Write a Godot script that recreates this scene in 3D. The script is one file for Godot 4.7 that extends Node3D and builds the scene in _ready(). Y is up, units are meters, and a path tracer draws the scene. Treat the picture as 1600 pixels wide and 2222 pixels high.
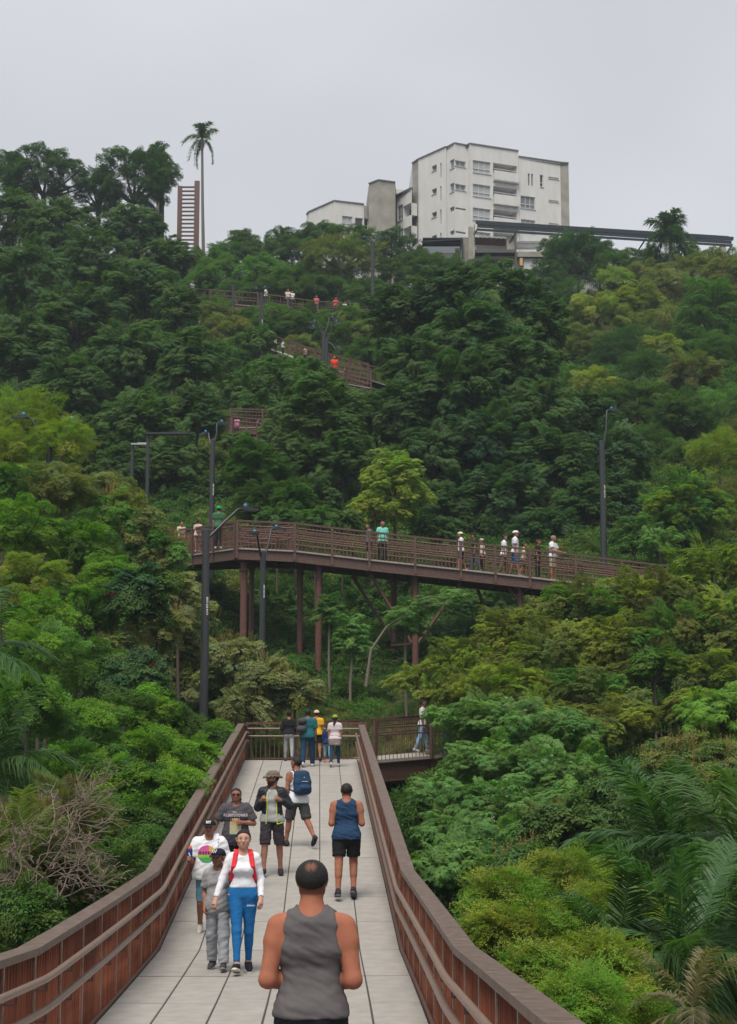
extends Node3D
# A walkway park on a tropical hillside under an overcast sky.

const F := 3700.0                       # focal length in photograph pixels (1600 x 2222)
const EYE := Vector3(0, 2.552, 0)
const PITCH := 0.1423
const RX0 := -0.514                     # axis of the long ramp: x = RX0 + RXS * d, d metres ahead of the camera
const RXS := -0.0287

var rng := RandomNumberGenerator.new()
var hills := FastNoiseLite.new()
var used := {}
var M := {}

func _ready() -> void:
	rng.seed = 7
	# camera
	var cam := Camera3D.new()
	cam.name = "camera"
	cam.fov = rad_to_deg(2.0 * atan(1111.0 / F))
	cam.near = 0.1
	cam.far = 4000.0
	cam.position = EYE
	cam.rotation.x = PITCH
	add_child(cam)
	# overcast sky
	var sm := ProceduralSkyMaterial.new()
	sm.sky_top_color = lin(0.242, 0.251, 0.267)
	sm.sky_horizon_color = lin(0.245, 0.252, 0.267)
	sm.sky_curve = 0.2
	sm.ground_horizon_color = lin(0.203, 0.209, 0.220)
	sm.ground_bottom_color = lin(0.031, 0.036, 0.028)
	sm.ground_curve = 0.05
	var cn := FastNoiseLite.new()
	cn.seed = 4
	cn.frequency = 0.006
	cn.fractal_octaves = 4
	var cov := Image.create(1024, 512, false, Image.FORMAT_RGBA8)
	for y in 512:
		for x in 1024:
			var a := TAU * x / 1024.0
			var b := PI * y / 512.0
			var v := 0.5 + 0.5 * cn.get_noise_3d(cos(a) * sin(b) * 260.0, cos(b) * 420.0, sin(a) * sin(b) * 260.0)
			var g := 0.60 + 0.10 * v
			cov.set_pixel(x, y, Color(g * 0.99, g, g * 1.02, clampf(v * 1.6 - 0.45, 0.0, 1.0)))
	sm.sky_cover = ImageTexture.create_from_image(cov)
	sm.sky_cover_modulate = Color(0.53, 0.53, 0.53)
	var sky := Sky.new()
	sky.sky_material = sm
	var env := Environment.new()
	env.background_mode = Environment.BG_SKY
	env.sky = sky
	env.tonemap_mode = Environment.TONE_MAPPER_LINEAR
	env.tonemap_exposure = 2.5
	env.fog_enabled = true
	env.fog_density = 0.0003
	env.fog_light_color = Color(0.80, 0.85, 0.92)
	env.sdfgi_enabled = true
	env.ssao_enabled = true
	env.ssil_enabled = true
	var we := WorldEnvironment.new()
	we.name = "world_environment"
	we.environment = env
	add_child(we)
	# sun behind thick cloud, high and behind the photographer
	var sun := DirectionalLight3D.new()
	sun.name = "sun"
	sun.light_energy = 0.5
	sun.light_color = Color(1.0, 0.965, 0.91)
	sun.light_angular_distance = 32.0
	sun.shadow_enabled = true
	sun.sky_mode = DirectionalLight3D.SKY_MODE_LIGHT_ONLY
	sun.rotation = Vector3(deg_to_rad(-62), deg_to_rad(-16), 0)
	add_child(sun)

	make_materials()
	make_terrain()
	make_main_ramp()
	make_walkways()
	make_building()
	make_lamps()
	make_vegetation()
	make_people()

# ------------------------------------------------------------------ helpers
func lin(r: float, g: float, b: float) -> Color:
	return Color(r, g, b).linear_to_srgb()

func tval(py: float) -> float:          # rise per metre ahead of the row py of the photograph
	var c := cos(PITCH)
	var s := sin(PITCH)
	return (s * F + c * (1111.0 - py)) / (c * F - s * (1111.0 - py))

func at(px: float, py: float, d: float) -> Vector3:   # the point d metres ahead along the ray of a photograph pixel
	var c := cos(PITCH)
	var s := sin(PITCH)
	var k := d / (c * F - s * (1111.0 - py))
	return Vector3((px - 800.0) * k, EYE.y + (s * F + c * (1111.0 - py)) * k, -d)

func at_height(px: float, py: float, h: float) -> Vector3:
	return at(px, py, (h - EYE.y) / tval(py))

func ppm(d: float) -> float:            # photograph pixels per metre, d metres ahead
	return F / d

func numbered(called: String) -> String:
	var n: int = used.get(called, 0)
	used[called] = n + 1
	return called if n == 0 else "%s_%03d" % [called, n]

func tag(o: Node, label: String, category: String, group := "", kind := "") -> void:
	if label: o.set_meta("label", label)
	if category: o.set_meta("category", category)
	if group: o.set_meta("group", group)
	if kind: o.set_meta("kind", kind)

func thing(called: String, label: String, category: String, where := Vector3.ZERO, turn := 0.0, group := "") -> Node3D:
	var o := Node3D.new()
	o.name = numbered(called)
	o.position = where
	o.rotation.y = turn
	tag(o, label, category, group)
	add_child(o)
	return o

func put(called: String, mesh: Mesh, m: Material, parent: Node, xf := Transform3D.IDENTITY) -> MeshInstance3D:
	var o := MeshInstance3D.new()
	o.name = numbered(called) if parent == self else called
	o.mesh = mesh
	if m: o.material_override = m
	o.transform = xf
	parent.add_child(o, true)
	return o

func st_new() -> SurfaceTool:
	var st := SurfaceTool.new()
	st.begin(Mesh.PRIMITIVE_TRIANGLES)
	return st

func quad(st: SurfaceTool, a: Vector3, b: Vector3, c: Vector3, d: Vector3) -> void:
	for v in [a, b, c, a, c, d]:
		st.add_vertex(v)

func done(st: SurfaceTool) -> ArrayMesh:
	st.generate_normals()
	return st.commit()

# box given by centre, half extents and axes
func add_box(st: SurfaceTool, c: Vector3, hx: Vector3, hy: Vector3, hz: Vector3) -> void:
	var p := []
	for i in 8:
		p.append(c + hx * (1 if i & 1 else -1) + hy * (1 if i & 2 else -1) + hz * (1 if i & 4 else -1))
	st.set_smooth_group(-1)
	for f in [[0, 2, 3, 1], [4, 5, 7, 6], [0, 1, 5, 4], [2, 6, 7, 3], [0, 4, 6, 2], [1, 3, 7, 5]]:
		quad(st, p[f[3]], p[f[2]], p[f[1]], p[f[0]])

# a bar of rectangular section from a to b (w across, h along up)
func add_bar(st: SurfaceTool, a: Vector3, b: Vector3, w: float, h: float, up := Vector3.UP) -> void:
	var z := (b - a).normalized()
	var x := z.cross(up).normalized()
	if x.length() < 0.5:
		x = z.cross(Vector3.RIGHT).normalized()
	var y := x.cross(z).normalized()
	add_box(st, (a + b) * 0.5, x * w * 0.5, y * h * 0.5, z * (b - a).length() * 0.5)

func bar_mesh(a: Vector3, b: Vector3, w: float, h: float) -> ArrayMesh:
	var st := st_new()
	add_bar(st, a, b, w, h)
	return done(st)

# a tube along points with radii
func add_tube(st: SurfaceTool, pts: Array, radii: Array, n := 6, capped := true) -> void:
	var rings := []
	var side := Vector3.ZERO
	for i in pts.size():
		var a: Vector3 = pts[maxi(i - 1, 0)]
		var b: Vector3 = pts[mini(i + 1, pts.size() - 1)]
		var z := (b - a).normalized()
		if side == Vector3.ZERO:
			side = z.cross(Vector3(0.31, 0.13, 0.94)).normalized()
			if side.length() < 0.3: side = z.cross(Vector3.RIGHT).normalized()
		var x := (side - z * side.dot(z)).normalized()
		side = x
		var y := z.cross(x)
		var ring := []
		for k in n:
			var t := TAU * k / n
			ring.append(pts[i] + (x * cos(t) + y * sin(t)) * radii[i])
		rings.append(ring)
	st.set_smooth_group(1)
	for i in pts.size() - 1:
		for k in n:
			var l := (k + 1) % n
			quad(st, rings[i][k], rings[i][l], rings[i + 1][l], rings[i + 1][k])
	if capped:
		st.set_smooth_group(-1)
		for e in [0, pts.size() - 1]:
			for k in range(1, n - 1):
				var q = [rings[e][0], rings[e][k], rings[e][k + 1]]
				if e == 0: q = [rings[e][0], rings[e][k + 1], rings[e][k]]
				for v in q: st.add_vertex(v)

func tube_mesh(pts: Array, radii: Array, n := 8) -> ArrayMesh:
	var st := st_new()
	add_tube(st, pts, radii, n)
	return done(st)

# surface of revolution round y, profile of [radius, height]
func add_lathe(st: SurfaceTool, c: Vector3, prof: Array, n := 16) -> void:
	st.set_smooth_group(2)
	for i in prof.size() - 1:
		for k in n:
			var a := TAU * k / n
			var b := TAU * (k + 1) / n
			var p = prof[i]
			var q = prof[i + 1]
			quad(st, c + Vector3(cos(a) * q[0], q[1], sin(a) * q[0]), c + Vector3(cos(b) * q[0], q[1], sin(b) * q[0]), c + Vector3(cos(b) * p[0], p[1], sin(b) * p[0]), c + Vector3(cos(a) * p[0], p[1], sin(a) * p[0]))

# ------------------------------------------------------------------ materials
func noise_tex(sd: int, freq: float, lo: Color, hi: Color, size := 256, oct := 4) -> NoiseTexture2D:
	var n := FastNoiseLite.new()
	n.seed = sd
	n.frequency = freq
	n.fractal_octaves = oct
	var t := NoiseTexture2D.new()
	t.width = size
	t.height = size
	t.seamless = true
	t.noise = n
	var g := Gradient.new()
	g.set_color(0, lo)
	g.set_color(1, hi)
	t.color_ramp = g
	return t

func normal_tex(sd: int, freq: float, strength: float, size := 256) -> NoiseTexture2D:
	var n := FastNoiseLite.new()
	n.seed = sd
	n.frequency = freq
	var t := NoiseTexture2D.new()
	t.width = size
	t.height = size
	t.seamless = true
	t.as_normal_map = true
	t.bump_strength = strength
	t.noise = n
	return t

func mat(called: String, c: Color, rough := 0.7, tex: Texture2D = null, scale := 1.0) -> StandardMaterial3D:
	var m := StandardMaterial3D.new()
	m.resource_name = called
	m.albedo_color = c
	m.roughness = rough
	if tex:
		m.albedo_texture = tex
		m.uv1_triplanar = true
		m.uv1_world_triplanar = true
		m.uv1_scale = Vector3.ONE * scale
	M[called] = m
	return m

func make_materials() -> void:
	var w := Color.WHITE
	var concrete := noise_tex(3, 0.012, Color(0.90, 0.89, 0.875), w, 512, 5)
	var grain := noise_tex(5, 0.03, Color(0.72, 0.70, 0.68), w, 512, 5)
	for i in 4:
		mat("slab%d" % i, lin(0.330, 0.316, 0.297) * Color(1.0 - 0.010 * i, 1.0 - 0.010 * i, 1.0 - 0.008 * i), 0.85, concrete, 0.45)
		M["slab%d" % i].uv1_offset = Vector3(0.37, 0.11, 0.59) * i
		M["slab%d" % i].normal_enabled = true
		M["slab%d" % i].normal_texture = normal_tex(11, 0.08, 1.5)
		M["slab%d" % i].normal_scale = 0.25
	mat("joint", lin(0.04, 0.038, 0.034), 0.9)
	mat("rust", lin(0.41, 0.122, 0.054), 0.62, grain, 0.9)
	mat("rust1", lin(0.34, 0.098, 0.044), 0.65, grain, 0.9)
	mat("rust2", lin(0.46, 0.150, 0.070), 0.6, grain, 0.9)
	for q in ["rust", "rust1", "rust2"]:
		M[q].albedo_texture = noise_tex(15, 0.02, Color(0.50, 0.44, 0.44), w, 512, 5)
		M[q].uv1_scale = Vector3(2.2, 0.30, 2.2)
	mat("coping", lin(0.165, 0.114, 0.092), 0.45, noise_tex(9, 0.02, Color(0.66, 0.63, 0.61), w, 512, 5), 0.6)
	mat("handrail", lin(0.27, 0.19, 0.155), 0.38, grain, 1.4)
	mat("steel", lin(0.125, 0.068, 0.054), 0.5, grain, 0.5)
	mat("steel_red", lin(0.15, 0.062, 0.05), 0.5, grain, 0.5)
	mat("steel_dark", lin(0.125, 0.068, 0.054), 0.55)
	mat("deck_edge", lin(0.33, 0.315, 0.295), 0.85, concrete, 0.3)
	mat("lamp_black", lin(0.028, 0.031, 0.036), 0.45)
	mat("lamp_blue", lin(0.03, 0.18, 0.42), 0.25)
	mat("lamp_lens", lin(0.35, 0.37, 0.4), 0.3)
	mat("white_paint", lin(0.75, 0.75, 0.74), 0.6)
	mat("bark", lin(0.11, 0.085, 0.066), 0.9, grain, 1.5)
	mat("bark_pale", lin(0.22, 0.19, 0.155), 0.9, grain, 1.5)
	mat("twig", lin(0.17, 0.13, 0.105), 0.9)
	mat("palm_trunk", lin(0.20, 0.185, 0.165), 0.85, grain, 1.2)
	mat("plaster", lin(0.635, 0.64, 0.64), 0.85, noise_tex(21, 0.01, Color(0.90, 0.895, 0.88), w, 512, 5), 0.06)
	mat("plaster2", lin(0.635, 0.64, 0.64), 0.85, noise_tex(21, 0.01, Color(0.90, 0.895, 0.88), w, 512, 5), 0.06)
	for q in ["plaster", "plaster2"]:
		M[q].albedo_texture = noise_tex(21, 0.012, Color(0.925, 0.92, 0.91), w, 512, 5)
		M[q].uv1_scale = Vector3(0.16, 0.035, 0.16)
	mat("raw_concrete", lin(0.36, 0.35, 0.325), 0.9, noise_tex(22, 0.012, Color(0.78, 0.77, 0.74), w, 512, 5), 0.08)
	mat("roof_edge", lin(0.16, 0.165, 0.16), 0.6)
	mat("window_frame", lin(0.55, 0.56, 0.57), 0.5)
	mat("window_glass", lin(0.16, 0.185, 0.20), 0.08)
	mat("window_dark", lin(0.05, 0.055, 0.06), 0.12)
	mat("curtain", lin(0.36, 0.385, 0.40), 0.9)
	mat("terrace_steel", lin(0.012, 0.022, 0.030), 0.8)
	mat("terrace_grey", lin(0.08, 0.078, 0.075), 0.7)
	mat("awning", lin(0.20, 0.10, 0.065), 0.9)
	mat("terracotta", lin(0.36, 0.12, 0.07), 0.9)
	mat("ochre", lin(0.55, 0.33, 0.15), 0.85)
	# leaves: the colour of each spray comes with its copy
	for k in [["leaf", 0.55], ["leaf_gloss", 0.42], ["leaf_matt", 0.75]]:
		var m := StandardMaterial3D.new()
		m.resource_name = k[0]
		m.albedo_color = Color.WHITE
		m.vertex_color_use_as_albedo = true
		m.roughness = k[1]
		m.metallic_specular = 0.34
		m.cull_mode = BaseMaterial3D.CULL_DISABLED
		m.backlight_enabled = true
		m.backlight = lin(0.78, 1.0, 0.28)
		M[k[0]] = m

# ------------------------------------------------------------------ ground
const PROFILE := [[-400, -9.0], [-60, -7.0], [0, -6.0], [20, -5.2], [35, -3.6], [44, -1.6], [52, 0.9], [60, 3.9], [70, 5.7], [76, 8.2], [95, 17.0], [119, 26.2], [148, 38.5], [175, 51.5], [190, 58.0], [204, 60.5], [240, 60.0], [300, 48.0], [420, 20.0], [1600, 0.0]]

func ground(x: float, z: float) -> float:
	var d := -z
	var y := 0.0
	for i in PROFILE.size() - 1:
		var a = PROFILE[i]
		var b = PROFILE[i + 1]
		if d <= b[0] or i == PROFILE.size() - 2:
			var t := clampf((d - a[0]) / float(b[0] - a[0]), 0.0, 1.0)
			y = lerpf(a[1], b[1], t)
			break
	y += hills.get_noise_2d(x, z) * clampf((d - 10.0) * 0.02, 0.0, 1.4)
	if d > 140.0 and d < 300.0:          # the crest dips towards the terrace houses
		y -= 3.6 * smoothstep(-12.0, 6.0, x) * smoothstep(140.0, 172.0, d) * (1.0 - smoothstep(230.0, 300.0, d))
	if d > 20 and d < 75:                # the banks on both sides of the ramp stand higher
		var off := absf(x - (RX0 + RXS * d))
		y += clampf((off - 4.0) * 0.16, 0.0, 3.2) * clampf((d - 20.0) / 25.0, 0.0, 1.0) * clampf((75.0 - d) / 12.0, 0.0, 1.0)
	if d < 56.0:
		y += 2.9 * smoothstep(2.0, 3.6, absf(x - (RX0 + RXS * d))) * (1.0 - smoothstep(34.0, 56.0, d)) * smoothstep(-30.0, 4.0, d)
	return y

func make_terrain() -> void:
	hills.seed = 3
	hills.frequency = 0.03
	var xs := []
	var zs := []
	var v := -60.0
	while v <= 60.0:
		xs.append(v)
		v += 1.5
	for k in [90.0, 140.0, 220.0, 400.0, 800.0, 1600.0]:
		xs.append(k)
		xs.push_front(-k)
	v = -30.0
	while v <= 250.0:
		zs.append(v)
		v += 1.5
	for k in [280.0, 330.0, 420.0, 600.0, 1000.0, 1600.0]: zs.append(k)
	for k in [-60.0, -120.0, -400.0, -1000.0]: zs.push_front(k)
	var st := st_new()
	st.set_smooth_group(0)
	for i in xs.size() - 1:
		for j in zs.size() - 1:
			var p := []
			for q in [[0, 0], [1, 0], [1, 1], [0, 1]]:
				var x: float = xs[i + q[0]]
				var z: float = -zs[j + q[1]]
				p.append(Vector3(x, ground(x, z), z))
			quad(st, p[3], p[2], p[1], p[0])
	st.index()
	var m := mat("earth", lin(0.115, 0.088, 0.052), 0.95, noise_tex(31, 0.02, Color(0.45, 0.5, 0.32), Color.WHITE, 512, 5), 0.12)
	var o := put("ground", done(st), m, self)
	o.set_meta("kind", "structure")
# ------------------------------------------------------------------ the long ramp
const RAMP_HALF := 1.6
const KINK := 23.3
const RAMP_TOP := 49.0
const RAMP_RISE := 2.44
const RAMP_END := 51.0

func ramp_y(d: float) -> float:
	if d < 14.0: return 0.05 * (14.0 - d)
	if d < KINK: return 0.0
	return minf((d - KINK) / (RAMP_TOP - KINK), 1.0) * RAMP_RISE

func ramp(d: float, off := 0.0, up := 0.0) -> Vector3:
	var bend := clampf((23.0 - d) / 12.5, 0.0, 1.35)      # the landing curves gently
	return Vector3(RX0 + RXS * d - 0.17 * bend * bend * lerpf(1.0, 0.25, clampf((off + 1.7) / 3.4, 0.0, 1.0)) + off, ramp_y(d) + up, -d + off * RXS)

func along_ramp(d0: float, d1: float) -> Array:      # the stations where the ramp bends, between d0 and d1
	var r := [d0]
	for b in [4.0, 7.0, 9.0, 11.0, 12.5, 14.0, 16.0, 18.0, 20.6, KINK, RAMP_TOP]:
		if b > d0 + 0.05 and b < d1 - 0.05: r.append(b)
	r.append(d1)
	return r

func frame_at(a: Vector3, b: Vector3) -> Transform3D:    # z axis from a to b, y up, origin half-way
	var z := (b - a).normalized()
	var x := Vector3.UP.cross(z).normalized()
	return Transform3D(Basis(x, z.cross(x).normalized(), z), (a + b) * 0.5)

func make_main_ramp() -> void:
	# deck: slabs in six strips
	var deck := thing("ramp_deck", "pale concrete slab deck of the long pedestrian ramp", "walkway", ramp(30.0))
	deck.set_meta("kind", "structure")
	var inv := deck.transform.affine_inverse()
	var st := st_new()
	var breaks := along_ramp(-2.0, RAMP_END)
	for i in breaks.size() - 1:
		var f := frame_at(ramp(breaks[i], 0, -0.030), ramp(breaks[i + 1], 0, -0.030))
		add_box(st, f.origin, f.basis.x * (RAMP_HALF + 0.01), f.basis.y * 0.02, f.basis.z * ramp(breaks[i]).distance_to(ramp(breaks[i + 1])) * 0.5)
	put("bedding", done(st), M.joint, deck, inv)
	var rows := []
	var d := -1.9
	for stop in [14.0, 20.6, KINK, RAMP_TOP, RAMP_END - 0.02]:
		var n := int(round((stop - d) / 2.05))
		n = maxi(n, 1)
		for k in n:
			rows.append([d + (stop - d) * k / n, d + (stop - d) * (k + 1) / n])
		d = stop
	var w := RAMP_HALF * 2.0 / 6.0
	var slab := slab_mesh()
	for r in rows:
		for c in 6:
			var off := -RAMP_HALF + w * (c + 0.5)
			var jog := 0.0
			var a := ramp(r[0] + (0.045 if absf(r[0] - 20.6) < 0.05 else 0.019) + jog, off)
			var b := ramp(r[1] - (0.045 if absf(r[1] - 20.6) < 0.05 else 0.019) + jog, off)
			var f := frame_at(a, b)
			f.origin += f.basis.y * (rng.randf_range(-0.002, 0.002) - 0.026)
			f.basis = f.basis.rotated(f.basis.z.normalized(), rng.randf_range(-0.002, 0.002))
			f.basis = f.basis.scaled_local(Vector3(w - 0.016, 0.052, a.distance_to(b)))
			put("slab", slab, M["slab%d" % rng.randi_range(0, 3)], deck, inv * f)
	# steel beams, one each side
	for s in [-1, 1]:
		var beam := thing("ramp_edge_beam", "dark brown steel edge beam along the %s side of the long ramp" % ("palm grove" if s > 0 else "dry thicket"), "beam", ramp(30.0))
		inv = beam.transform.affine_inverse()
		for i in breaks.size() - 1:
			put("beam_length", bar_mesh(ramp(breaks[i], s * 1.71, -0.30), ramp(breaks[i + 1], s * 1.71, -0.30), 0.05, 0.42), M.steel_dark, beam, inv)
		put("kerb_angle", path_bar(breaks, s * (RAMP_HALF + 0.022), -0.005, 0.03, 0.05), M.steel_dark, beam, inv)
	for dd in [18.0, 29.0, 40.0, 49.5]:
		var p := ramp(dd, 0, -0.5)
		var pier := thing("ramp_pier", "brown steel pier frame under the long ramp", "pier", Vector3(p.x, ground(p.x, p.z) - 0.3, p.z), 0.0, "piers under the long ramp")
		inv = pier.transform.affine_inverse()
		for s in [-1, 1]:
			put("column", tube_mesh([ramp(dd, s * 1.1, -0.5), Vector3(p.x + s * 1.1, ground(p.x + s * 1.1, p.z) - 0.3, p.z)], [0.14, 0.14], 12), M.steel, pier, inv)
		put("crossbeam", bar_mesh(ramp(dd, -1.65, -0.42), ramp(dd, 1.65, -0.42), 0.2, 0.16), M.steel_dark, pier, inv)
	railing(-1, 9.0, RAMP_END, "rust brown ribbed steel railing of the long ramp, beside the dry thicket")
	railing(1, 7.0, 48.6, "rust brown ribbed steel railing of the long ramp, beside the palm grove")

func slab_mesh() -> ArrayMesh:        # unit slab with softened top edges
	var st := st_new()
	var c := 0.010
	var lo := [Vector3(-0.5, -0.5, -0.5), Vector3(0.5, -0.5, -0.5), Vector3(0.5, -0.5, 0.5), Vector3(-0.5, -0.5, 0.5)]
	var mid := []
	var top := []
	for v in lo:
		mid.append(Vector3(v.x, 0.42, v.z))
		top.append(Vector3(v.x * (1.0 - 2.0 * c), 0.5, v.z * (1.0 - 0.6 * c)))
	st.set_smooth_group(-1)
	for k in 4:
		var l := (k + 1) % 4
		quad(st, lo[k], lo[l], mid[l], mid[k])
		quad(st, mid[k], mid[l], top[l], top[k])
	quad(st, top[0], top[1], top[2], top[3])
	return done(st)

func path_bar(breaks: Array, off: float, up: float, w: float, h: float) -> ArrayMesh:
	var st := st_new()
	for i in breaks.size() - 1:
		add_bar(st, ramp(breaks[i], off, up), ramp(breaks[i + 1], off, up), w, h)
	return done(st)

func smooth_rail(d0: float, d1: float, off: float, up: float) -> Array:   # points of a handrail that rounds the bends
	var pts := []
	var d := d0
	while d < d1:
		var y := (ramp_y(d - 0.35) + ramp_y(d) * 2.0 + ramp_y(d + 0.35)) * 0.25
		var p := ramp(d, off)
		pts.append(Vector3(p.x, y + up, p.z))
		var near := false
		for b in [14.0, KINK, RAMP_TOP]:
			if absf(d - b) < 0.8: near = true
		d += 0.2 if near else 0.8
	var e := ramp(d1, off)
	pts.append(Vector3(e.x, e.y + up, e.z))
	return pts

func railing(s: int, d0: float, d1: float, label: String) -> void:
	var rail := thing("ramp_railing", label, "railing", ramp(30.0, s * 1.7))
	var inv := rail.transform.affine_inverse()
	var top := 1.03
	# ribs: upright flat bars
	var rib := BoxMesh.new()
	rib.size = Vector3(0.055, 1.0, 0.014)
	var rest := st_new()
	var n := 0
	var pitch := 1.25 / 11.0
	var steps := int((d1 - d0) / pitch)
	for k in steps:
		if k % 11 == 0: continue
		var d := d0 + k * pitch
		var a := ramp(d, s * 1.685, -0.16)
		var b := ramp(d, s * 1.685, top - 0.055)
		n += 1
		if n <= 300:
			var xf := Transform3D(Basis(Vector3(1, 0, RXS), Vector3.UP * (b.y - a.y), Vector3(-RXS, 0, 1)), (a + b) * 0.5)
			put("rib", rib, M[["rust", "rust1", "rust2"][rng.randi_range(0, 2)]], rail, inv * xf)
		else:
			add_bar(rest, a, b, 0.014, 0.055, Vector3.RIGHT)
	var ro := put("far_ribs", done(rest), M.rust, rail, inv)
	ro.set_meta("kind", "stuff")
	# a thin backing of infill rods between the ribs keeps the fence dense when seen along it
	var k0 := 0
	var post := BoxMesh.new()
	post.size = Vector3(0.012, 1.0, 0.05)
	while d0 + k0 * 1.25 < d1:
		var d := d0 + k0 * 1.25
		var a := ramp(d, s * 1.652, -0.2)
		var b := ramp(d, s * 1.652, top - 0.05)
		var xf := Transform3D(Basis(Vector3(1, 0, RXS), Vector3.UP * (b.y - a.y), Vector3(-RXS, 0, 1)), (a + b) * 0.5)
		var po := put("post", post, M.handrail, rail, inv * xf)
		for h in [0.80, 0.56]:
			var bo := st_new()
			add_bar(bo, ramp(d, s * 1.65, h - 0.09), ramp(d, s * 1.555, h - 0.09), 0.016, 0.016)
			add_bar(bo, ramp(d, s * 1.555, h - 0.097), ramp(d, s * 1.555, h), 0.016, 0.016)
			put("bracket", done(bo), M.steel_dark, po, xf.affine_inverse())
		k0 += 1
	# coping in lengths
	var d := d0
	var cuts := [d0]
	for b in [8.2, 9.8, 11.4, 12.7, 14.0, 15.5, 16.9, 18.5, 20.1, KINK, 27.0, 31.0, 35.5, 40.0, 44.5, RAMP_TOP, d1]:
		if b > cuts[-1] + 0.3 and b <= d1: cuts.append(b)
	for i in cuts.size() - 1:
		var a := ramp(cuts[i] + 0.003, s * 1.71, top - 0.02)
		var b := ramp(cuts[i + 1] - 0.003, s * 1.71, top - 0.02)
		var st := st_new()
		add_bar(st, a, b, 0.18, 0.058)
		put("coping", done(st), M.coping, rail, inv)
	for h in [0.80, 0.56]:
		var pts := smooth_rail(d0, d1 - 0.25, s * 1.555, h)
		var radii := []
		for p in pts: radii.append(0.032)
		put("handrail", tube_mesh(pts, radii, 10), M.handrail, rail, inv)
	put("toe_plate", path_bar(along_ramp(d0, d1), s * 1.652, -0.10, 0.012, 0.16), M.steel_dark, rail, inv)
	put("back_plate", path_bar(along_ramp(d0, d1), s * 1.725, 0.10, 0.010, 0.10), M.rust1, rail, inv)

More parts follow.
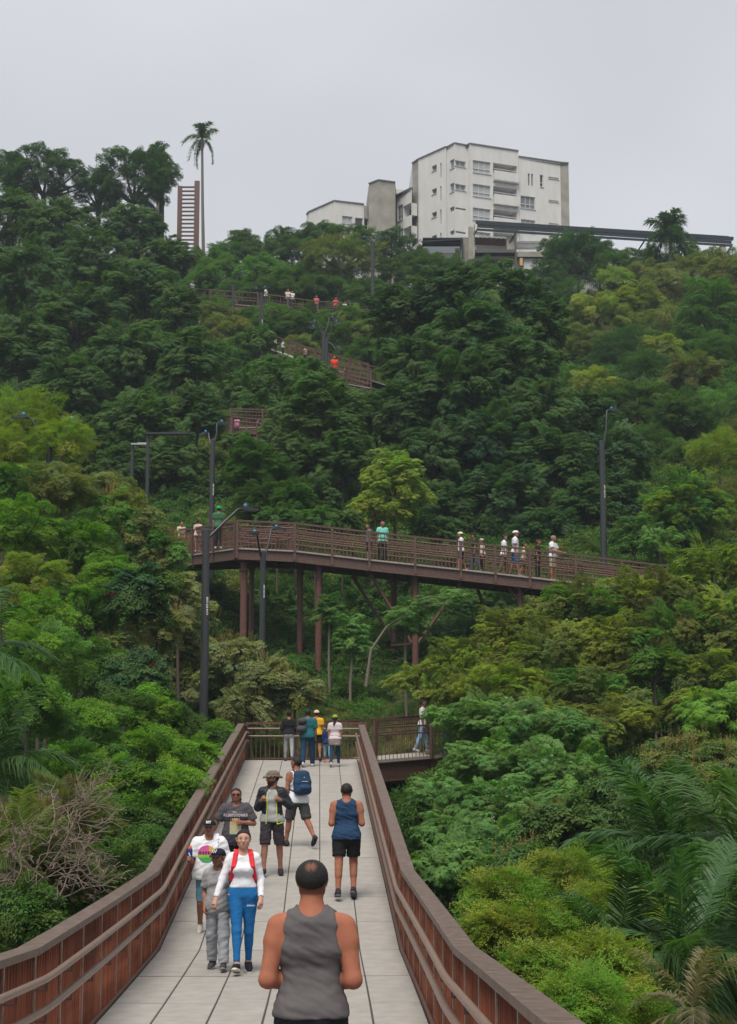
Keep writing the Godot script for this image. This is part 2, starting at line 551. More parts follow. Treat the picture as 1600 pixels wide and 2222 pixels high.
# ------------------------------------------------------------------ the other walkways
# one leg of elevated walkway: pts run along the edge that faces the camera, the deck lies behind it
func walkway(label: String, pts: Array, width: float, o := {}) -> Node3D:
	var root := thing(o.get("called", "elevated_walkway"), label, "walkway", pts[0])
	var inv := root.transform.affine_inverse()
	var hgt: float = o.get("rail", 1.12)
	var pitch: float = o.get("pitch", 0.155)
	var rods: int = o.get("rods", 0)
	var spacing: float = o.get("spacing", 1.9)
	var size: float = o.get("thick", 1.0)
	var far := []
	for i in pts.size():
		var a: Vector3 = pts[maxi(i - 1, 0)]
		var b: Vector3 = pts[mini(i + 1, pts.size() - 1)]
		var t := (b - a)
		t.y = 0
		t = t.normalized()
		var back := t.cross(Vector3.UP)
		if back.z > 0: back = -back
		if o.get("flip", false): back = -back
		far.append(pts[i] + back * width)
	var rod := BoxMesh.new()
	rod.size = Vector3(0.02 * size, 1.0, 0.02 * size)
	var mass := st_new()
	var n := 0
	for i in pts.size() - 1:
		# deck planks of concrete
		var L: float = (pts[i + 1] - pts[i]).length()
		var m := maxi(1, int(L / 1.0))
		for k in m:
			var st := st_new()
			var q := []
			for e in [[pts, k], [pts, k + 1], [far, k + 1], [far, k]]:
				q.append(e[0][i].lerp(e[0][i + 1], (e[1] + (0.006 if e[1] == k else -0.006)) / m))
			var dn := Vector3.DOWN * 0.09
			st.set_smooth_group(-1)
			quad(st, q[3], q[2], q[1], q[0])
			quad(st, q[0] + dn, q[1] + dn, q[2] + dn, q[3] + dn)
			for e in 4: quad(st, q[e], q[(e + 1) % 4], q[(e + 1) % 4] + dn, q[e] + dn)
			put("deck_slab", done(st), M["slab%d" % (k % 4)], root, inv)
		for line in [pts, far]:
			var a: Vector3 = line[i]
			var b: Vector3 = line[i + 1]
			var out: Vector3 = (pts[i] - far[i]).normalized() * (0.03 if line == pts else -0.03)
			var st := st_new()
			var beam_h: float = o.get("beam", 0.36)
			add_bar(st, a + out + Vector3.DOWN * (0.1 + beam_h * 0.5), b + out + Vector3.DOWN * (0.1 + beam_h * 0.5), 0.03, beam_h)
			add_bar(st, a + out * 2.0 + Vector3.DOWN * (0.11 + beam_h), b + out * 2.0 + Vector3.DOWN * (0.11 + beam_h), 0.14, 0.025)
			add_bar(st, a + out * 2.0 + Vector3.DOWN * 0.085, b + out * 2.0 + Vector3.DOWN * 0.085, 0.12, 0.025)
			put("edge_beam", done(st), M.steel, root, inv)
			put("top_rail", bar_mesh(a + Vector3.UP * hgt, b + Vector3.UP * hgt, 0.07 * size, 0.055 * size), M.steel, root, inv)
			for h in o.get("mids", [0.95, 0.74, 0.55]):
				var inset: Vector3 = out.normalized() * (-0.06 if h < 0.9 else 0.0)
				put("mid_rail", tube_mesh([a + inset + Vector3.UP * h, b + inset + Vector3.UP * h], [0.022 * size, 0.022 * size], 6), M.steel_red, root, inv)
			var len := a.distance_to(b)
			var ns := maxi(1, int(round(len / spacing)))
			for k in ns + 1:
				if k == ns and i < pts.size() - 2: continue
				var p := a.lerp(b, float(k) / ns)
				var dirn := (b - a)
				dirn.y = 0
				dirn = dirn.normalized()
				var pw := st_new()
				add_box(pw, p + out * 1.2 + Vector3.UP * (hgt * 0.5 - 0.22), dirn * 0.04 * size, Vector3.UP * (hgt * 0.5 + 0.22), out.normalized() * 0.05 * size)
				put("post", done(pw), M.steel, root, inv)
			var nb := int(len / pitch)
			for k in range(1, nb):
				var p := a.lerp(b, float(k) / nb)
				n += 1
				if n <= rods:
					put("rod", rod, M.steel_red, root, inv * Transform3D(Basis(Vector3.RIGHT, Vector3.UP * hgt, Vector3.BACK), p + Vector3.UP * hgt * 0.5))
				else:
					add_box(mass, p + Vector3.UP * hgt * 0.5, Vector3.RIGHT * 0.01 * size, Vector3.UP * hgt * 0.5, Vector3.BACK * 0.01 * size)
		# dark underside
		var us := st_new()
		var k2 := 0
		while k2 * 1.5 <= L:
			var t := minf(1.0, k2 * 1.5 / L)
			add_bar(us, pts[i].lerp(pts[i + 1], t) + Vector3.DOWN * 0.28, far[i].lerp(far[i + 1], t) + Vector3.DOWN * 0.28, 0.08, 0.26)
			k2 += 1
		put("joists", done(us), M.steel_dark, root, inv)
	if n > rods:
		var ro := put("far_rods", done(mass), M.steel_red, root, inv)
		ro.set_meta("kind", "stuff")
	return root

func column(label: String, top: Vector3, r: float) -> void:
	var base := Vector3(top.x, ground(top.x, top.z) - 0.4, top.z)
	var o := thing("steel_column", label, "column", base, 0.0, "columns under the middle walkway")
	put("shaft", tube_mesh([Vector3.ZERO, Vector3(0, top.y - base.y, 0)], [r, r], 14), M.steel_red, o)
	put("collar", tube_mesh([Vector3(0, top.y - base.y - 0.42, 0), Vector3(0, top.y - base.y - 0.36, 0)], [r * 1.35, r * 1.35], 14), M.steel_red, o)
	put("cap_plate", bar_mesh(Vector3(-r * 1.8, top.y - base.y, 0), Vector3(r * 1.8, top.y - base.y, 0), r * 3.2, 0.05), M.steel, o)

func strut(label: String, a: Vector3, b: Vector3, r: float) -> void:
	var o := thing("steel_strut", label, "strut", a, 0.0, "struts under the middle walkway")
	put("tube", tube_mesh([Vector3.ZERO, b - a], [r, r], 10), M.steel_red, o)
	put("end_plate", bar_mesh((b - a) * 0.97, (b - a), r * 0.6, r * 3.0), M.steel, o)

func make_walkways() -> void:
	# the fence that closes the top of the long ramp
	var e := ramp(RAMP_END - 0.06)
	var fence := thing("end_fence", "brown steel rod fence closing the top landing of the long ramp", "fence", e)
	var inv := fence.transform.affine_inverse()
	var l := ramp(RAMP_END - 0.06, -1.62)
	var r := ramp(RAMP_END - 0.06, 1.9)
	put("top_rail", bar_mesh(l + Vector3.UP * 1.08, r + Vector3.UP * 1.08, 0.06, 0.06), M.steel_red, fence, inv)
	put("bottom_rail", bar_mesh(l + Vector3.UP * 0.05, r + Vector3.UP * 0.05, 0.05, 0.04), M.steel_red, fence, inv)
	for h in [0.92, 0.70]:
		put("handrail", tube_mesh([l + Vector3(0.02, h, 0.09), r + Vector3(0, h, 0.09)], [0.027, 0.027], 10), M.handrail, fence, inv)
	for k in 3:
		var p := l.lerp(r, k / 2.0)
		put("post", bar_mesh(p, p + Vector3.UP * 1.12, 0.09, 0.06), M.steel_red, fence, inv)
	var rod := BoxMesh.new()
	rod.size = Vector3(0.022, 1.05, 0.022)
	for k in range(1, 26):
		put("rod", rod, M.steel_red, fence, inv * Transform3D(Basis(), l.lerp(r, k / 26.0) + Vector3.UP * 0.54))
	# lower walkway, off to the side of the top landing
	var a := at(812, 1650, 49.6)
	walkway("brown steel walkway branching off the top of the long ramp behind the layered tree", [a, at(935, 1640, 51.4), at(1250, 1612, 55.5), at(1560, 1582, 59.5)], 2.4, {"rods": 200, "mids": [0.92, 0.70], "beam": 0.5})
	# the middle walkway that crosses the picture
	var d := 70.0
	var mid := walkway("long brown steel walkway on columns crossing above the shrubs", [at(515, 1188, d), at(640, 1194, d), at(802, 1213, d), at(1000, 1234, d), at(1150, 1251, d), at(1450, 1287, d)], 2.5, {"rods": 300, "beam": 0.38, "thick": 1.35, "mids": [0.92, 0.72, 0.52]})
	walkway("short brown steel walkway leg turning back uphill beside the lamp post", [at(300, 1208, 78.5), at(420, 1202, 74.0), at(513, 1189, 70.2)], 2.5, {"rods": 120, "beam": 0.38, "thick": 1.35, "mids": [0.92, 0.72, 0.52]})
	walkway("brown steel walkway leg half seen beneath the middle walkway", [at(370, 1252, 82.0), at(640, 1233, 82.0)], 2.4, {"rods": 0, "beam": 0.5, "pitch": 0.3})
	for c in [[530, 1218, 70.45, 0.15, "thick"], [547, 1216, 73.0, 0.115, "darker"], [652, 1225, 71.9, 0.13, "slim"], [692, 1222, 70.45, 0.14, "slim"], [855, 1245, 72.0, 0.13, "slim"], [901, 1246, 70.45, 0.14, "braced"], [1128, 1272, 70.5, 0.14, "slim"]]:
		column("%s round brown steel column holding up the middle walkway" % c[4], at(c[0], c[1], c[2]), c[3])
	var low := at(893, 1395, 70.45)
	strut("sloping brown steel strut of the V brace under the middle walkway", low, at(805, 1246, 70.45), 0.075)
	strut("sloping brown steel strut of the V brace under the middle walkway", at(908, 1395, 70.45), at(1000, 1266, 70.45), 0.075)
	var low2 := at(848, 1380, 72.0)
	strut("sloping brown steel strut of the V brace under the middle walkway", low2, at(765, 1250, 72.0), 0.07)
	strut("sloping brown steel strut of the V brace under the middle walkway", at(862, 1380, 72.0), at(850, 1262, 71.0), 0.07)
	strut("sloping brown steel strut of the V brace under the middle walkway", at(1060, 1340, 72.0), at(1035, 1275, 72.0), 0.07)
	strut("sloping brown steel strut of the V brace under the middle walkway", at(1130, 1310, 70.45), at(1105, 1276, 70.45), 0.07)
	var tie := thing("tie_beam", "short brown steel tie between the braced columns", "beam", at(850, 1402, 72.0))
	put("tube", tube_mesh([Vector3.ZERO, at(901, 1398, 70.45) - at(850, 1402, 72.0)], [0.08, 0.08], 10), M.steel_red, tie)
	# walkway legs higher on the hill
	walkway("small brown walkway corner with a person in pink, among dark trees", [at(480, 945, 100), at(505, 948, 98), at(590, 956, 98)], 2.4, {"rods": 0, "pitch": 0.2, "thick": 1.3, "rail": 1.2})
	walkway("brown walkway leg behind the pink one, half hidden by the dark tree", [at(500, 925, 104), at(640, 930, 104)], 2.2, {"rods": 0, "pitch": 0.2, "thick": 1.3})
	walkway("brown walkway corner with a person in orange red at its rail", [at(690, 822, 118), at(722, 826, 117), at(806, 842, 117)], 2.8, {"rods": 0, "pitch": 0.26, "thick": 1.3, "rail": 1.2, "mids": [0.9, 0.6]})
	walkway("brown walkway leg climbing behind the twin lamp posts", [at(588, 757, 126), at(645, 780, 124.5), at(800, 822, 121)], 2.4, {"rods": 0, "pitch": 0.3, "thick": 1.2, "mids": [0.7]})
	walkway("highest brown walkway crossing the hill below the crest", [at(405, 653, 150), at(560, 664, 150), at(690, 682, 150), at(830, 690, 150)], 2.8, {"rods": 0, "pitch": 0.34, "thick": 1.3, "rail": 1.2, "beam": 0.45, "mids": [0.7], "spacing": 2.4})
	for px in [463, 508, 575]:
		var t := at(px, 676, 151)
		var base := Vector3(t.x, ground(t.x, t.z) - 0.5, t.z)
		var o := thing("walkway_pillar", "short brown steel pillar under the highest walkway", "pillar", base, 0.0, "pillars under the highest walkway")
		put("shaft", tube_mesh([Vector3.ZERO, Vector3(0, maxf(t.y - base.y, 0.8), 0)], [0.16, 0.16], 10), M.steel, o)
		put("head_plate", bar_mesh(Vector3(-0.3, maxf(t.y - base.y, 0.8), 0), Vector3(0.3, maxf(t.y - base.y, 0.8), 0), 0.5, 0.08), M.steel_dark, o)
# ------------------------------------------------------------------ buildings on the crest
func facade_uv(px: float, py: float, p0: Vector3, p1: Vector3) -> Vector2:   # metres along the wall p0-p1 and height, where the pixel's ray meets it
	var a := at(px, py, 1.0) - EYE
	var e := (p1 - p0)
	e.y = 0
	var L := e.length()
	e /= L
	var n := Vector3(-e.z, 0, e.x)
	var t := n.dot(p0 - EYE) / n.dot(a)
	var p := EYE + a * t
	return Vector2((p - p0).dot(e), p.y)

# a wall from p0 to p1 between heights, with real openings given as [px0, py0, px1, py1, kind]
func facade(root: Node3D, p0: Vector3, p1: Vector3, y0: float, y1: float, holes: Array, m: Material) -> void:
	var inv := root.transform.affine_inverse()
	var e := (p1 - p0)
	e.y = 0
	var L := e.length()
	e /= L
	var inward := Vector3(e.z, 0, -e.x)
	if inward.z > 0: inward = -inward
	var us := [0.0, L]
	var vs := [y0, y1]
	var rects := []
	for h in holes:
		var a := facade_uv(h[0], h[1], p0, p1)
		var b := facade_uv(h[2], h[3], p0, p1)
		var r := [clampf(minf(a.x, b.x), 0.02, L - 0.02), clampf(maxf(a.x, b.x), 0.02, L - 0.02), minf(a.y, b.y), maxf(a.y, b.y), h[4]]
		rects.append(r)
		us.append(r[0]); us.append(r[1]); vs.append(r[2]); vs.append(r[3])
	us.sort()
	vs.sort()
	var P := func(u: float, v: float, dep: float) -> Vector3: return Vector3(p0.x, 0, p0.z) + e * u + Vector3.UP * v + inward * dep
	var st := st_new()
	st.set_smooth_group(-1)
	for i in us.size() - 1:
		for j in vs.size() - 1:
			if us[i + 1] - us[i] < 0.001 or vs[j + 1] - vs[j] < 0.001: continue
			var cu: float = (us[i] + us[i + 1]) * 0.5
			var cv: float = (vs[j] + vs[j + 1]) * 0.5
			var hole := false
			for r in rects:
				if cu > r[0] and cu < r[1] and cv > r[2] and cv < r[3]: hole = true
			if not hole:
				quad(st, P.call(us[i], vs[j], 0.0), P.call(us[i], vs[j + 1], 0.0), P.call(us[i + 1], vs[j + 1], 0.0), P.call(us[i + 1], vs[j], 0.0))
	for r in rects:
		var dep: float = 1.6 if r[4] == "balcony" else (0.9 if r[4] == "loggia" else 0.22)
		var c := [[r[0], r[2]], [r[1], r[2]], [r[1], r[3]], [r[0], r[3]]]
		for k in 4:
			var q = c[k]
			var w = c[(k + 1) % 4]
			quad(st, P.call(q[0], q[1], 0.0), P.call(w[0], w[1], 0.0), P.call(w[0], w[1], dep), P.call(q[0], q[1], dep))
		if dep > 0.5:
			quad(st, P.call(r[0], r[2], dep), P.call(r[1], r[2], dep), P.call(r[1], r[3], dep), P.call(r[0], r[3], dep))
	put("wall", done(st), m, root, inv)
	for r in rects:
		var kind: String = r[4]
		var u0: float = r[0]
		var u1: float = r[1]
		var v0: float = r[2]
		var v1: float = r[3]
		if kind == "balcony" or kind == "loggia":
			# glazed doors at the back and a parapet in front
			var dep := 1.55 if kind == "balcony" else 0.85
			var g := st_new()
			g.set_smooth_group(-1)
			quad(g, P.call(u0 + 0.2, v0, dep), P.call(u0 + 0.2, v1 - 0.3, dep), P.call(lerpf(u0, u1, 0.62), v1 - 0.3, dep), P.call(lerpf(u0, u1, 0.62), v0, dep))
			var w := put("balcony_door", done(g), M.window_dark, root, inv)
			put("door_frame", bar_mesh(P.call(lerpf(u0, u1, 0.4), v0, dep - 0.03), P.call(lerpf(u0, u1, 0.4), v1 - 0.3, dep - 0.03), 0.12, 0.06), M.window_frame, w)
			if kind == "balcony":
				put("parapet", bar_mesh(P.call(u0 - 0.05, v0 - 0.45, -0.35), P.call(u1 + 0.05, v0 - 0.45, -0.35), 0.14, 1.25), m, root, inv)
				put("balcony_slab", bar_mesh(P.call(u0 - 0.05, v0 - 1.02, 0.0), P.call(u1 + 0.05, v0 - 1.02, 0.0), 0.84, 0.14), M.plaster2, root, inv)
				put("balustrade_glass", bar_mesh(P.call(u0, v0 + 0.42, -0.32), P.call(u1, v0 + 0.42, -0.32), 0.04, 0.06), M.window_frame, root, inv)
			continue
		var glass := st_new()
		glass.set_smooth_group(-1)
		quad(glass, P.call(u0, v0, 0.18), P.call(u0, v1, 0.18), P.call(u1, v1, 0.18), P.call(u1, v0, 0.18))
		var win := put("window", done(glass), {"curtain": M.curtain, "dark": M.window_dark}.get(kind, M.window_glass), root, inv)
		if kind == "slot" : continue
		var fr := st_new()
		var t := 0.07
		add_bar(fr, P.call(u0, v0 + t * 0.5, 0.14), P.call(u1, v0 + t * 0.5, 0.14), 0.07, t)
		add_bar(fr, P.call(u0, v1 - t * 0.5, 0.14), P.call(u1, v1 - t * 0.5, 0.14), 0.07, t)
		var n := maxi(1, int(round((u1 - u0) / 0.75)))
		for k in n + 1:
			var u := lerpf(u0 + t * 0.5, u1 - t * 0.5, float(k) / n)
			add_bar(fr, P.call(u, v0 + t, 0.14), P.call(u, v1 - t, 0.14), t, 0.06)
		if v1 - v0 > 1.2:
			add_bar(fr, P.call(u0, lerpf(v0, v1, 0.36), 0.138), P.call(u1, lerpf(v0, v1, 0.36), 0.138), 0.07, t)
		put("frame", done(fr), M.window_frame, win)
		put("sill", bar_mesh(P.call(u0 - 0.06, v0 - 0.03, -0.02), P.call(u1 + 0.06, v0 - 0.03, -0.02), 0.14, 0.06), M.plaster2, win)

# closes a block: roof, back and sides behind the given front corners
func block_back(root: Node3D, front: Array, y0: float, y1: float, depth: float, m: Material) -> void:
	var inv := root.transform.affine_inverse()
	var back := [front[-1] + Vector3(0.4, 0, -depth), front[0] + Vector3(-0.4, 0, -depth)]
	var loop := [front[-1], back[0], back[1], front[0]]
	var st := st_new()
	st.set_smooth_group(-1)
	for k in 3:
		var a: Vector3 = loop[k]
		var b: Vector3 = loop[k + 1]
		quad(st, Vector3(a.x, y0, a.z), Vector3(a.x, y1, a.z), Vector3(b.x, y1, b.z), Vector3(b.x, y0, b.z))
	put("back_wall", done(st), m, root, inv)
	var rf := st_new()
	rf.set_smooth_group(-1)
	var all := front + back
	for k in range(1, all.size() - 1):
		for v in [all[0], all[k], all[k + 1]]:
			rf.add_vertex(Vector3(v.x, y1 - 0.25, v.z))
	put("roof", done(rf), M.raw_concrete, root, inv)
	for k in front.size() - 1:
		var a := Vector3(front[k].x, y1 + 0.05, front[k].z)
		var b := Vector3(front[k + 1].x, y1 + 0.05, front[k + 1].z)
		put("roof_edging", bar_mesh(a, b, 0.24, 0.13), M.roof_edge, root, inv)

func make_building() -> void:
	var base := 57.0
	var H := 76.7
	var root := thing("apartment_building", "white plastered apartment block with balconies on the hill crest", "building", at(1020, 560, 200))
	var c := []
	for p in [[895, 355], [908, 346], [968, 319], [970, 320], [987, 311], [1014, 316], [1020, 312], [1125, 328]]:
		c.append(at_height(p[0], p[1], H))
	facade(root, c[0], c[1], base, H, [], M.raw_concrete)
	var side := []
	for k in 4:
		side.append([937.5, 361 + k * 50.6, 948, 368 + k * 50.6, "dark"])
		side.append([955.5, 354 + k * 50.6, 958.5, 384 + k * 50.6, "slot"])
	facade(root, c[1], c[2], base, H, side, M.plaster)
	facade(root, c[2], c[3], base, H, [], M.plaster2)
	var l := []
	var r := []
	for k in 4:
		var y := 347.0 + k * 51.2
		var hh := 15.0 if k < 2 else 6.0
		l.append([977, y + 2, 986.3, y + hh + 1, "glass" if k < 2 else "slot"])
		r.append([987.6, y, 1011, y + hh + 1.5, "glass" if k < 2 else "slot"])
	facade(root, c[3], c[4], base, H, l, M.plaster)
	facade(root, c[4], c[5], base, H, r, M.plaster)
	facade(root, c[5], c[6], base, H, [], M.plaster2)
	var front := []
	for k in 4:
		front.append([1026.5, 347 + k * 51.4, 1065, 379 + k * 51.4, "curtain"])
		front.append([1070.5, 353 + k * 50.4, 1122.5, 382 + k * 50.4, "balcony"])
	facade(root, c[6], c[7], base, H, front, M.plaster)
	block_back(root, c, base, H, 16.0, M.plaster2)
	# the right-hand part, a little lower
	var root2 := thing("apartment_wing", "white apartment wing with slim windows and a bare concrete end", "building", at(1180, 560, 203))
	var h2 := 76.0
	var q := [at_height(1125.5, 340, h2), at_height(1216, 353, h2), at_height(1234, 354.5, h2)]
	facade(root2, q[0], q[1], base, h2, [[1146, 376, 1150, 403, "slot"], [1153, 377, 1157, 404, "slot"], [1172, 379, 1179.5, 406, "dark"], [1130, 424, 1162, 455, "glass"], [1131, 475, 1162, 506, "curtain"], [1190.5, 383, 1212.6, 389.5, "dark"], [1191, 433, 1212.6, 439, "dark"], [1191, 483, 1213, 489, "dark"], [1191, 533, 1213, 539, "dark"]], M.plaster)
	facade(root2, q[1], q[2], base, h2, [], M.raw_concrete)
	block_back(root2, q, base, h2, 14.0, M.plaster2)
	# bare concrete lift tower
	var root3 := thing("lift_tower", "bare grey concrete lift tower beside the white apartment block", "building", at(825, 560, 206))
	var h3 := 73.6
	var t := [at_height(801, 399, h3), at_height(822, 391, h3), at_height(858, 396, h3)]
	facade(root3, t[0], t[1], base, h3, [], M.raw_concrete)
	facade(root3, t[1], t[2], base, h3, [], M.raw_concrete)
	block_back(root3, t, base, h3, 9.0, M.raw_concrete)
	var rootb := thing("rear_wing", "white rear wing with loggias between lift tower and apartment block", "building", at(878, 560, 209))
	var b := [at_height(858.5, 397, h3), at_height(893, 401.5, h3)]
	var s := [at_height(861, 424, h3 - 0.8), at_height(894, 408, h3 - 0.8)]
	facade(rootb, s[0], s[1], base, h3 - 0.8, [[863, 448, 874.5, 476, "glass"], [875, 448, 893, 466, "loggia"], [863, 499, 874.5, 527, "glass"], [875, 497, 893, 515, "loggia"]], M.plaster)
	block_back(rootb, [b[0] + Vector3(0, 0, -2.0), s[0], s[1], b[1] + Vector3(0, 0, -2.0)], base, h3 - 0.8, 6.0, M.plaster)
	facade(rootb, b[0] + Vector3(0, 0, -2.2), b[1] + Vector3(0, 0, -2.2), h3 - 1.0, h3, [], M.plaster)
	# low wing at the far end
	var root4 := thing("low_wing", "low white wing with a shaded corner window left of the bare tower".replace("left of", "beside"), "building", at(735, 560, 207))
	var h4 := 71.2
	var w := [at_height(666, 466, h4), at_height(671, 460, h4), at_height(726, 436, h4), at_height(790, 443.5, h4)]
	facade(root4, w[0], w[1], base, h4, [], M.plaster2)
	facade(root4, w[1], w[2], base, h4, [], M.plaster)
	facade(root4, w[2], w[3], base, h4, [[743, 468, 765, 494, "curtain"], [771, 472, 788, 500, "dark"]], M.plaster)
	var w3: Vector3 = w[3]
	var w4 := at(801, 438, -w3.z + 1.0)
	facade(root4, w3, Vector3(w4.x, 0, w4.z), base, h4 - 0.1, [[791, 472, 800, 500, "dark"]], M.plaster2)
	block_back(root4, w, base, h4, 10.0, M.plaster2)
	make_terrace()
	make_tower()

func px_box(parent: Node3D, called: String, x0: float, y0: float, x1: float, y1: float, d: float, deep: float, m: Material) -> MeshInstance3D:
	var a := at(x0, y0, d)
	var b := at(x1, y1, d)
	var st := st_new()
	add_box(st, Vector3((a.x + b.x) * 0.5, (a.y + b.y) * 0.5, -d - deep * 0.5), Vector3((b.x - a.x) * 0.5, 0, 0), Vector3(0, (a.y - b.y) * 0.5, 0), Vector3(0, 0, deep * 0.5))
	return put(called, done(st), m, parent, parent.transform.affine_inverse())

func make_terrace() -> void:
	var d := 188.0
	var root := thing("terrace_house", "concrete terrace house with dark steel pergola in front of the apartments", "building", at(1150, 600, d))
	var inv := root.transform.affine_inverse()
	# pergola: two long beams, cross beams, slats
	var p0 := at(1036, 483, d)
	var p1 := at(1592, 518, d)
	var back := Vector3(0.0, 0.9, -2.6)
	for k in 2:
		put("pergola_beam", bar_mesh(p0 + back * k, p1 + back * k, 0.14, 0.42), M.terrace_steel, root, inv)
	for k in 4:
		var o := back * ((k + 0.8) / 5.0)
		put("pergola_slat", bar_mesh(p0 + o, p1 + o, 0.34, 0.05), M.terrace_steel, root, inv)
	var low := Vector3(0, -0.75, 0)
	put("lower_beam", bar_mesh(at(1036, 498, d), at(1588, 533, d), 0.12, 0.26), M.terrace_steel, root, inv)
	put("pergola_screen", bar_mesh(at(1036, 490, d - 0.02), at(1588, 526, d - 0.02), 0.04, 0.40), M.terrace_steel, root, inv)
	for x in [1036, 1121, 1212, 1305, 1400, 1495, 1588]:
		var y: float = 483.0 + (x - 1036) * 0.063
		var a := at(x, y, d)
		put("cross_beam", bar_mesh(a, a + back, 0.10, 0.22), M.terrace_steel, root, inv)
		put("knee_brace", bar_mesh(at(x - 18, y + 42, d + 0.5), at(x + 2, y + 12, d), 0.12, 0.14), M.terrace_steel, root, inv)
	px_box(root, "pillar", 1017, 492, 1029, 600, d - 0.4, 0.6, M.raw_concrete)
	px_box(root, "steel_post", 1029.5, 487, 1032, 600, d - 0.5, 0.2, M.terrace_grey)
	px_box(root, "steel_post", 1117, 510, 1122, 600, d - 0.5, 0.3, M.terrace_grey)
	px_box(root, "back_wall", 1032, 515, 1117, 545, d + 3.0, 0.3, M.plaster2)
	px_box(root, "side_wall", 1100, 512, 1117, 545, d + 0.4, 2.0, M.raw_concrete)
	var aw := st_new()
	for k in 16:
		var x := 1030.0 + k * 5.0
		var a := at(x, 512 + k * 0.28, d + 1.6)
		var b := at(x + 5.2, 512.3 + k * 0.28, d + 1.6)
		add_box(aw, (a + b) * 0.5 + Vector3(0, -0.05 if k % 2 else 0.0, 0), Vector3((b.x - a.x) * 0.5, 0, 0), Vector3(0, 0.10, 0.0), Vector3(0, 0, 0.03))
	put("awning_valance", done(aw), M.white_paint, root, inv)
	put("awning", bar_mesh(at(1032, 516, d + 1.7), at(1032, 531, d + 3.2), 0.1, 0.1), M.awning, root, inv)
	var sh := st_new()
	sh.set_smooth_group(-1)
	quad(sh, at(1030, 514, d + 1.65), at(1108, 518, d + 1.65), at(1096, 534, d + 3.0), at(1030, 531, d + 3.0))
	quad(sh, at(1030, 531, d + 3.05), at(1096, 534, d + 3.05), at(1108, 518, d + 1.7), at(1030, 514, d + 1.7))
	put("awning_cloth", done(sh), M.awning, root, inv)
	px_box(root, "balcony_edge", 1032, 541, 1117, 548, d - 0.8, 2.0, M.terrace_grey)
	px_box(root, "balcony_front", 1032, 547, 1117, 553, d - 0.4, 2.0, M.terrace_steel)
	px_box(root, "floor_band", 1030, 553, 1120, 563, d, 3.0, M.raw_concrete)
	px_box(root, "lower_window", 1030, 563, 1090, 584, d + 0.8, 2.0, M.window_dark)
	px_box(root, "lower_wall", 1090, 563, 1120, 600, d + 0.4, 2.0, M.plaster2)
	px_box(root, "lower_band", 1030, 584, 1090, 590, d + 0.2, 2.0, M.plaster)
	px_box(root, "door_glass", 1108, 567, 1111, 584, d + 0.3, 0.1, M.window_dark)
	px_box(root, "ochre_pier", 1128, 560, 1135, 576, d - 0.2, 0.5, M.ochre)
	px_box(root, "roller_door", 1136, 561, 1176, 584, d + 0.2, 0.4, M.window_frame)
	px_box(root, "white_parapet", 1122, 523, 1185, 528, d + 1.5, 0.5, M.plaster)
	px_box(root, "white_parapet", 1122, 530, 1190, 537, d + 1.2, 0.8, M.plaster)
	px_box(root, "planter", 1122, 546, 1182, 557, d - 0.2, 1.5, M.raw_concrete)
	px_box(root, "house_wall", 1122, 556, 1330, 640, d + 0.6, 6.0, M.plaster2)
	px_box(root, "end_pier", 1564, 531, 1577, 580, d, 1.0, M.raw_concrete)
	px_box(root, "boundary_wall", 1490, 566, 1640, 600, d + 1.0, 0.6, M.raw_concrete)
	# pavilion with a dark flat roof
	var pav := thing("terrace_pavilion", "open pavilion with dark flat roof and brown ceiling on the crest", "building", at(950, 600, d))
	inv = pav.transform.affine_inverse()
	var f0 := at(914, 526, d)
	var f1 := at(1004, 526, d)
	var lift := Vector3(0, 0.75, -3.0)
	var rs := st_new()
	rs.set_smooth_group(-1)
	quad(rs, f0 + lift + Vector3(0.5, 0, 0), f1 + lift, f1, f0)
	put("ceiling", done(rs), M.awning, pav, inv)
	put("roof_slab", bar_mesh(f0 + lift * 0.5 + Vector3(0.2, 0.12, 0), f1 + lift * 0.5 + Vector3(0, 0.12, 0), 3.1, 0.12), M.terrace_steel, pav, inv)
	put("fascia", bar_mesh(at(914, 524, d - 0.05), at(1004, 519, d - 0.05), 0.08, 0.16), M.terrace_steel, pav, inv)
	px_box(pav, "back_wall", 915, 520, 1010, 560, d + 3.2, 0.3, M.plaster2)
	px_box(pav, "glass_balustrade", 915, 535, 988, 549, d, 0.06, M.window_glass)
	px_box(pav, "steel_post", 1002, 517, 1006, 560, d - 0.1, 0.3, M.terrace_steel)
	px_box(pav, "balcony_front", 912, 550, 1000, 561, d - 0.3, 2.0, M.terrace_grey)
	px_box(pav, "floor_band", 912, 561, 1000, 572, d, 2.5, M.raw_concrete)
	px_box(pav, "white_band", 918, 571, 996, 575, d - 0.1, 0.5, M.plaster)
	px_box(pav, "lower_window", 918, 574, 996, 592, d + 0.8, 2.0, M.window_dark)
	px_box(pav, "side_pier", 1000, 515, 1017, 600, d + 0.5, 2.0, M.raw_concrete)
	put("stair_rail", bar_mesh(at(884, 548, d), at(914, 519, d), 0.06, 0.08), M.terrace_grey, pav, inv)
	put("stair_rail", bar_mesh(at(892, 553, d), at(914, 530, d), 0.06, 0.08), M.terrace_grey, pav, inv)
	put("stair_wall", bar_mesh(at(885, 560, d + 0.3), at(914, 534, d + 0.3), 0.3, 0.9), M.plaster, pav, inv)

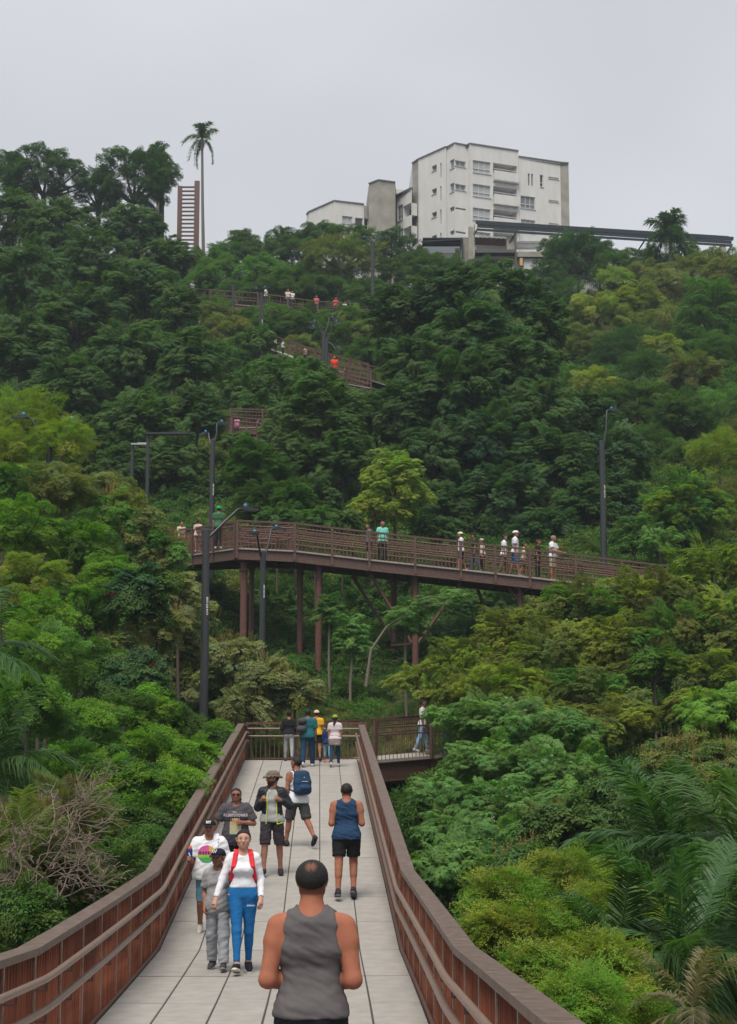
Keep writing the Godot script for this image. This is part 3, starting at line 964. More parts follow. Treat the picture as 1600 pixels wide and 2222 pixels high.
func make_tower() -> void:
	var d := 184.0
	var foot := at(408, 556, d)
	var g := ground(foot.x, foot.z)
	var root := thing("ladder_tower", "tall brown steel frame with ladder-like crossbars on the hill crest", "tower", Vector3(foot.x, g, foot.z))
	px_box(root, "upright", 386, 403, 392.5, 575, d, 0.5, M.steel_dark)
	px_box(root, "upright", 422.5, 392, 430.5, 575, d - 0.3, 0.5, M.steel_dark)
	for k in 19:
		var y := 404.0 + k * 8.8
		px_box(root, "crossbar", 392.5, y, 422.5, y + 2.6, d + 0.1, 0.25, M.steel_dark)
	px_box(root, "footing", 384, 572, 433, 600, d - 0.4, 1.2, M.raw_concrete)
	var hut := thing("hut_roof", "small terracotta tiled roof at the foot of the ladder tower", "roof", at(420, 550, d + 2.0))
	var inv := hut.transform.affine_inverse()
	for k in 14:
		var x := 398.0 + k * 3.1
		put("tile_row", tube_mesh([at(x, 556, d + 1.5), at(x + 0.6, 547, d + 3.0)], [0.10, 0.10], 6), M.terracotta, hut, inv)
	px_box(hut, "wall", 398, 556, 441, 580, d + 1.9, 2.0, M.plaster2)

# ------------------------------------------------------------------ lamps
func text_mesh(s: String, height: float) -> TextMesh:
	var t := TextMesh.new()
	var f := SystemFont.new()
	f.font_names = PackedStringArray(["Droid Sans"])
	f.font_weight = 700
	t.font = f
	t.text = s
	t.font_size = 32
	t.pixel_size = height / 24.0
	t.depth = 0.004
	t.curve_step = 4.0
	return t

func lamp(label: String, px: float, py: float, d: float, r: float, arms: Array, writing := "", group := "lamp posts along the walkways") -> void:
	var top := at(px, py, d)
	var base := Vector3(top.x, ground(top.x, top.z) - 0.2, top.z)
	var h := top.y - base.y
	var o := thing("lamp_post", label, "lamp post", base, 0.0, group)
	put("pole", tube_mesh([Vector3.ZERO, Vector3(0, h * 0.5, 0), Vector3(0, h, 0)], [r * 1.15, r * 1.05, r * 0.9], 14), M.lamp_black, o)
	put("pole_cap", tube_mesh([Vector3(0, h, 0), Vector3(0, h + 0.03, 0)], [r * 0.95, r * 0.7], 14), M.lamp_black, o)
	put("base_flange", tube_mesh([Vector3(0, 0.15, 0), Vector3(0, 0.25, 0)], [r * 2.2, r * 2.2], 14), M.lamp_black, o)
	for a in arms:
		var tip := at(a[0], a[1], d + (a[2] if a.size() > 2 else 0.0)) - base
		var root := Vector3(signf(tip.x) * r * 0.6, h - 0.25, 0)
		var out := Vector3(tip.x, 0, tip.z).normalized()
		if out.length() < 0.5: out = Vector3.BACK
		var arm := put("arm", tube_mesh([root, root.lerp(tip, 0.5) + Vector3(0, 0.06, 0), tip - out * 0.12 - Vector3(0, 0.03, 0), tip], [r * 0.36, r * 0.33, r * 0.30, r * 0.30], 8), M.lamp_black, o)
		var head := st_new()
		var side := out.cross(Vector3.UP).normalized()
		add_box(head, tip + out * 0.26, out * 0.30, Vector3.UP * 0.035, side * 0.13)
		add_box(head, tip + out * 0.20 + Vector3.UP * 0.05, out * 0.16, Vector3.UP * 0.03, side * 0.10)
		put("lamp_head", done(head), M.lamp_black, arm)
		var dome := st_new()
		add_lathe(dome, tip + out * 0.14 + Vector3.UP * 0.07, [[0.055, 0.0], [0.06, 0.05], [0.05, 0.09], [0.0, 0.11]], 12)
		put("sensor", done(dome), M.lamp_blue, arm)
		var ln := st_new()
		add_box(ln, tip + out * 0.30 - Vector3.UP * 0.04, out * 0.20, Vector3.UP * 0.008, side * 0.10)
		put("lens", done(ln), M.lamp_lens, arm)
	if writing:
		var t := put("numbers", text_mesh(writing, r * 0.5), M.white_paint, o)
		t.position = Vector3(r * 0.55, h - (2.4 if h > 6 else 1.6), r * 0.98)
		t.rotation = Vector3(0, 0.42, -PI / 2)

func make_lamps() -> void:
	lamp("black lamp post with one long arm, standing past the end of the left ramp railing".replace("left ", ""), 448, 1150, 53.0, 0.128, [[524, 1104, 0.6]], "0015 025 0117")
	lamp("black lamp post with two short raised arms in front of the middle walkway", 571, 1197, 67.6, 0.118, [[556, 1160, -0.6], [594, 1147, 0.4]], "0005 025 0105")
	lamp("black lamp post with two arms behind the green-hatted person's walkway", 462, 955, 80.0, 0.125, [[476, 918, 0.2], [450, 940, 0.4]], "2007 025 0124")
	lamp("tall black lamp post behind the middle walkway, its top in dark leaves", 1306, 958, 79.0, 0.135, [[1322, 890, 0.2]], "0011 020 0119")
	lamp("slim black lamp post with two arms in front of the highest walkway", 506, 618, 147.0, 0.13, [[491, 602, 0.0], [522, 592, 0.0]])
	lamp("black lamp post with pale round head below the highest walkway", 568, 638, 131.0, 0.14, [[560, 628, -0.2], [573, 626, -0.2]], "0003 020 0104")
	lamp("black twin lamp post with spread arms behind the orange red person", 702, 720, 121.0, 0.13, [[687, 699, 0.0], [718, 690, 0.3], [684, 712, -0.4]])
	lamp("black twin lamp post with spread arms behind the orange red person", 709, 735, 119.5, 0.13, [[726, 699, 0.0], [732, 757, -0.5]])
	lamp("tall slim black lamp post rising through the crest trees", 809, 525, 150.0, 0.16, [[822, 516, 0.0], [795, 515, 0.0]])
	lamp("black lamp post with two arms poking out of the yellow-green tree", 108, 950, 60.0, 0.11, [[148, 913, 0.2], [60, 905, 0.0]])
	# flat-headed road lamps among the trees
	for k in [[288, 966, 78.0, 0.75, "dark road lamp with short flat head in front of the dark trees"], [322, 943, 76.0, 1.75, "dark road lamp with long flat head in front of the dark trees"]]:
		var top := at(k[0], k[1], k[2])
		var base := Vector3(top.x, ground(top.x, top.z) - 0.2, top.z)
		var o := thing("road_lamp", k[4], "lamp post", base)
		var h := top.y - base.y
		put("pole", tube_mesh([Vector3.ZERO, Vector3(0, h, 0)], [0.10, 0.075], 10), M.lamp_black, o)
		var st := st_new()
		add_box(st, Vector3(k[3] * 0.5, h + 0.03, 0), Vector3(k[3] * 0.56, 0, 0), Vector3(0, 0.035, 0), Vector3(0, 0, 0.2))
		add_box(st, Vector3(k[3] * 0.62, h + 0.085, 0), Vector3(k[3] * 0.3, 0, 0), Vector3(0, 0.02, 0), Vector3(0, 0, 0.12))
		put("flat_head", done(st), M.lamp_lens if k[3] < 1 else M.lamp_black, o)
# ------------------------------------------------------------------ plants
var spray := {}
var copies_made := 0

func leaf(st: SurfaceTool, base: Vector3, dirn: Vector3, up: Vector3, length: float, wide: float, shade := 1.0, belly := 0.42, droop := 0.12) -> void:
	var d := dirn.normalized()
	var s := d.cross(up)
	if s.length() < 0.05: s = d.cross(Vector3(0.7, 0.2, 0.6))
	s = s.normalized()
	var n := s.cross(d).normalized()
	var m := base + d * length * belly
	var tip := base + d * length - n * length * droop - Vector3.UP * length * droop
	var l := m + s * wide * 0.5 + n * wide * 0.16
	var r := m - s * wide * 0.5 + n * wide * 0.16
	st.set_color(Color(shade, shade, shade))
	for v in [base, l, tip, base, tip, r]: st.add_vertex(v)

func rdir(r: RandomNumberGenerator) -> Vector3:
	var v := Vector3(r.randf_range(-1, 1), r.randf_range(-1, 1), r.randf_range(-1, 1))
	while v.length() > 1.0 or v.length() < 0.05:
		v = Vector3(r.randf_range(-1, 1), r.randf_range(-1, 1), r.randf_range(-1, 1))
	return v

func make_sprays() -> void:
	var r := RandomNumberGenerator.new()
	r.seed = 11
	for variant in 3:
		# broad oval leaves on short twigs
		var st := st_new()
		st.set_smooth_group(-1)
		for k in 44:
			var p := rdir(r)
			p.y = absf(p.y) * 0.9 - 0.25
			var d := (p.normalized() * 0.8 + rdir(r) * 0.6 + Vector3(0, -0.15, 0)).normalized()
			leaf(st, p * 0.75, d, Vector3.UP + rdir(r) * 0.5, r.randf_range(0.26, 0.42), r.randf_range(0.15, 0.22), r.randf_range(0.75, 1.25))
		spray["oval%d" % variant] = done(st)
		# feathery compound leaves that hang
		st = st_new()
		st.set_smooth_group(-1)
		for k in 8:
			var az := TAU * (k + r.randf()) / 8.0
			var el := r.randf_range(0.15, 0.95)
			var out := Vector3(cos(az), 0, sin(az))
			var droop := r.randf_range(0.55, 1.05)
			var len := r.randf_range(0.75, 1.05)
			var tone := r.randf_range(0.75, 1.25)
			var side := out.cross(Vector3.UP)
			for j in 9:
				var t := 0.14 + 0.86 * j / 8.0
				var p := out * cos(el) * t * len + Vector3.UP * (sin(el) * t - droop * t * t) * len
				var q := out * cos(el) * (t + 0.05) * len + Vector3.UP * (sin(el) * (t + 0.05) - droop * (t + 0.05) * (t + 0.05)) * len
				var fw := (q - p).normalized()
				var ll := 0.27 * (1.0 - 0.75 * absf(t - 0.5)) * len
				for s in [-1, 1]:
					leaf(st, p, side * s * 0.9 + fw * 0.55 + Vector3.DOWN * 0.28, fw.cross(side * s) * s, ll, 0.10, tone * r.randf_range(0.9, 1.1), 0.45, 0.05)
		spray["feather%d" % variant] = done(st)
		# rosettes at twig ends
		st = st_new()
		st.set_smooth_group(-1)
		for k in 9:
			var c := rdir(r) * 0.75
			c.y = absf(c.y) * 0.8 - 0.1
			var ax := (c.normalized() * 0.5 + Vector3.UP).normalized()
			var u := ax.cross(Vector3(0.3, 0.1, 0.9)).normalized()
			var w := ax.cross(u)
			var tone := r.randf_range(0.75, 1.25)
			for j in 8:
				var a := TAU * (j + r.randf() * 0.4) / 8.0
				leaf(st, c, (u * cos(a) + w * sin(a)) + ax * r.randf_range(0.0, 0.7), ax, r.randf_range(0.24, 0.38), r.randf_range(0.075, 0.11), tone * r.randf_range(0.85, 1.15), 0.55, 0.16)
			st.set_color(Color(0.8, 0.65, 0.6))
			var b := c - ax * 0.5 + Vector3(0, -0.1, 0)
			for v in [c, b, b + u * 0.018, c, b, b + w * 0.018]: st.add_vertex(v)
		spray["rosette%d" % variant] = done(st)
		# small leaves along fine twigs
		st = st_new()
		st.set_smooth_group(-1)
		for k in 9:
			var a := rdir(r) * 0.35
			var d := (rdir(r) + Vector3(0, 0.35, 0)).normalized()
			var tone := r.randf_range(0.75, 1.25)
			for j in 11:
				var p := a + d * (0.08 * j) + rdir(r) * 0.06
				leaf(st, p, rdir(r) + d * 0.4, Vector3.UP + rdir(r) * 0.4, r.randf_range(0.12, 0.2), r.randf_range(0.075, 0.11), tone * r.randf_range(0.85, 1.15))
		spray["fine%d" % variant] = done(st)
		# large three-cornered leaves that lie like shingles
		st = st_new()
		st.set_smooth_group(-1)
		for k in 26:
			var p := rdir(r)
			p.y = absf(p.y) * 0.8 - 0.2
			var out := Vector3(p.x, 0, p.z).normalized()
			var d := (out + rdir(r) * 0.45 + Vector3(0, -0.55, 0)).normalized()
			leaf(st, p * 0.8, d, Vector3.UP + out * 0.5 + rdir(r) * 0.3, r.randf_range(0.32, 0.5), r.randf_range(0.26, 0.38), r.randf_range(0.75, 1.3), 0.28, 0.1)
		spray["heart%d" % variant] = done(st)
		# tight pointed leaves hanging in bunches
		st = st_new()
		st.set_smooth_group(-1)
		for k in 12:
			var c := rdir(r) * 0.8
			c.y = absf(c.y) * 0.8 - 0.2
			var tone := r.randf_range(0.78, 1.22)
			for j in 6:
				var a := TAU * (j + r.randf()) / 6.0
				leaf(st, c, Vector3(cos(a), r.randf_range(-0.9, 0.25), sin(a)) + c * 0.4, Vector3.UP, r.randf_range(0.28, 0.40), r.randf_range(0.085, 0.12), tone * r.randf_range(0.88, 1.12), 0.45, 0.2)
		spray["bunch%d" % variant] = done(st)
		# grass tuft
		st = st_new()
		st.set_smooth_group(-1)
		for k in 34:
			var a := r.randf() * TAU
			var out := Vector3(cos(a), 0, sin(a))
			leaf(st, out * r.randf() * 0.35, out * r.randf_range(0.2, 0.9) + Vector3.UP, out, r.randf_range(0.6, 1.1), 0.035, r.randf_range(0.7, 1.3), 0.3, 0.22)
		spray["grass%d" % variant] = done(st)
		# upright flower spikes
		st = st_new()
		st.set_smooth_group(-1)
		for k in 5:
			var p := Vector3(r.randf_range(-0.6, 0.6), 0, r.randf_range(-0.6, 0.6))
			var h := r.randf_range(0.55, 1.0)
			var lean := Vector3(r.randf_range(-0.15, 0.15), 0, r.randf_range(-0.15, 0.15))
			for j in 12:
				var t := j / 12.0
				var a := j * 2.4
				leaf(st, p + (Vector3.UP + lean) * h * t, Vector3(cos(a), 1.1, sin(a)), Vector3.UP, 0.13, 0.045, r.randf_range(0.8, 1.2))
		spray["spike%d" % variant] = done(st)
	# palm frond of unit length along +z, arching down
	for variant in 3:
		var st := st_new()
		st.set_smooth_group(-1)
		var sag: float = [0.45, 0.75, 1.0][variant]
		var rise: float = [0.75, 0.55, 0.35][variant]
		var pts := []
		for j in 13:
			var t := j / 12.0
			pts.append(Vector3(0, rise * t - sag * t * t, t * (1.0 - 0.18 * t * sag)))
		for j in range(12):
			var a: Vector3 = pts[j]
			var b: Vector3 = pts[j + 1]
			st.set_color(Color(1.2, 1.25, 0.9))
			var w := 0.008 * (1.0 - j / 13.0)
			for v in [a + Vector3(w, 0, 0), b + Vector3(w * 0.9, 0, 0), a - Vector3(w, 0, 0), a - Vector3(w, 0, 0), b + Vector3(w * 0.9, 0, 0), b - Vector3(w * 0.9, 0, 0)]: st.add_vertex(v)
		for j in range(70):
			var t := 0.12 + 0.88 * j / 69.0
			var f := t * 12.0
			var i := mini(int(f), 11)
			var p: Vector3 = pts[i].lerp(pts[i + 1], f - i)
			var fw: Vector3 = (pts[i + 1] - pts[i]).normalized()
			var ll := 0.34 * (1.0 - 1.2 * (t - 0.45) * (t - 0.45))
			for s in [-1, 1]:
				var d: Vector3 = Vector3(s, 0, 0) * r.randf_range(0.7, 0.9) + fw * r.randf_range(0.5, 0.85) + Vector3(0, r.randf_range(-0.05, 0.3), 0)
				palm_leaflet(st, p, d.normalized(), ll * r.randf_range(0.6, 1.12), 0.0075, r.randf_range(0.7, 1.3), r.randf_range(0.35, 1.25))
		spray["frond%d" % variant] = done(st)

func make_plumes() -> void:
	var r := RandomNumberGenerator.new()
	r.seed = 31
	for variant in 3:
		var st := st_new()
		st.set_smooth_group(-1)
		var sag: float = [0.75, 1.15, 1.5][variant]
		var rise: float = [0.95, 0.75, 0.45][variant]
		for j in range(44):
			var t := 0.15 + 0.85 * j / 43.0
			var p := Vector3(0, rise * t - sag * t * t, t * (1.0 - 0.22 * t * sag))
			for s in [-1, 1]:
				for e in 2:
					var d := Vector3(s * r.randf_range(0.4, 1.0), r.randf_range(-0.7, 0.7), r.randf_range(0.1, 0.7)).normalized()
					palm_leaflet(st, p, d, 0.26 * r.randf_range(0.7, 1.1) * (1.0 - 0.6 * maxf(t - 0.6, 0.0)), 0.012, r.randf_range(0.7, 1.3), r.randf_range(0.6, 1.3))
		spray["plume%d" % variant] = done(st)

func palm_leaflet(st: SurfaceTool, base: Vector3, d: Vector3, length: float, w: float, tone: float, droop: float) -> void:
	var s := d.cross(Vector3.UP).normalized() * w
	var m := base + d * length * 0.5 - Vector3.UP * length * droop * 0.14
	var tip := base + d * length * 0.93 - Vector3.UP * length * droop * 0.62
	st.set_color(Color(tone, tone, tone))
	for v in [base - s * 0.5, m - s, base + s * 0.5, base + s * 0.5, m - s, m + s, m - s, tip, m + s]: st.add_vertex(v)

const TINTS := {
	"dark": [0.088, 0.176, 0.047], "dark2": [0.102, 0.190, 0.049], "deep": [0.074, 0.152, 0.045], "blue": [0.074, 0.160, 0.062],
	"mid": [0.112, 0.232, 0.050], "mid2": [0.122, 0.215, 0.060], "bright": [0.20, 0.375, 0.044], "lime": [0.28, 0.39, 0.05],
	"yellow": [0.31, 0.37, 0.06], "olive": [0.235, 0.275, 0.086], "pale": [0.325, 0.360, 0.165], "brown": [0.215, 0.225, 0.075],
	"cassia": [0.31, 0.42, 0.074], "cassia2": [0.36, 0.41, 0.096], "fresh": [0.175, 0.340, 0.086], "palm": [0.082, 0.165, 0.058],
	"dry": [0.27, 0.23, 0.13], "spike": [0.40, 0.27, 0.15], "flower": [0.75, 0.78, 0.66], "red": [0.16, 0.045, 0.028]}

func tinted(t: Array, r: RandomNumberGenerator, spread := 0.2) -> Color:
	var v := r.randf_range(1.0 - spread, 1.0 + spread)
	var h := r.randf_range(-0.10, 0.10)
	return Color(t[0] * v * (1.0 + h), t[1] * v, t[2] * v * (1.0 - h))

func multi(called: String, mesh: Mesh, m: Material, xfs: Array, cols: Array, parent: Node) -> MultiMeshInstance3D:
	var mm := MultiMesh.new()
	mm.transform_format = MultiMesh.TRANSFORM_3D
	mm.use_colors = true
	mm.mesh = mesh
	mm.instance_count = xfs.size()
	for i in xfs.size():
		mm.set_instance_transform(i, xfs[i])
		mm.set_instance_color(i, cols[i])
	copies_made += xfs.size()
	var o := MultiMeshInstance3D.new()
	o.name = numbered(called) if parent == self else called
	o.multimesh = mm
	o.material_override = m
	parent.add_child(o, true)
	return o

func orient(up: Vector3, yaw: float, s: float) -> Basis:
	var y := up.normalized()
	var x := y.cross(Vector3(sin(yaw), 0.05, cos(yaw)))
	if x.length() < 0.05: x = y.cross(Vector3.RIGHT)
	x = x.normalized()
	return Basis(x * s, y * s, x.cross(y).normalized() * s)

# a leafy lobe of unit radius: sprays of one kind set over a ball
var lobe_store := {}

func lobe_mesh(kind: String, level: int, variant: int) -> ArrayMesh:
	var key := "%s %d %d" % [kind, level, variant]
	if lobe_store.has(key): return lobe_store[key]
	var r := RandomNumberGenerator.new()
	r.seed = hash(key)
	var ratio: float = [0.50, 0.38, 0.28, 0.20][level]
	var bump := FastNoiseLite.new()
	bump.seed = variant + 4
	bump.frequency = 1.1
	var n := int(7.0 / (ratio * ratio))
	var V := PackedVector3Array()
	var N := PackedVector3Array()
	var C := PackedColorArray()
	for k in n:
		var src: Array = spray["%s%d" % [kind, r.randi() % 3]].surface_get_arrays(0)
		var d := rdir(r).normalized()
		if d.y < -0.35 and r.randf() < 0.5: d.y = -d.y
		var up := d * 0.6 + Vector3.UP * 0.7 + rdir(r) * 0.4
		var b := orient(up, r.randf() * TAU, 1.0)
		var xf := Transform3D(b.scaled(Vector3.ONE * ratio * r.randf_range(0.75, 1.3)), d * (r.randf_range(0.78, 1.0) + 0.42 * bump.get_noise_3dv(d * 1.4)))
		V.append_array(xf * (src[Mesh.ARRAY_VERTEX] as PackedVector3Array))
		N.append_array(Transform3D(b, Vector3.ZERO) * (src[Mesh.ARRAY_NORMAL] as PackedVector3Array))
		var v := r.randf_range(0.72, 1.28)
		var h := r.randf_range(-0.14, 0.14)
		var tone := Color(v * (1.0 + h), v, v * (1.0 - h))
		for c in (src[Mesh.ARRAY_COLOR] as PackedColorArray): C.append(c * tone)
	var arr := []
	arr.resize(Mesh.ARRAY_MAX)
	arr[Mesh.ARRAY_VERTEX] = V
	arr[Mesh.ARRAY_NORMAL] = N
	arr[Mesh.ARRAY_COLOR] = C
	var m := ArrayMesh.new()
	m.add_surface_from_arrays(Mesh.PRIMITIVE_TRIANGLES, arr)
	lobe_store[key] = m
	return m

# leafy lobes of a crown; each lobe is [centre, radii, tint]
func foliage(parent: Node, lobes: Array, kind: String, cs: float, _density: float, r: RandomNumberGenerator, gloss := "leaf", called := "crown", spread := 0.16) -> void:
	var xfs := []
	var cols := []
	var mean := 0.0
	for l in lobes:
		var rad: Vector3 = l[1]
		mean += (rad.x + rad.y + rad.z) / 3.0 / lobes.size()
		var b := Basis(Vector3.UP, r.randf() * TAU)
		if l.size() > 3:                   # long axis outward and a little down, like a branch end
			var ox: Vector3 = (l[3] * Vector3(1, 0.55, 1) + rdir(r) * 0.5 + Vector3(0, -0.18, 0)).normalized()
			var oy := (Vector3.UP - ox * ox.y).normalized()
			b = Basis(ox, oy, ox.cross(oy)) * Basis.from_scale(rad) * Basis(Vector3.UP, r.randf() * TAU)
		else:
			b = Basis.from_scale(rad) * b
		xfs.append(Transform3D(b, l[0]))
		cols.append(tinted(l[2], r, spread))
	var ratio := cs / mean
	var level := 0 if ratio > 0.44 else (1 if ratio > 0.33 else (2 if ratio > 0.24 else 3))
	if cs > 0.25 and level < 3: level += 1        # far crowns: finer leaves
	var o := multi(called, lobe_mesh(kind, level, r.randi() % 3), M[gloss], xfs, cols, parent)
	o.set_meta("kind", "stuff")

func limb_mesh(paths: Array) -> ArrayMesh:      # each path: [points, radii]
	var st := st_new()
	for p in paths: add_tube(st, p[0], p[1], 7)
	return done(st)

# a tree or shrub: crown centre at a photograph pixel and distance, crown half-sizes in photograph pixels
func tree(called: String, label: String, category: String, px: float, py: float, d: float, rx: float, ry: float, kind: String, tint: String, o := {}) -> Node3D:
	var r := RandomNumberGenerator.new()
	r.seed = hash("%s %d %d" % [called, int(px), int(py)])
	var s := ppm(d)
	var c := at(px, py, d)
	var R := Vector3(rx / s, ry / s, (rx / s) * o.get("deep", 0.8))
	var g := ground(c.x, c.z)
	var base := Vector3(c.x + r.randf_range(-0.2, 0.2) * R.x, minf(g, c.y - R.y * 0.75) - 0.1, c.z)
	var root := thing(called, label, category, base, 0.0, o.get("group", ""))
	var cl := c - base
	var lobes := []
	var n: int = o.get("lobes", 15)
	var small := minf(R.x, R.y)
	var open: float = o.get("open", 1.0)
	var tn: Array = TINTS[tint]
	var tn2: Array = TINTS[o.get("tint2", tint)]
	var lump := FastNoiseLite.new()
	lump.seed = r.randi() % 1000
	lump.frequency = 1.0
	var cs: float = o.get("cs", clampf(0.0036 * d, 0.17, 0.6))
	var floor_ := cs * 0.95
	var fill: float = (R.x * R.y + R.x * R.z + R.y * R.z) / (3.0 * small * small)
	var typical := 0.235 * small * open
	var count := int(clampf(n * 2.9 * fill * o.get("full", 1.0) * pow(typical / maxf(typical, floor_ * 1.1), 2.0), 22.0, 150.0))
	for k in count:
		var y := 1.0 - 2.0 * (k + 0.5) / count
		if y < -0.55 and k % 2: continue
		var a := k * 2.39996 + r.randf() * 0.9
		var dd := Vector3(cos(a) * sqrt(1.0 - y * y), y, sin(a) * sqrt(1.0 - y * y))
		var reach := 0.86 + 0.34 * lump.get_noise_3dv(dd * 1.3) + 0.22 * lump.get_noise_3dv(dd * 3.7)
		var pos := cl + dd * R * reach * r.randf_range(0.74, 1.0)
		var lr := maxf(small * r.randf_range(0.17, 0.30) * open, floor_ * r.randf_range(0.85, 1.3))
		var mix_ := tn if lump.get_noise_3dv(dd * 2.0 + Vector3(9, 9, 9)) + r.randf_range(-0.2, 0.2) > -0.1 else tn2
		lobes.append([pos, Vector3(lr * r.randf_range(1.1, 1.7), lr * r.randf_range(0.6, 1.0), lr * r.randf_range(0.9, 1.3)), mix_, dd])
	n = lobes.size()
	foliage(root, lobes, kind, cs, o.get("density", 6.5), r, o.get("gloss", "leaf"), "crown")
	# trunk and limbs
	var tr: float = o.get("trunk", clampf(R.y * 0.055, 0.05, 0.4))
	var fork := cl + Vector3(0, -R.y * 0.55, 0)
	fork.y = maxf(fork.y, 0.25)
	var paths := [[[Vector3(0, -0.3, 0), fork * 0.5 + Vector3(r.randf_range(-0.1, 0.1), 0, 0) * R.x, fork], [tr * 1.25, tr, tr * 0.85]]]
	for k in mini(n, 11):
		var e: Vector3 = lobes[k * n / mini(n, 11)][0]
		paths.append([[fork, fork.lerp(e, 0.5) + Vector3(0, -0.05 * R.y, 0), e], [tr * 0.6, tr * 0.4, tr * 0.15]])
	put("trunk", limb_mesh(paths), M[o.get("bark", "bark")], root)
	for e in o.get("extra", []):            # flowers or spikes scattered over the crown: [spray, tint, count, size]
		var xf := [[], [], []]
		var co := [[], [], []]
		for k in e[2]:
			var l = lobes[r.randi() % n]
			var dd := rdir(r).normalized()
			dd.y = absf(dd.y)
			var v := r.randi() % 3
			xf[v].append(Transform3D(orient(Vector3.UP + rdir(r) * 0.2, r.randf() * TAU, e[3] * r.randf_range(0.7, 1.2)), l[0] + dd * l[1] * 1.02))
			co[v].append(tinted(TINTS[e[1]], r, 0.25))
		for v in 3:
			if xf[v].size():
				var fo := multi("flowers", spray["%s%d" % [e[0], v]], M.leaf_matt, xf[v], co[v], root)
				fo.set_meta("kind", "stuff")
	return root

func bush_at(p: Vector3, size: float, r: RandomNumberGenerator) -> void:
	var root := thing("bank_filler_bush", "low dark green bush filling the bank beside the long ramp", "bush", Vector3(p.x, ground(p.x, p.z), p.z), 0.0, "low bushes filling the banks")
	var lobes := []
	var t: Array = TINTS[["dark2", "mid", "mid2", "dark2", "dark"][r.randi() % 5]]
	for k in 9:
		var a := k * 2.4 + r.randf()
		lobes.append([Vector3(cos(a) * size * 0.6, size * r.randf_range(0.25, 0.8), sin(a) * size * 0.6), Vector3.ONE * size * r.randf_range(0.36, 0.5), t])
	foliage(root, lobes, ["oval", "bunch", "fine"][r.randi() % 3], 0.24, 1.0, r)
	var paths := []
	for k in 4: paths.append([[Vector3.ZERO, lobes[k][0] * 0.5, lobes[k][0]], [0.04, 0.03, 0.01]])
	put("stems", limb_mesh(paths), M.bark, root)

func palm(label: String, crown: Vector3, length: float, fronds: int, tint: String, o := {}) -> void:
	var r := RandomNumberGenerator.new()
	r.seed = hash(label) + int(crown.x * 10.0)
	var gy := ground(crown.x, crown.z)
	var base := Vector3(crown.x, minf(gy, crown.y - 0.6), crown.z)
	var root := thing("palm_tree", label, "palm", base, 0.0, o.get("group", ""))
	var h := crown.y - base.y
	var tr: float = o.get("trunk", 0.14)
	var lean: float = o.get("lean", 0.0)
	put("trunk", tube_mesh([Vector3(lean, -0.2, 0), Vector3(lean * 0.4, h * 0.5, 0), Vector3(0, h, 0)], [tr * 1.3, tr, tr * 0.8], 10), M.palm_trunk, root)
	if o.get("shaft", false):
		put("crownshaft", tube_mesh([Vector3(0, h - 1.1, 0), Vector3(0, h - 0.5, 0), Vector3(0, h + 0.4, 0)], [tr * 0.9, tr * 1.5, tr * 0.7], 10), M.palm_trunk, root)
	var mats := []
	for k in 3:
		var m: StandardMaterial3D = M.leaf_gloss.duplicate()
		m.resource_name = "palm_leaf"
		var t := tinted(TINTS[tint], r, 0.2)
		m.albedo_color = t.linear_to_srgb()
		mats.append(m)
	for k in fronds:
		var yaw := k * 2.39996 + r.randf() * 0.5
		var el := lerpf(o.get("hi", 1.15), o.get("lo", -0.35), float(k) / fronds) + r.randf_range(-0.12, 0.12)
		var v := 0 if el > 0.7 else (1 if el > 0.15 else 2)
		var L := length * r.randf_range(0.85, 1.1)
		var b := Basis(Vector3.UP, yaw) * Basis(Vector3.RIGHT, -el * 0.75) * Basis(Vector3.BACK, r.randf_range(-0.35, 0.35))
		put("frond", spray["%s%d" % [o.get("frond", "frond"), v]], mats[r.randi() % 3], root, Transform3D(b.scaled(Vector3.ONE * L), Vector3(0, h, 0)))

# bare branching twigs
func bare_bush(label: String, base: Vector3, size: float, stems: int, seed_: int, m: Material) -> void:
	var r := RandomNumberGenerator.new()
	r.seed = seed_
	var root := thing("dry_bush", label, "bush", base)
	for k in stems:
		var paths := []
		var a := r.randf() * TAU
		grow(paths, Vector3.ZERO, Vector3(cos(a) * 0.8, 0.7, sin(a) * 0.8).normalized(), size * r.randf_range(0.4, 0.6), size * 0.011, 4, r)
		put("branch", limb_mesh(paths), m, root)

func grow(paths: Array, p: Vector3, d: Vector3, length: float, rad: float, depth: int, r: RandomNumberGenerator) -> void:
	var pts := [p]
	var radii := [rad]
	var q := p
	var dd := d
	for k in 4:
		dd = (dd + rdir(r) * 0.32 + Vector3(0, -0.03, 0)).normalized()
		q += dd * length / 4.0
		pts.append(q)
		radii.append(maxf(rad * (1.0 - 0.12 * (k + 1)), 0.004))
	paths.append([pts, radii])
	if depth <= 0: return
	for k in (3 if depth > 1 else 2):
		var at_: Vector3 = pts[2 + (k % 3)]
		grow(paths, at_, (dd + rdir(r) * 0.95).normalized(), length * r.randf_range(0.55, 0.8), maxf(rad * 0.6, 0.004), depth - 1, r)

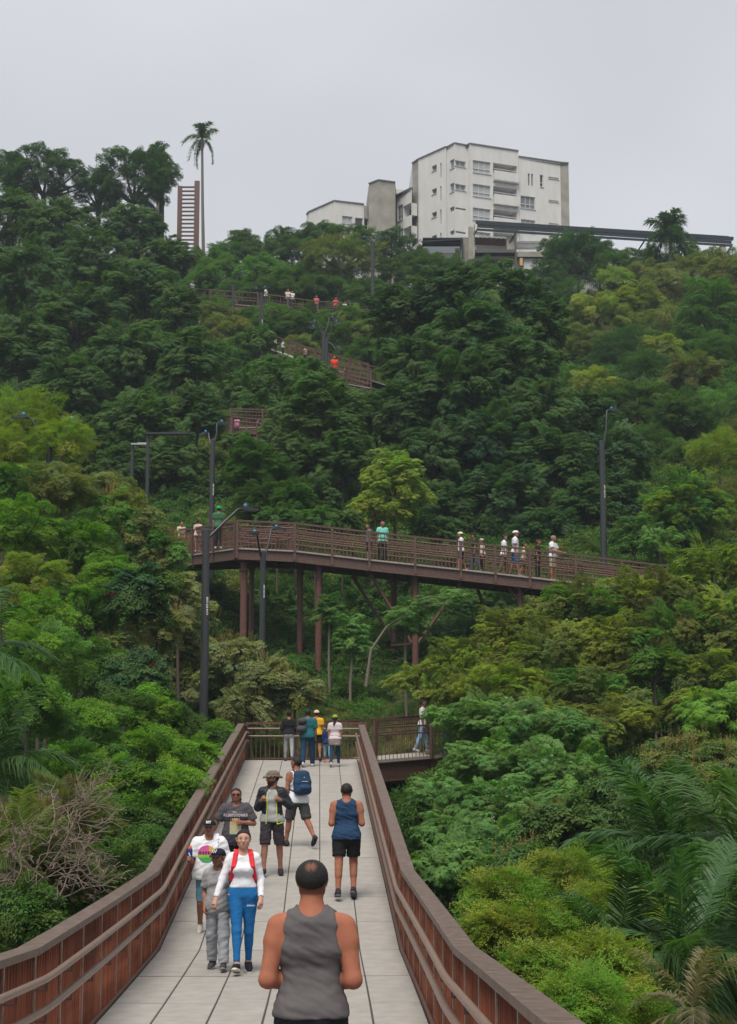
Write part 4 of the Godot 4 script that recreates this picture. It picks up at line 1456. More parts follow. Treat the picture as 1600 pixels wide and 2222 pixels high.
func make_vegetation() -> void:
	make_sprays()
	make_plumes()
	# ---- trees on the crest
	var crest := "open trees against the sky"
	for t in [[95, 388, 178, 108, 76], [290, 392, 176, 106, 98], [215, 420, 179, 50, 60], [20, 375, 182, 45, 55], [352, 378, 178, 40, 52]]:
		tree("crest_tree", "dark open-crowned tree standing against the sky on the crest", "tree", t[0], t[1], t[2], t[3], t[4], "oval", "deep", {"lobes": 22, "open": 0.72, "group": crest, "cs": 0.5, "deep": 0.7, "trunk": 0.3})
	for t in [[530, 528, 196, 42, 30, "mid2"], [620, 528, 190, 45, 36, "dark"], [690, 512, 189, 62, 34, "dark"], [765, 520, 188, 55, 36, "dark"], [850, 540, 186, 48, 50, "blue"], [1255, 565, 182, 88, 68, "blue"], [1185, 605, 178, 52, 42, "blue"], [1345, 585, 178, 62, 44, "dark2"], [455, 570, 176, 60, 26, "mid"], [575, 545, 184, 60, 26, "mid2"], [500, 552, 184, 50, 22, "mid"], [655, 545, 182, 60, 28, "dark"], [1400, 568, 184, 66, 32, "dark2"], [1490, 566, 184, 66, 34, "dark2"], [1570, 585, 182, 60, 34, "olive"], [1300, 560, 184, 50, 34, "dark2"], [1220, 545, 186, 46, 40, "dark"], [905, 575, 176, 44, 34, "dark2"], [980, 590, 172, 44, 30, "mid2"], [1040, 595, 172, 40, 30, "dark2"]]:
		tree("crest_shrub_tree", "small rounded tree on the crest in front of the white buildings", "tree", t[0], t[1], t[2], t[3], t[4], "oval", t[5], {"lobes": 18, "open": 0.8, "group": "rounded trees on the crest"})
	tree("flat_topped_tree", "flat-topped olive tree with pale forked trunk above the highest walkway", "tree", 740, 562, 160, 95, 48, "fine", "olive", {"lobes": 20, "bark": "bark_pale", "trunk": 0.3, "tint2": "dark2"})
	# ---- slope between the crest and the upper walkways
	for t in [[480, 590, 168, 62, 34, "mid"], [565, 592, 166, 66, 36, "fresh"], [640, 602, 164, 60, 34, "mid"], [870, 592, 160, 60, 46, "dark2"], [940, 590, 160, 50, 40, "dark2"], [520, 640, 158, 60, 26, "mid"], [610, 630, 157, 60, 28, "dark2"], [690, 628, 156, 50, 28, "dark2"], [800, 640, 156, 60, 40, "dark2"], [450, 610, 160, 40, 34, "mid"]]:
		tree("upper_slope_bush", "fresh green bush on the slope above the highest walkway", "bush", t[0], t[1], t[2], t[3], t[4], "oval", t[5], {"lobes": 13, "group": "bushes above the highest walkway"})
	for t in [[500, 722, 142, 66, 40, "olive"], [590, 708, 143, 60, 36, "mid2"], [660, 712, 142, 62, 40, "dark2"], [745, 735, 138, 60, 44, "mid2"], [800, 722, 138, 50, 40, "olive"], [470, 690, 144, 46, 34, "olive"], [530, 770, 132, 62, 40, "mid"], [600, 812, 113, 62, 44, "mid"], [480, 800, 120, 44, 52, "mid2"], [545, 845, 110, 62, 44, "dark2"], [800, 770, 128, 44, 34, "dark2"], [760, 690, 146, 40, 24, "cassia"], [650, 760, 132, 44, 28, "olive"], [672, 800, 116, 34, 26, "dark2"], [640, 812, 115, 44, 30, "mid"], [560, 742, 124, 44, 34, "mid2"], [600, 688, 148, 50, 20, "mid"], [690, 700, 147, 44, 18, "mid2"], [470, 668, 149, 30, 14, "mid"], [775, 872, 108, 40, 22, "dark"], [545, 690, 147, 30, 18, "mid2"], [520, 962, 95, 44, 16, "mid2"], [600, 940, 95, 34, 30, "dark"], [862, 770, 118, 54, 60, "dark"], [560, 880, 106, 50, 34, "dark"]]:
		tree("mid_slope_bush", "leafy bush on the slope between the upper walkways", "bush", t[0], t[1], t[2], t[3], t[4], "oval" if t[2] > 125 else "feather", t[5], {"lobes": 13, "tint2": "olive" if t[5] == "olive" else "mid", "group": "bushes between the upper walkways"})
	# ---- dark feathery trees: the mass behind the lamp posts
	for t in [[30, 478, 152, 82, 66], [125, 500, 148, 92, 74], [285, 500, 150, 72, 66], [200, 565, 140, 88, 72], [368, 560, 148, 62, 52], [60, 605, 130, 92, 84], [300, 635, 128, 92, 82], [170, 690, 120, 100, 88], [385, 672, 124, 52, 68], [45, 765, 112, 92, 90], [280, 785, 110, 104, 92], [410, 790, 106, 76, 82], [150, 860, 103, 100, 88], [430, 895, 99, 60, 72], [300, 925, 98, 92, 80], [385, 1010, 95, 78, 76], [265, 1025, 93, 62, 66], [440, 1080, 94, 56, 54], [190, 960, 96, 60, 60]]:
		tree("feathery_tree", "tall dark feathery-leaved tree in the mass behind the two-armed lamp post", "tree", t[0], t[1], t[2], t[3], t[4], "feather", ["dark", "dark2", "deep"][(t[0] + t[1]) % 3], {"lobes": 18, "tint2": "dark2", "group": "dark feathery trees behind the lamp posts"})
	# ---- dark feathery trees: the mass behind the middle walkway
	for t in [[868, 690, 106, 74, 78], [955, 645, 105, 74, 66], [1002, 622, 104, 46, 52], [1088, 622, 103, 52, 56], [1142, 645, 103, 56, 58], [1188, 705, 102, 54, 72], [1035, 725, 99, 98, 88], [900, 795, 98, 84, 86], [1130, 805, 97, 98, 90], [1000, 855, 95, 106, 90], [875, 905, 95, 68, 76], [1180, 905, 94, 90, 92], [1062, 962, 92, 106, 90], [935, 995, 91, 88, 84], [1200, 1012, 91, 98, 90], [1092, 1082, 89, 106, 78], [960, 1105, 88, 78, 62], [1268, 1105, 88, 78, 78], [1335, 1085, 89, 62, 78], [1335, 995, 93, 74, 74], [1285, 915, 97, 62, 66], [1185, 1148, 86, 80, 48]]:
		tree("feathery_tree", "tall dark feathery-leaved tree in the mass behind the middle walkway", "tree", t[0], t[1], t[2], t[3], t[4], "feather", ["dark", "deep", "blue"][(t[0] + t[1]) % 3], {"lobes": 18, "tint2": "dark", "group": "dark feathery trees behind the middle walkway"})
	for t in [[690, 905, 92, 104, 100], [640, 1000, 91, 68, 66], [742, 1012, 91, 88, 84], [672, 838, 94, 62, 56], [815, 905, 98, 56, 60], [690, 1090, 89, 60, 50]]:
		tree("feathery_tree", "dark feathery-leaved tree hiding the zigzag walkway corners", "tree", t[0], t[1], t[2], t[3], t[4], "feather", ["dark", "deep", "dark2"][(t[0] + t[1]) % 3], {"lobes": 18, "tint2": "dark2", "group": "dark feathery trees in front of the zigzag walkway"})
	# ---- dense round trees
	for t in [[548, 1012, 81, 58, 68, "mid"], [640, 1086, 79, 52, 48, "mid"], [575, 1092, 80, 72, 48, "mid2"], [600, 1040, 82, 46, 40, "dark2"]]:
		tree("mango_tree", "dense round glossy-leaved tree just behind the middle walkway", "tree", t[0], t[1], t[2], t[3], t[4], "bunch", t[5], {"lobes": 20, "gloss": "leaf_gloss", "group": "round glossy trees behind the middle walkway"})
	tree("round_tree", "large dense dome-shaped tree beyond the far end of the middle walkway", "tree", 1492, 1105, 84, 96, 78, "bunch", "fresh", {"lobes": 26, "gloss": "leaf_gloss", "tint2": "cassia"})
	tree("yellow_green_tree", "yellow-green tree with red pods behind the middle walkway", "tree", 855, 1052, 79, 82, 74, "feather", "cassia", {"lobes": 20, "tint2": "lime", "extra": [["spike", "red", 50, 0.22]]})
	tree("yellow_green_bush", "low yellowish bush under the yellow-green podded tree", "bush", 815, 1112, 78, 66, 34, "feather", "yellow", {"lobes": 12})
	for t in [[690, 1130, 76, 50, 26, "mid"], [745, 1135, 77, 44, 30, "dark2"], [950, 1150, 80, 60, 34, "dark"], [1380, 1160, 80, 60, 42, "mid"], [1430, 1180, 79, 60, 36, "fresh"], [600, 1130, 77, 46, 30, "mid"]]:
		tree("fern_leaved_bush", "fern-leaved bush close behind the middle walkway railing", "bush", t[0], t[1], t[2], t[3], t[4], "feather", t[5], {"lobes": 10, "group": "bushes close behind the middle walkway"})
	# ---- the mixed slope beyond the dark mass
	for t in [[1400, 602, 174, 60, 38, "olive"], [1500, 600, 172, 70, 46, "olive"], [1580, 605, 168, 60, 58, "olive"], [1290, 682, 150, 78, 48, "cassia2"], [1380, 660, 155, 68, 44, "yellow"], [1450, 705, 146, 78, 48, "olive"], [1545, 700, 140, 82, 100, "mid"], [1592, 805, 130, 66, 84, "mid"], [1262, 765, 136, 66, 56, "olive"], [1345, 765, 132, 70, 56, "blue"], [1405, 808, 128, 66, 54, "dark"], [1502, 812, 122, 70, 48, "brown"], [1292, 852, 118, 66, 56, "cassia2"], [1382, 885, 112, 88, 66, "dark2"], [1475, 905, 108, 76, 58, "dark2"], [1570, 885, 110, 60, 48, "fresh"], [1405, 980, 101, 76, 64, "dark"], [1505, 1002, 98, 66, 46, "mid2"], [1225, 640, 160, 40, 40, "dark2"], [1240, 850, 122, 40, 60, "dark"], [1440, 625, 165, 60, 40, "brown"], [1340, 610, 170, 44, 30, "cassia"], [1585, 1085, 88, 46, 56, "brown"], [1430, 760, 135, 50, 34, "cassia2"], [1540, 760, 128, 50, 40, "mid"], [1600, 950, 100, 40, 46, "olive"]]:
		tree("slope_tree", {"olive": "olive green", "brown": "brownish", "cassia": "yellowish", "cassia2": "yellowish", "yellow": "yellow", "mid": "fresh green", "mid2": "mid green", "fresh": "light green", "blue": "bluish dark", "dark": "dark", "dark2": "dark green"}[t[5]] + " bushy tree on the slope below the steel pergola", "tree", t[0], t[1], t[2], t[3], t[4], ["oval", "fine", "oval"][int(t[0]) % 3], t[5], {"lobes": 15, "tint2": "olive" if t[5] in ["cassia2", "brown", "yellow"] else t[5], "group": "bushy trees below the pergola"})
	tree("bright_tree", "bright yellow-green tree above the dense dome-shaped tree", "tree", 1562, 985, 90, 72, 54, "fine", "lime", {"lobes": 18, "tint2": "yellow"})
	# ---- yellow-green shrubs on the crest of the near bank
	for t in [[1545, 1245, 56, 104, 66], [1400, 1295, 55, 108, 56], [1255, 1318, 54, 104, 58], [1125, 1378, 53, 104, 66], [1005, 1440, 52, 92, 60], [915, 1480, 54, 72, 34], [1205, 1435, 50, 116, 74], [1335, 1405, 50, 112, 74], [1470, 1385, 50, 112, 74], [1582, 1355, 50, 84, 78], [1085, 1492, 48, 104, 54], [1260, 1505, 48, 92, 56], [1545, 1470, 48, 86, 56], [1420, 1450, 49, 80, 60], [1160, 1555, 47, 84, 44], [1300, 1575, 46, 84, 46], [1510, 1545, 46, 70, 40], [1360, 1560, 47, 60, 40], [1010, 1505, 50, 60, 30]]:
		tree("cassia_shrub", "yellow-green rosette-leaved shrub tree on the bank below the middle walkway", "shrub", t[0], t[1], t[2], t[3], t[4], "rosette", ["cassia", "cassia2", "fresh"][int(t[0] + t[1]) % 3], {"lobes": 16, "tint2": "olive", "cs": 0.30, "density": 6.0, "bark": "bark_pale", "group": "rosette-leaved shrubs on the bank"})
	# ---- layered tree with white flowers
	var lay := [[1070, 1560, 43, 118, 44], [1200, 1598, 42, 112, 50], [1055, 1655, 41, 104, 42], [1180, 1670, 40, 118, 50], [950, 1728, 40, 38, 26], [1025, 1745, 38, 100, 42], [1150, 1765, 37, 110, 46], [1262, 1700, 39, 74, 66], [985, 1812, 35, 72, 36], [1090, 1845, 34, 90, 42], [975, 1885, 32, 44, 30]]
	for t in lay:
		tree("layered_tree", "spreading layered tree with drooping compound leaves and small white flowers", "tree", t[0], t[1], t[2], t[3], t[4], "feather", "fresh", {"lobes": 22, "cs": 0.30, "trunk": 0.05, "tint2": "mid", "deep": 0.8, "extra": [["fine", "flower", 16, 0.07]], "group": "layered white-flowered trees beside the ramp", "gloss": "leaf_gloss"})
	tree("fern_tree", "bright pinnate-leaved tree hiding the end of the lower walkway", "tree", 1565, 1545, 41, 84, 44, "feather", "fresh", {"lobes": 14, "cs": 0.36, "tint2": "bright"})
	for t in [[1480, 1650, 38, 90, 44], [1585, 1660, 37, 80, 46], [1540, 1720, 34, 90, 44]]:
		tree("spiked_shrub", "heart-leaved shrub with orange flower spikes above the palms", "shrub", t[0], t[1], t[2], t[3], t[4], "heart", "olive", {"lobes": 13, "cs": 0.26, "tint2": "mid2", "extra": [["spike", "spike", 26, 0.36]], "group": "spiked shrubs above the palms"})
	for t in [[1235, 1800, 30, 80, 50], [1330, 1740, 33, 70, 50], [1150, 1890, 28, 70, 40]]:
		tree("heart_leaved_shrub", "dark heart-leaved shrub between the layered tree and the palms", "shrub", t[0], t[1], t[2], t[3], t[4], "heart", "mid2", {"lobes": 12, "cs": 0.24, "tint2": "dark2", "extra": [["spike", "spike", 6, 0.3]], "group": "dark heart-leaved shrubs by the palms"})
	# ---- bright small-leaved shrubs beside the ramp
	for t in [[1095, 1945, 24, 84, 52], [1225, 1905, 25, 100, 52], [1330, 1965, 23, 96, 44], [1185, 2035, 21, 104, 60], [1075, 2030, 21, 60, 50], [1300, 2095, 20, 96, 46], [1160, 2120, 18.5, 76, 52], [1250, 2190, 17, 84, 46], [1390, 2040, 22, 50, 40], [1350, 2200, 18, 60, 30]]:
		tree("small_leaved_shrub", "bright green small-leaved shrub beside the ramp railing, in front of the palms", "shrub", t[0], t[1], t[2], t[3], t[4], "fine", ["bright", "lime", "bright"][int(t[0]) % 3], {"lobes": 16, "cs": 0.2, "density": 4.2, "tint2": "yellow", "bark": "bark_pale", "trunk": 0.03, "group": "bright small-leaved shrubs by the palms"})
	# ---- palms
	palm("young feather palm with tall spreading fronds behind the bright shrubs", at(1450, 1880, 27), 1.9, 17, "palm", {"group": "feather palms"})
	palm("feather palm with long drooping fronds at the foot of the bank", at(1610, 1900, 25), 2.0, 17, "palm", {"group": "feather palms"})
	palm("low feather palm arching over the railing side", at(1330, 2130, 21.5), 1.5, 14, "palm", {"group": "feather palms"})
	palm("feather palm in the hollow below the bright shrubs", at(1500, 2110, 21), 1.7, 16, "palm", {"group": "feather palms"})
	palm("feather palm with hanging leaflets beside the spiked shrubs", at(1640, 2090, 22), 1.7, 15, "palm", {"group": "feather palms"})
	palm("withered orange-brown palm seedling in the hollow", at(1500, 2205, 17), 0.8, 8, "dry", {"trunk": 0.04})
	palm("feather palm fronds reaching in over the thicket bank", at(-70, 1450, 30), 1.6, 15, "palm", {"group": "thicket palms"})
	palm("feather palm half buried in the dry thicket", at(-10, 1680, 26), 1.5, 15, "palm", {"group": "thicket palms"})
	palm("yellowing feather palm in the dry thicket", at(50, 1890, 21), 1.0, 11, "olive", {"trunk": 0.05})
	palm("very tall slender royal palm rising above the ladder tower", at(439, 306, 190), 2.5, 13, "deep", {"trunk": 0.17, "shaft": true, "lean": 0.4, "hi": 1.7, "lo": -0.5, "frond": "plume"})
	palm("spreading palm crown in front of the steel pergola", at(1455, 520, 180), 3.6, 22, "blue", {"trunk": 0.25, "hi": 1.3, "lo": -0.2, "frond": "plume"})
	palm("palm crown peeping over the open crest tree", at(345, 340, 187), 2.0, 14, "deep", {"trunk": 0.2, "frond": "plume"})
	# ---- the bank on the thicket side of the ramp
	for t in [[60, 905, 62, 84, 54], [135, 960, 60, 66, 54], [20, 985, 60, 60, 50]]:
		tree("yellow_bank_tree", "yellow-green small-leaved tree on the bank with a lamp poking out", "tree", t[0], t[1], t[2], t[3], t[4], "fine", "lime", {"lobes": 16, "tint2": "yellow", "cs": 0.34, "group": "yellow-green trees on the bank"})
	for t in [[105, 1060, 58, 112, 62, "olive"], [228, 1078, 60, 66, 62, "olive"], [40, 1150, 54, 84, 74, "bright"], [165, 1190, 55, 88, 74, "mid"], [60, 1270, 50, 88, 74, "yellow"], [180, 1325, 50, 88, 72, "mid"], [80, 1420, 43, 96, 74, "fresh"], [200, 1450, 46, 84, 64, "mid"], [95, 1345, 47, 70, 60, "bright"], [240, 1260, 53, 60, 60, "bright"], [10, 1060, 56, 50, 60, "mid"], [180, 1580, 38, 96, 62, "fresh"], [300, 1550, 43, 84, 52, "dark2"], [60, 1520, 37, 70, 60, "mid"], [455, 1600, 46, 40, 26, "dark2"], [370, 1580, 43, 50, 40, "dark2"]]:
		tree("bank_shrub", {"olive": "olive", "bright": "bright green", "mid": "mid green", "yellow": "yellowish", "fresh": "light green", "dark2": "dark green"}[t[5]] + " leafy shrub on the bank beside the one-armed lamp post", "shrub", t[0], t[1], t[2], t[3], t[4], "oval", t[5], {"lobes": 15, "cs": 0.27, "tint2": {"olive": "pale", "yellow": "lime"}.get(t[5], "bright"), "group": "leafy shrubs on the bank"})
	for t in [[285, 1150, 58, 72, 72], [345, 1205, 58, 58, 52], [250, 1120, 59, 50, 50]]:
		tree("spiked_bank_shrub", "light green heart-leaved shrub with pink spikes before the walkway leg", "shrub", t[0], t[1], t[2], t[3], t[4], "heart", "fresh", {"lobes": 14, "cs": 0.3, "tint2": "olive", "extra": [["spike", "spike", 36, 0.42]], "group": "spiked shrubs before the walkway leg"})
	for t in [[385, 1300, 56, 58, 66], [380, 1385, 57, 62, 56], [505, 1430, 56, 62, 50], [580, 1478, 55, 62, 42], [640, 1505, 55, 42, 34], [270, 1430, 50, 74, 62], [430, 1495, 57, 92, 54], [545, 1535, 55, 74, 38], [340, 1360, 53, 60, 50], [345, 1445, 57, 66, 56], [455, 1440, 58, 66, 50], [400, 1510, 57, 60, 46], [420, 1340, 60, 50, 40]]:
		tree("pale_shrub", "pale olive shrub with straw-coloured spikes around the one-armed lamp post", "shrub", t[0], t[1], t[2], t[3], t[4], "heart", "pale", {"lobes": 15, "cs": 0.27, "tint2": "olive", "extra": [["spike", "spike", 18, 0.42]], "group": "pale shrubs around the lamp post"})
	for t in [[300, 1300, 50, 60, 60], [290, 1480, 45, 60, 44]]:
		tree("castor_plant", "dark large-leaved castor plant with red seed heads on the bank", "plant", t[0], t[1], t[2], t[3], t[4], "heart", "blue", {"lobes": 11, "cs": 0.42, "density": 5.0, "tint2": "dark", "extra": [["bunch", "red", 12, 0.2]], "group": "castor plants on the bank"})
	for t in [[420, 1650, 38, 52, 42], [330, 1640, 36, 84, 52], [245, 1700, 33, 84, 52], [375, 1720, 33, 60, 42], [160, 1660, 34, 70, 50]]:
		tree("glowing_shrub", "vivid green shrub close to the upper ramp railing", "shrub", t[0], t[1], t[2], t[3], t[4], "oval", "bright", {"lobes": 14, "cs": 0.22, "tint2": "mid", "group": "vivid green shrubs by the railing"})
	for t in [[280, 1800, 29, 74, 60], [318, 1850, 27, 36, 38], [215, 1800, 29, 70, 60], [250, 1900, 25, 70, 50], [130, 1800, 28, 70, 56], [150, 1950, 22, 80, 50], [40, 1990, 20, 80, 50], [60, 1780, 27, 70, 56]]:
		tree("railing_shrub", "glossy green shrub close behind the ramp railing", "shrub", t[0], t[1], t[2], t[3], t[4], "oval", "mid2", {"lobes": 14, "cs": 0.21, "tint2": "mid", "group": "glossy shrubs behind the railing"})
	bare_bush("leafless grey-brown dry bush arching over the thicket", at(40, 1960, 20.5), 1.3, 6, 5, M.twig)
	bare_bush("leafless dry bush with tangled twigs beside the railing", at(120, 1960, 20.5), 1.0, 5, 9, M.twig)
	bare_bush("leafless dry bush leaning out beside the palm", at(-10, 1860, 22), 1.6, 5, 15, M.twig)
	for t in [[105, 1885, 21.5, 44, 40], [150, 1770, 24, 46, 40], [60, 1820, 23, 50, 46]]:
		tree("weeping_bush", "grey-green weeping bush with stringy dry stems in the thicket", "bush", t[0], t[1], t[2], t[3], t[4], "grass", "olive", {"lobes": 12, "cs": 0.30, "density": 8.0, "tint2": "dry", "gloss": "leaf_matt", "trunk": 0.02, "group": "weeping bushes in the thicket"})
	# ---- bushes under the middle walkway; their dark tints also stand in for deep shade
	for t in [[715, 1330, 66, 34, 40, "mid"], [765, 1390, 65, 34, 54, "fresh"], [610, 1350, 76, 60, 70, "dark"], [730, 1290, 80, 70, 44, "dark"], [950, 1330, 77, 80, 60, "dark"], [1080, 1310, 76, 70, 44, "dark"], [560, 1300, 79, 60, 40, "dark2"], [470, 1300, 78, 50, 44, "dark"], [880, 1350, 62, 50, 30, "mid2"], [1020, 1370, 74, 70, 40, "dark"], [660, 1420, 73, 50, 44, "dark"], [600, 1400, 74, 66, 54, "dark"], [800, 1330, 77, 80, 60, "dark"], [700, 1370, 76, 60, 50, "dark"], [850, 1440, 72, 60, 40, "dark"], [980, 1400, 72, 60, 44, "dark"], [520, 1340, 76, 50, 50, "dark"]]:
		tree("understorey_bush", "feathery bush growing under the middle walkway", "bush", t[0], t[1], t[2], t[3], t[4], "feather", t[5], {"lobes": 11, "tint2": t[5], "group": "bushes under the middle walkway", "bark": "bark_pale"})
	var sap := thing("leaning_sapling", "thin leaning sapling with pale curved stem before the braced columns", "tree", at(795, 1490, 60))
	var s0 := at(795, 1490, 60)
	put("stem", tube_mesh([Vector3.ZERO, at(806, 1410, 60) - s0, at(840, 1360, 60) - s0, at(900, 1322, 60) - s0, at(985, 1290, 60) - s0], [0.07, 0.055, 0.045, 0.03, 0.012], 7), M.bark_pale, sap)
	var rr := RandomNumberGenerator.new()
	rr.seed = 3
	foliage(sap, [[at(880, 1335, 60) - s0, Vector3(0.7, 0.4, 0.6), TINTS.mid], [at(940, 1310, 60) - s0, Vector3(0.8, 0.35, 0.6), TINTS.mid2], [at(985, 1292, 60) - s0, Vector3(0.5, 0.3, 0.4), TINTS.fresh]], "feather", 0.34, 5.0, rr)
	# ---- shrubs that fill the banks beside the ramp
	var fr := RandomNumberGenerator.new()
	fr.seed = 77
	for side in [-1, 1]:
		var d0 := 17.0
		while d0 < 62.0:
			var off := 3.4 + fr.randf() * 1.2
			while off < d0 * 0.27 + 2.0:
				var x: float = RX0 + RXS * d0 + side * off
				if absf(x) < d0 * 0.235 and not (d0 > 49.0 and absf(x + 1.5) < 4.0):
					var rr2 := fr.randf_range(1.0, 1.9)
					var p := Vector3(x, ground(x, -d0) + rr2 * 0.55, -d0)
					bush_at(p, rr2, fr)
				off += fr.randf_range(1.9, 2.8)
			d0 += fr.randf_range(2.2, 3.2)
	# ---- ground cover and grass that nobody could count
	var xf := [[], [], []]
	var co := [[], [], []]
	var r := RandomNumberGenerator.new()
	r.seed = 21
	var dd := 12.0
	while dd < 215.0:
		var step := clampf(dd * 0.012, 0.5, 1.7)
		var half := dd * 0.26 + 3.0
		var x := -half
		while x < half:
			var p := Vector3(x + r.randf_range(-0.5, 0.5) * step, 0, -(dd + r.randf_range(-0.5, 0.5) * step))
			p.y = ground(p.x, p.z)
			x += step
			if absf(p.x - (RX0 + RXS * dd)) < 2.1 and dd < 51.5: continue
			if dd > 52.0 and dd < 70.0 and p.x > -5.5 and p.x < 2.0 and r.randf() < 0.72: continue
			if dd > 183.0 and r.randf() < 0.5: continue
			var v := r.randi() % 3
			xf[v].append(Transform3D(orient(Vector3.UP + rdir(r) * 0.3, r.randf() * TAU, step * r.randf_range(0.7, 1.25)), p - Vector3(0, step * 0.45 * r.randf(), 0)))
			var which: String = ["dark2", "mid", "dark", "mid2", "olive"][int(absf(hills.get_noise_2d(p.x * 3.0, p.z * 3.0)) * 12.0 + r.randf() * 1.6) % 5]
			co[v].append(tinted(TINTS[which], r, 0.25))
		dd += step
	var cover := thing("undergrowth", "mixed green undergrowth covering the hillside between trees and shrubs", "undergrowth", Vector3(0, 0, 0))
	cover.set_meta("kind", "stuff")
	for v in 3: multi("leaves", lobe_mesh("oval", 2, v), M.leaf, xf[v], co[v], cover)
	xf = [[], [], []]
	co = [[], [], []]
	for k in 2600:
		var d := r.randf_range(52.0, 71.0)
		var p := Vector3(r.randf_range(-6.5, 5.0), 0, -d)
		p.y = ground(p.x, p.z)
		var v := r.randi() % 3
		xf[v].append(Transform3D(orient(Vector3.UP + rdir(r) * 0.2, r.randf() * TAU, r.randf_range(0.22, 0.5)), p))
		co[v].append(tinted(TINTS["dry" if r.randf() < 0.35 else ("olive" if r.randf() < 0.6 else "mid")], r, 0.25))
	var gr := thing("slope_grass", "rough grass and dry stalks on the slope behind the end fence", "grass", Vector3.ZERO)
	gr.set_meta("kind", "stuff")
	for v in 3: multi("tufts", spray["grass%d" % v], M.leaf_matt, xf[v], co[v], gr)
	print("sprays: ", copies_made)
# ------------------------------------------------------------------ people
# A figure is a field of tapered capsules joined with a smooth minimum and meshed as surface nets.
# bone: [a, b, radius a, radius b, blend, flat end (0 none, 1 at b, 2 at both)]

func bone(a: Vector3, b: Vector3, ra: float, rb: float, k := 0.03, flat := 0) -> Array:
	return [a, b, ra, rb, k, flat]

func field_at(bones: Array, p: Vector3) -> float:
	var v := 1.0
	for bn in bones:
		var a: Vector3 = bn[0]
		var ab: Vector3 = bn[1] - a
		var t := clampf((p - a).dot(ab) / maxf(ab.length_squared(), 1e-9), 0.0, 1.0)
		var d: float = (p - a - ab * t).length() - lerpf(bn[2], bn[3], t)
		var k: float = bn[4]
		var h := maxf(k - absf(v - d), 0.0) / k
		v = minf(v, d) - h * h * k * 0.25
	return v

